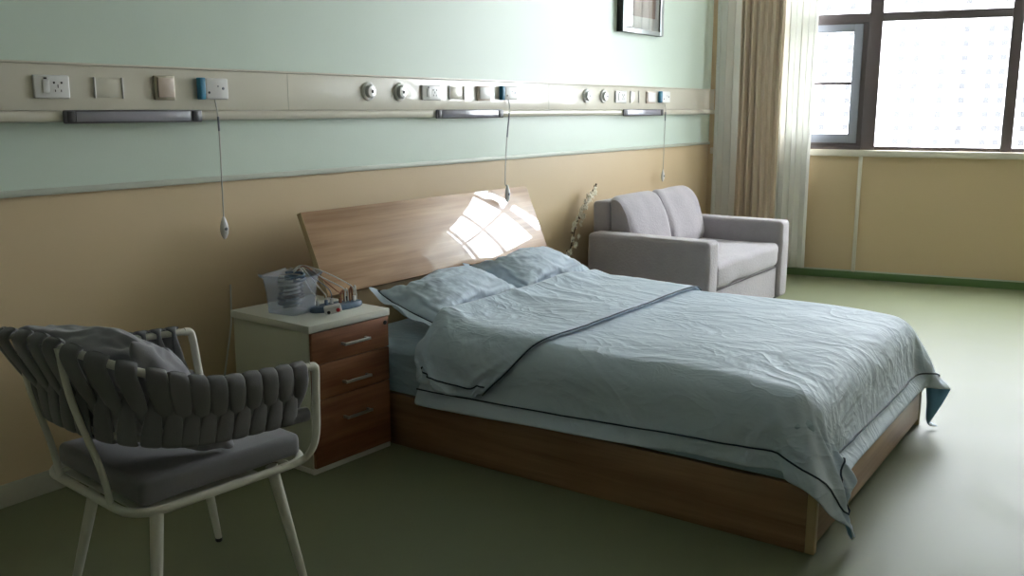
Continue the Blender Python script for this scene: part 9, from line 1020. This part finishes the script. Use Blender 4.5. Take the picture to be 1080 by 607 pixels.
def sheet_mesh(name, P, nx, ny, m, parent, th=.016, thin=.004, border=3, flip=False):
    bm = new(); V = [bm.verts.new(p) for p in P]
    for j in range(ny-1):
        for i in range(nx-1):
            q = (V[j*nx+i], V[j*nx+i+1], V[(j+1)*nx+i+1], V[(j+1)*nx+i])
            bm.faces.new(q)
    o = link(name, bm, m, parent=parent, auto=0, loc=None if parent is None else None)
    g = o.vertex_groups.new(name='w')
    for j in range(ny):
        for i in range(nx):
            k = min(i, j, nx-1-i, ny-1-j); w = 1 if k > border+1 else (.25 if k <= border else .6)
            g.add([j*nx+i], w, 'REPLACE')
    md = o.modifiers.new('thickness', 'SOLIDIFY'); md.thickness = th; md.offset = -1; md.vertex_group = 'w'; md.thickness_vertex_group = .2; md.material_offset = 1 ; md.material_offset_rim = 0
    sd = o.modifiers.new('smooth', 'SUBSURF'); sd.levels = 1; sd.render_levels = 1
    return o

def piping(P, nx, ny, k, parent, sides='LRTB', r=.0032, name='piping', lift=.0055):
    def N(i, j):
        a = P[j*nx+min(i+1, nx-1)]-P[j*nx+max(i-1, 0)]; b = P[min(j+1, ny-1)*nx+i]-P[max(j-1, 0)*nx+i]; return a.cross(b).normalized()
    path = []
    if 'L' in sides: path += [(k, j) for j in range(ny-1-(k if 'T' in sides else 0), k-1, -1)]
    if 'B' in sides: path += [(i, k) for i in range(k+(1 if path else 0), nx-k)]
    if 'R' in sides: path += [(nx-1-k, j) for j in range(k+1, ny-(k if 'T' in sides else 0))]
    if 'T' in sides and 'L' in sides: path += [(i, ny-1-k) for i in range(nx-2-k, k-1, -1)]
    pts = [P[j*nx+i]+N(i, j)*lift for i, j in path]
    for _ in range(1): pts = [pts[0]]+[(pts[i-1]+pts[i]*2+pts[i+1])/4 for i in range(1, len(pts)-1)]+[pts[-1]]
    if len(pts) > 2: return link(name, tube(new(), pts, r, 6), M_PIPE, parent=parent, auto=0)

DN = (96, 82); FN = (96, 30)
DP = decode(DUVET, DN[0]*DN[1]); FP = decode(FLAP, FN[0]*FN[1])
duv = sheet_mesh('duvet', DP, DN[0], DN[1], [M_DUV, M_DUVU], None, th=.016)
tag(duv, 'crumpled pale blue duvet with navy piping draped over the double bed', 'duvet')
piping(DP, DN[0], DN[1], 3, duv, 'LBR')
flp = sheet_mesh('folded_edge', FP, FN[0], FN[1], [M_DUV, M_DUV], duv, th=.036)
flp['label'] = 'turned-back head end of the duvet'
piping(FP, FN[0], FN[1], 2, flp, 'L'); piping(FP, FN[0], FN[1], 0, flp, 'B', lift=0)

# pillows
PN = PILLOW_N
PV = decode(PILLOW, PN)
def pillow_faces(nx=44, ny=30):
    idx = {}; n = 0
    for s in (0, 1):
        for j in range(ny):
            for i in range(nx):
                e = i in (0, nx-1) or j in (0, ny-1)
                if s == 1 and e: idx[(s, i, j)] = idx[(0, i, j)]; continue
                idx[(s, i, j)] = n; n += 1
    fs = []
    for s in (0, 1):
        for j in range(ny-1):
            for i in range(nx-1):
                q = [idx[(s, i, j)], idx[(s, i+1, j)], idx[(s, i+1, j+1)], idx[(s, i, j+1)]]
                fs.append(q if s else q[::-1])
    rim = [idx[(0, i, 0)] for i in range(nx)]+[idx[(0, nx-1, j)] for j in range(1, ny)]+[idx[(0, i, ny-1)] for i in range(nx-2, -1, -1)]+[idx[(0, 0, j)] for j in range(ny-2, 0, -1)]
    return fs, rim
PFS, PRIM = pillow_faces()
def pillow(name, label, cat, M, m, flange=0., pipe=True, sx=1, sy=1, sz=1, group=None, bend=0., rnd_=0.):
    bm = new(); V = []
    for p in PV:
        e_ = 1-rnd_*(abs(p.x)/.345*abs(p.y)/.225)**2; q = Vector((p.x*sx*e_, p.y*sy*e_, (p.z-.06)*sz)); q.z += bend*(q.x*q.x)
        V.append(bm.verts.new(M @ q))
    for f in PFS:
        try: bm.faces.new([V[k] for k in f])
        except ValueError: pass
    if sx*sy*sz < 0: bmesh.ops.reverse_faces(bm, faces=bm.faces[:])
    rim = [V[k].co.copy() for k in PRIM]
    c = sum(rim, Vector())/len(rim)
    o = link(name, bm, m, auto=0); tag(o, label, cat, group)
    o.modifiers.new('smooth', 'SUBSURF').levels = 1
    if flange > 0:
        b2 = new(); n = len(rim); outer = []
        zax = (M.to_3x3() @ Vector((0, 0, 1))).normalized()
        for k, p in enumerate(rim):
            d = (p-c); d -= zax*d.dot(zax)
            t = rim[(k+2) % n]-rim[k-2]; nn = t.cross(zax).normalized()
            if nn.dot(d) < 0: nn = -nn
            cornerness = abs(d.normalized().dot(nn))
            outer.append(p+nn*flange*(1.0)+d.normalized()*flange*.25*(1 if cornerness < .8 else .3)+zax*(.010*math.sin(k*.55)+.006*math.sin(k*.21)))
        A_ = [b2.verts.new(p) for p in rim]; B_ = [b2.verts.new(p) for p in outer]
        for k in range(n): b2.faces.new((A_[k], A_[(k+1) % n], B_[(k+1) % n], B_[k]))
        f = link('flange', b2, [m], parent=o, auto=0); md = f.modifiers.new('thickness', 'SOLIDIFY'); md.thickness = .004; md.offset = 0
        f.modifiers.new('smooth', 'SUBSURF').levels = 1
    if pipe:
        n = len(rim); link('piping', tube(new(), [rim[k % n] for k in range(n+1)], .004, 6), M_PIPE, parent=o, auto=0)
    return o

def TRS(loc, rx=0, ry=0, rz=0):
    return Matrix.Translation(loc) @ Matrix.Rotation(R(rz), 4, 'Z') @ Matrix.Rotation(R(ry), 4, 'Y') @ Matrix.Rotation(R(rx), 4, 'X')
pillow('pillow', 'pale blue pillow on the bed side next to the cabinet', 'pillow', TRS((3.345, 2.645, .575), 20, 2, 2), M_PILL, flange=.045, sx=1.10, sy=1.0, sz=1.0)
pillow('pillow', 'pale blue pillow on the bed side next to the sofa', 'pillow', TRS((4.065, 2.675, .580), 20, 3, -2), M_PILL, flange=.045, sx=1.04, sy=1.02, sz=1.02)

# ------------------------------------------------------------------ bedside cabinet
CX0, CX1, CY0, CY1 = 2.418, 2.846, 2.607, 3.087
cab = empty('bedside_cabinet', ((CX0+CX1)/2, (CY0+CY1)/2, 0), 'white bedside cabinet with three walnut-faced drawers', 'cabinet')
bm = new()
box(bm, CX0+.006, CX0+.022, CY0+.012, CY1, .022, .5745, r=.001); box(bm, CX1-.022, CX1-.006, CY0+.012, CY1, .022, .5745, r=.001)
box(bm, CX0+.0221, CX1-.0221, CY1-.012, CY1, .03, .574); box(bm, CX0+.0221, CX1-.0221, CY0+.02, CY1-.0121, .03, .045)
link('carcass', bm, M_CARC, parent=cab)
link('plinth', bx(CX0+.004, CX1-.004, CY0+.004, CY1, .0, .0215, r=.002), M_CTOP, parent=cab)
link('cabinet_top', bx(CX0-.004, CX1+.0, CY0-.006, CY1+.004, .575, .605, r=.003), M_CTOP, parent=cab)
for z0, z1, hz in ((.026, .297, .204), (.301, .441, .352), (.445, .571, .507)):
    d = link('drawer', bx(CX0+.010, CX1-.008, CY0-.004, CY0+.0115, z0, z1, r=.0015), M_RED, parent=cab)
    h = new(); hx0, hx1 = 2.573, 2.712
    box(h, hx0, hx1, CY0-.034, CY0-.026, hz-.006, hz+.006, r=.002)
    for x in (hx0+.002, hx1-.012): box(h, x, x+.010, CY0-.0262, CY0-.0042, hz-.005, hz+.005, r=.001)
    link('handle', h, M_SILV, parent=d)
    if z0 > .4: link('lock', fixn(lathe(new(), [(.009, 0), (.009, .003), (.007, .004)], (2.818, CY0-.0042, .548), 16, M=Matrix.Rotation(PI/2, 4, 'X'))), M_DARK, parent=d)

cab.rotation_euler.z = R(-3)
# clear plastic bin with tangled cables
TZ = .6055
bc = Vector((2.555, 2.872, TZ))
root = empty('plastic_bin', bc, 'clear plastic bin stuffed with cables on the bedside cabinet', 'bin')
def rrect(cx, cy, hx, hy, r, z, n=5, rot=0.):
    out = []
    for q, (sx, sy) in enumerate(((1, 1), (-1, 1), (-1, -1), (1, -1))):
        for k in range(n+1):
            a = PI/2*q+PI/2*k/n; x, y = sx*(hx-r)+r*math.cos(a), sy*(hy-r)+r*math.sin(a)
            out.append(Vector((cx+x*math.cos(rot)-y*math.sin(rot), cy+x*math.sin(rot)+y*math.cos(rot), z)))
    return out
BR = .12
bm = new(); rings = []
for t, hx, hy in ((0, .072, .072), (.05, .074, .074), (.12, .081, .081), (.150, .086, .086), (.156, .097, .097)):
    rings.append([bm.verts.new(p+Vector((0, 0, .006*math.sin(i*1.7)*(t > .14)))) for i, p in enumerate(rrect(bc.x, bc.y, hx, hy, .022, TZ+t, rot=BR))])
n = len(rings[0]); bm.faces.new(rings[0][::-1])
for a in range(len(rings)-1):
    for k in range(n): bm.faces.new((rings[a][k], rings[a][(k+1) % n], rings[a+1][(k+1) % n], rings[a+1][k]))
o = link('bin_shell', bm, M_BIN, parent=root); md = o.modifiers.new('thickness', 'SOLIDIFY'); md.thickness = .002; md.offset = 0
rnd = random.Random(4)
for q in range(7):
    zc = TZ+.02+.017*q; cx_, cy_ = bc.x+rnd.uniform(-.016, .016), bc.y+rnd.uniform(-.016, .016); rr = rnd.uniform(.028, .045); tl = rnd.uniform(-.4, .4)
    pts = [Vector((cx_+rr*math.cos(a*.5)*(1+.15*math.sin(a*1.3)), cy_+rr*math.sin(a*.5), zc+.3*rr*math.sin(a*.5+q)*tl+.0012*a)) for a in range(0, 30)]
    o = link('coiled_cable', tube(new(), pts, .0055, 6), (M_GCABLE, M_DOCK, M_DARK, M_CABLE, M_GCABLE, M_CABLE, M_DOCK)[q], loc=(cx_, cy_, TZ+.003))
    tag(o, 'coiled cable in the clear bin, %s' % ('grey one at the bottom', 'blue one near the bottom', 'black one low in the heap', 'white one in the middle', 'grey one above the middle', 'white one near the top', 'blue one on top')[q], 'cable', 'cables in the clear bin')
# charging dock, its plugs and leads
dc = Vector((2.690, 2.755, TZ))
root = empty('power_strip', dc, 'slate blue oval charging strip with leads plugged in on the cabinet', 'power strip')
bm = new(); rings = []
for t, s in ((0, .94), (.004, 1), (.018, 1), (.024, .93)):
    rings.append([bm.verts.new(dc+Matrix.Rotation(R(-12), 3, 'Z') @ Vector((.125*s*math.cos(2*PI*k/32), .040*s*math.sin(2*PI*k/32), t))) for k in range(32)])
bm.faces.new(rings[0][::-1]); bm.faces.new(rings[-1])
for a in range(3):
    for k in range(32): bm.faces.new((rings[a][k], rings[a][(k+1) % 32], rings[a+1][(k+1) % 32], rings[a+1][k]))
link('strip_body', bm, M_DOCK, parent=root)
Mr = Matrix.Rotation(R(-12), 3, 'Z')
for k in range(6):
    p = dc+Mr @ Vector((-.085+.034*k, .006*(-1)**k, .0245))
    pg = link('plug', bx(p.x-.006, p.x+.006, p.y-.005, p.y+.005, p.z, p.z+.022, r=.002), (M_WPLAST, M_DOCK, M_WPLAST, M_BRCABLE, M_DARK, M_WPLAST)[k], parent=root)
    top = p+Vector((0, 0, .022)); e = bc+Vector((.045+.006*k, .0+.012*(k % 3), .150+.004*(k % 2)))
    h_ = .045+.010*(k % 3)
    pts = spline([top, top+Vector((.003, .004, .018)), top+Vector((-.012, .012, h_*.72)), (top+e)/2+Vector((0, .012, h_*.55+.01*(k % 2))), e+Vector((.012, 0, .022)), e+Vector((-.02, .01, .006))], 7)
    link('lead', tube(new(), pts, .0024, 6), (M_CABLE, M_CABLE, M_GCABLE, M_BRCABLE, M_CABLE, M_CABLE)[k], parent=root)
for k in range(4):
    p = dc+Mr @ Vector((.02+.022*k, -.006, .0245)); q = dc+Mr @ Vector((.045+.020*k, .010, .0245))
    pts = spline([p, p+Vector((0, .002, .03)), (p+q)/2+Vector((0, 0, .050+.004*k)), q+Vector((0, 0, .03)), q], 7)
    link('lead', tube(new(), pts, .0030, 6), (M_BRCABLE, M_CABLE, M_BRCABLE, M_CABLE)[k], parent=root)
root = empty('plug_adapter', (2.600, 2.700, TZ), 'small white adapter with a red button lying before the blue strip', 'adapter')
MA = Matrix.Translation((2.605, 2.688, TZ+.022)) @ Matrix.Rotation(R(-38), 4, 'Z') @ Matrix.Rotation(R(-10), 4, 'Y') 
link('adapter_body', bx(-.034, .034, -.022, .022, -.0155, .017, r=.006, M=MA), M_WPLAST, parent=root)
link('red_button', fixn(lathe(new(), [(.008, 0), (.008, .005), (.006, .007)], MA @ Vector((.018, -.0222, -.002)), 14, M=(MA.to_3x3() @ Matrix.Rotation(PI/2, 3, 'X')).to_4x4())), M_REDP, parent=root)
link('black_button', fixn(lathe(new(), [(.007, 0), (.007, .004), (.005, .006)], MA @ Vector((-.020, -.0222, -.004)), 14, M=(MA.to_3x3() @ Matrix.Rotation(PI/2, 3, 'X')).to_4x4())), M_DARK, parent=root)
# cable running down the wall behind the cabinet
p = spline([(2.61, WY-.008, .66), (2.603, WY-.012, .53), (2.588, WY-.02, .46), (2.560, WY-.022, .35), (2.538, WY-.022, .235), (2.528, WY-.03, .10), (2.56, WY-.05, .006), (2.62, WY-.06, .006)], 8)
cb = tag(link('wall_cable', tube(new(), p, .004, 8), M_CABLE), 'thin white cable hanging down the beige wall beside the bedside cabinet', 'cable')

# ------------------------------------------------------------------ sofa
SX0, SX1, SY0, SY1 = 5.40, 6.92, 2.265, 3.20
sofa = empty('sofa', ((SX0+SX1)/2, (SY0+SY1)/2, 0), 'light grey chenille two-seat sofa against the wall by the window', 'sofa')
AW = .165
def soft(bm, amt=.006, sc=5):
    for v in bm.verts: v.co += Vector(noise.noise_vector(v.co*sc))*amt
    return bm
def fine(x0, x1, y0, y1, z0, z1, r, seg=5, cuts=10, amt=.005, M=None):
    bm = bx(x0, x1, y0, y1, z0, z1, r=r, seg=seg)
    bmesh.ops.subdivide_edges(bm, edges=[e for e in bm.edges if e.calc_length() > .12], cuts=cuts, use_grid_fill=True)
    bmesh.ops.triangulate(bm, faces=[f for f in bm.faces if len(f.verts) > 4])
    if M is not None: bm.transform(M)
    return soft(bm, amt)
for x in (SX0, SX1-AW):
    a = link('armrest', fine(x, x+AW, SY0, SY1-.06, .03, .605, .03, amt=.003), M_SOFA, parent=sofa)
link('sofa_base', fine(SX0+AW+.001, SX1-AW-.001, SY0+.03, SY1-.08, .03, .27, .015, amt=.002), M_SOFA, parent=sofa)
link('seat_cushion', fine(SX0+AW+.003, SX1-AW-.003, SY0+.012, SY1-.30, .272, .445, .045, amt=.010), M_SOFA, parent=sofa)
link('back_frame', fine(SX0+.17, SX1-.06, SY1-.13, SY1, .05, .80, .03, amt=.003), M_SOFA, parent=sofa)
mid = (SX0+SX1)/2
for a, b in ((SX0+AW+.01, mid-.004), (mid+.004, SX1-AW-.005)):
    # plump back cushion, wedge section leaning on the back frame
    w = b-a; bm = new(); nx_, ns = 22, 30; prof = spline([(0, SY1-.32, .43), (0, SY1-.34, .52), (0, SY1-.285, .70), (0, SY1-.225, .80), (0, SY1-.165, .835), (0, SY1-.125, .815), (0, SY1-.128, .70), (0, SY1-.135, .50), (0, SY1-.14, .42)], 4)
    cen = Vector((0, SY1-.21, .62)); rings = []
    for i in range(nx_+1):
        t = i/nx_; e = min(t, 1-t)*w; k = 1-.22*max(0, 1-e/.05)**2
        rings.append([bm.verts.new(Vector((a+t*w, cen.y+(p.y-cen.y)*(k if p.z > .45 else 1)*(1+.05*math.sin(PI*t)), cen.z+(p.z-cen.z)*(1-(1-k)*.45 if p.z > cen.z else 1)))) for p in prof])
    m_ = len(prof)
    for i in range(nx_):
        for k in range(m_): bm.faces.new((rings[i][k], rings[i][(k+1) % m_], rings[i+1][(k+1) % m_], rings[i+1][k]))
    bm.faces.new(rings[0]); bm.faces.new(rings[-1][::-1]); fixn(bm); soft(bm, .008, 6)
    link('back_cushion', bm, M_SOFA, parent=sofa, auto=50)
link('front_seam', bx(SX0+AW+.004, SX1-AW-.004, SY0+.026, SY0+.0295, .262, .2705), M_SEAM, parent=sofa, smooth=False)
for x in (SX0+.05, SX1-.09):
    for y in (SY0+.06, SY1-.14): link('foot', bx(x, x+.04, y, y+.04, 0, .034, r=.003), M_DARK, parent=sofa)

# ------------------------------------------------------------------ blossom branch in a floor vase
v = empty('vase', (5.20, 3.20, 0), 'white floor vase hidden behind the pillows', 'vase')
link('vase_body', fixn(lathe(new(), [(.045, 0), (.07, .06), (.078, .16), (.055, .29), (.035, .35), (.040, .38), (.034, .38), (.028, .33), (.0, .325)][:-1], (5.20, 3.20, 0), 24)), M_VASE, parent=v)
br = empty('blossom_branch', (5.20, 3.20, .335), 'thin brown branch with small cream blossoms standing between bed and sofa', 'branch')
P0 = spline([(5.20, 3.20, .336), (5.32, 3.23, .46), (5.48, 3.265, .66), (5.63, 3.27, .80), (5.745, 3.265, .90)], 8)
link('stem', tube(new(), P0, .006, 6, scale=[1-.7*k/(len(P0)-1) for k in range(len(P0))]), M_TWIG, parent=br)
rnd = random.Random(12)
for k in range(40):
    t = .22+.76*k/39; q = P0[min(len(P0)-1, int(t*(len(P0)-1)))]
    d = Vector((rnd.uniform(-.045, .04), rnd.uniform(-.04, .015), rnd.uniform(-.01, .04)))*(1.15-.55*t)
    e = q+d
    if k % 2 == 0: link('twig', tube(new(), [q, q+d*.5+Vector((0, 0, .004)), e], .0018, 5), M_TWIG, parent=br)
    if t > .9 or k % 7 == 3:
        link('bud', fixn(lathe(new(), [(.001, -.008), (.006, -.002), (.005, .006), (.001, .010)], q+d*.5, 8)), M_TWIG, parent=br); continue
    bm = new(); s = rnd.uniform(.017, .028)
    for w_ in range(5):
        a = 2*PI*w_/5+rnd.random(); ax = Vector((math.cos(a), -.35, math.sin(a)))
        vs = [e, e+ax*s*.6+Vector((-ax.z, 0, ax.x))*s*.5, e+ax*s*1.2+Vector((0, -.003, 0)), e+ax*s*.6-Vector((-ax.z, 0, ax.x))*s*.5]
        bm.faces.new([bm.verts.new(p_) for p_ in vs])
    o = link('blossom', bm, M_PETAL, parent=br); md = o.modifiers.new('thickness', 'SOLIDIFY'); md.thickness = .002

# ------------------------------------------------------------------ woven armchair
ch = empty('armchair', (1.53, 2.25, 0), 'woven charcoal strap armchair on a cream metal frame', 'armchair')
YC = 2.25
ROT = R(-5.5); PV0 = Vector((1.765, 1.95))
def unrot(x, y):
    d = Matrix.Rotation(-ROT, 2) @ (Vector((x, y))-PV0); return PV0.x+d.x, PV0.y+d.y
def mir(pts): return pts+[(x, 2*YC-y, z) for x, y, z in reversed(pts[:-1])]
half = [(1.765, 1.925, .705), (1.62, 1.920, .712), (1.47, 1.925, .724), (1.345, 1.95, .762), (1.240, 2.02, .808), (1.190, 2.12, .835), (1.178, YC, .842)]
rmp = mir(half); rmp = rmp[:7]+[(x-.03*(x < 1.3), y+.02*(x < 1.3), z) for x, y, z in rmp[7:]]
rim = spline(rmp, 10)
lowh = [(1.765, 1.950, .560), (1.62, 1.950, .566), (1.47, 1.955, .574), (1.36, 1.978, .588), (1.275, 2.04, .604), (1.235, 2.13, .614), (1.226, YC, .617)]
low = spline(mir(lowh), 10)
link('top_rim', tube(new(), rim, .011, 12), M_TUBE, parent=ch)
link('lower_rail', tube(new(), low, .009, 10), M_TUBE, parent=ch)
# seat frame: rounded rectangle tube
fr = []
for p in rrect(1.535, YC, .275, .262, .085, .405, n=6): fr.append(p)
fr.append(fr[0]); fr.append(fr[1])
link('seat_frame', tube(new(), fr, .012, 12), M_TUBE, parent=ch)
for sgn in (-1, 1):
    yo = lambda d: YC+sgn*d
    pts = spline([(1.765, yo(.325), .705), (1.785, yo(.325), .700), (1.792, yo(.322), .68), (1.797, yo(.312), .60), (1.803, yo(.300), .50), (1.800, yo(.280), .44), (1.775, yo(.262), .408), (1.70, yo(.262), .405)], 6)
    link('arm_post', sweep(new(), pts, circ(.013, 12, .010), up=Vector((0, 1, 0))), M_TUBE, parent=ch)
    pts = spline([(1.258, yo(.145), .405), (1.238, yo(.140), .52), (1.190, yo(.125), .70), (1.172, yo(.115), .842)], 6)
    link('back_upright', tube(new(), pts, .009, 10), M_TUBE, parent=ch)
for tx, ty, fx, fy in ((1.71, 2.04, 1.765, 1.975), (1.72, 2.39, 1.83, 2.466), (1.33, 2.04, 1.262, 1.985), (1.375, 2.38, 1.315, 2.47)):
    tx, ty = unrot(tx, ty); fx, fy = unrot(fx, fy)
    a = Vector((tx, ty, .402)); b = Vector((fx, fy, .012))
    lg = link('leg', tube(new(), [a+(b-a)*t for t in (0, .25, .5, .75, 1)], .0175, 14, scale=[1, .92, .84, .74, .62]), M_TUBE, parent=ch)
    link('foot_glide', fixn(lathe(new(), [(.010, 0), (.012, .003), (.012, .013)], (b.x, b.y, 0), 12)), M_DARK, parent=lg)
bm = new(); box(bm, 1.30, 1.66, 2.03, 2.47, .388, .3935, r=.001)
link('seat_plate', bm, M_TUBE, parent=ch)
bm = fine(1.292, 1.795, YC-.238, YC+.238, .412, .480, .020, seg=4, cuts=6, amt=.003)
link('seat_pad', bm, M_PAD, parent=ch)
# straps
def arclen(P):
    L_ = [0]
    for a, b in zip(P, P[1:]): L_.append(L_[-1]+(b-a).length)
    return L_
def at(P, L_, s):
    s = max(0, min(1, s))*L_[-1]
    for k in range(len(P)-1):
        if L_[k+1] >= s:
            t = (s-L_[k])/max(1e-9, L_[k+1]-L_[k]); return P[k].lerp(P[k+1], t), (P[k+1]-P[k]).normalized()
    return P[-1].copy(), (P[-1]-P[-2]).normalized()
RL, LL = arclen(rim), arclen(low)
def both(s):
    # the same station on the rim and on the lower rail
    t = s*RL[-1]
    for k in range(len(rim)-1):
        if RL[k+1] >= t or k == len(rim)-2: break
    f = k+min(1, (t-RL[k])/max(1e-9, RL[k+1]-RL[k]))
    a = min(int(f), len(low)-2); r_ = f-a
    return low[a].lerp(low[a+1], r_), (low[a+1]-low[a]).normalized()
def rr_prof(w, t):
    out = []
    for k in range(14):
        a = 2*PI*k/14; c_, s_ = math.cos(a), math.sin(a)
        out.append((w/2*math.copysign(abs(c_)**.75, c_), t/2*math.copysign(abs(s_)**.8, s_)))
    return out
armn, total = 8, RL[-1]
sv = [.026+(.270-.026)*k/armn for k in range(armn+1)]
nb = 11
sv = sv+[.270+(.730-.270)*k/nb for k in range(1, nb)]+[1-v_ for v_ in reversed(sv)]
for k, s in enumerate(sv):
    bm = new()
    lo_ = (s+sv[k-1])/2 if k > 0 else .012
    hi_ = (s+sv[k+1])/2 if k < len(sv)-1 else .988
    for side, s2 in ((1, lo_), (-1, hi_)):    # one band outside at the rim and inside below, the other the reverse
        pt, tt = at(rim, RL, s); pb, tb = both(s2)
        nrm = Vector((tt.y, -tt.x, 0)).normalized()
        if nrm.dot(pt-Vector((1.55, YC, pt.z))) < 0: nrm = -nrm
        out = nrm*side; dd = pb-pt
        mids = [pt+Vector((0, 0, .0165)), pt+out*.0155+Vector((0, 0, .007)), pt+out*.019-Vector((0, 0, .018)),
                pt+dd*.40+nrm*(.006+.009*side), pt+dd*.62+nrm*(.006-.003*side), pt+dd*.84-out*.014, pb-out*.0155+Vector((0, 0, .002)), pb-out*.012-Vector((0, 0, .011)), pb-Vector((0, 0, .016))]
        path = spline(mids, 4); m_ = len(path)-1
        ups = []
        for i, p_ in enumerate(path):
            t = (path[min(i+1, m_)]-path[max(i-1, 0)]).normalized()
            wv = tt.lerp(tb, i/m_); wv = (wv-t*wv.dot(t)).normalized(); ups.append(wv.cross(t))
        rings = []
        for i, p_ in enumerate(path):
            f = i/m_
            # full width where the band shows, squeezed where it passes behind its neighbour
            g = 1-.74*max(0, min(1, (f-.30)/.48)) if side > 0 else .26+.74*max(0, min(1, (f-.18)/.46))
            if side > 0 and f > .88: g += (f-.88)*4
            if side < 0 and f < .12: g += (.12-f)*4
            t = (path[min(i+1, m_)]-path[max(i-1, 0)]).normalized(); u = ups[i]; sd_ = t.cross(u)
            rings.append([bm.verts.new(p_+sd_*a_*g+u*b_*(.75+.25*g)) for a_, b_ in rr_prof(.0515 if k < 10 or k > len(sv)-10 else .057, .013)])
        q_ = len(rings[0])
        for i in range(m_):
            for j in range(q_): bm.faces.new((rings[i][j], rings[i][(j+1) % q_], rings[i+1][(j+1) % q_], rings[i+1][j]))
        bm.faces.new(rings[0][::-1]); bm.faces.new(rings[-1])
    link('strap', fixn(bm), M_STRAP, parent=ch, auto=60)
# thick padded ends on the lower rail
for e, P in ((0, low), (1, low[::-1])):
    link('rail_pad', tube(new(), [P[0]+(P[0]-P[2])*.15, P[0], P[2], P[4]], .021, 12), M_STRAP, parent=ch)

cu = pillow('throw_cushion', 'grey throw cushion leaning in the back of the woven armchair', 'cushion',
       Matrix.Translation((1.425, 2.265, .682)) @ Matrix.Rotation(R(12.8), 4, 'Z') @ Matrix.Rotation(R(56.7), 4, 'Y') @ Matrix.Rotation(R(90), 4, 'Z'), M_CUSH, flange=0, pipe=False, sx=.79, sy=1.18, sz=.95, rnd_=.10)
d = Vector((1.53, 2.25))-PV0; d = Matrix.Rotation(ROT, 2) @ d
ch.location = (PV0.x+d.x, PV0.y+d.y, 0); ch.rotation_euler.z = ROT

# ------------------------------------------------------------------ light
W = bpy.data.worlds.new('sky'); S.world = W; W.use_nodes = True
nt = W.node_tree; bg = nt.nodes['Background']
bg.inputs[0].default_value = (.90, .95, 1, 1); bg.inputs[1].default_value = 1.0
# sampling portals for the sky light at the window bays (they emit nothing themselves)
for i in range(len(mull)-1):
    a, b = mull[i][1], mull[i+1][0]
    Ld = bpy.data.lights.new('window_portal', 'AREA'); Ld.shape = 'RECTANGLE'; Ld.size = b-a; Ld.size_y = ZT-ZS; Ld.cycles.is_portal = True
    lo = bpy.data.objects.new('window_portal', Ld); C.objects.link(lo)
    lo.location = MW @ Vector(((a+b)/2, .14, (ZS+ZT)/2))
    lo.rotation_euler = (-WN).to_track_quat('-Z', 'Z').to_euler()

# ------------------------------------------------------------------ camera
cd = bpy.data.cameras.new('camera'); cam = bpy.data.objects.new('camera', cd); C.objects.link(cam)
cam.location = (0, 0, 1.42); cam.rotation_euler = (R(90-10.87), 0, R(-55.2))
cd.sensor_width = 36; cd.lens = 985/1080*36; cd.clip_start = .05; cd.clip_end = 600
S.camera = cam
S.view_settings.view_transform = 'Standard'; S.view_settings.look = 'None'; S.view_settings.gamma = 1; S.view_settings.use_curve_mapping = False
S.view_settings.exposure = EXPOSURE
for o in bpy.data.objects:
    if '_p' in o: del o['_p']
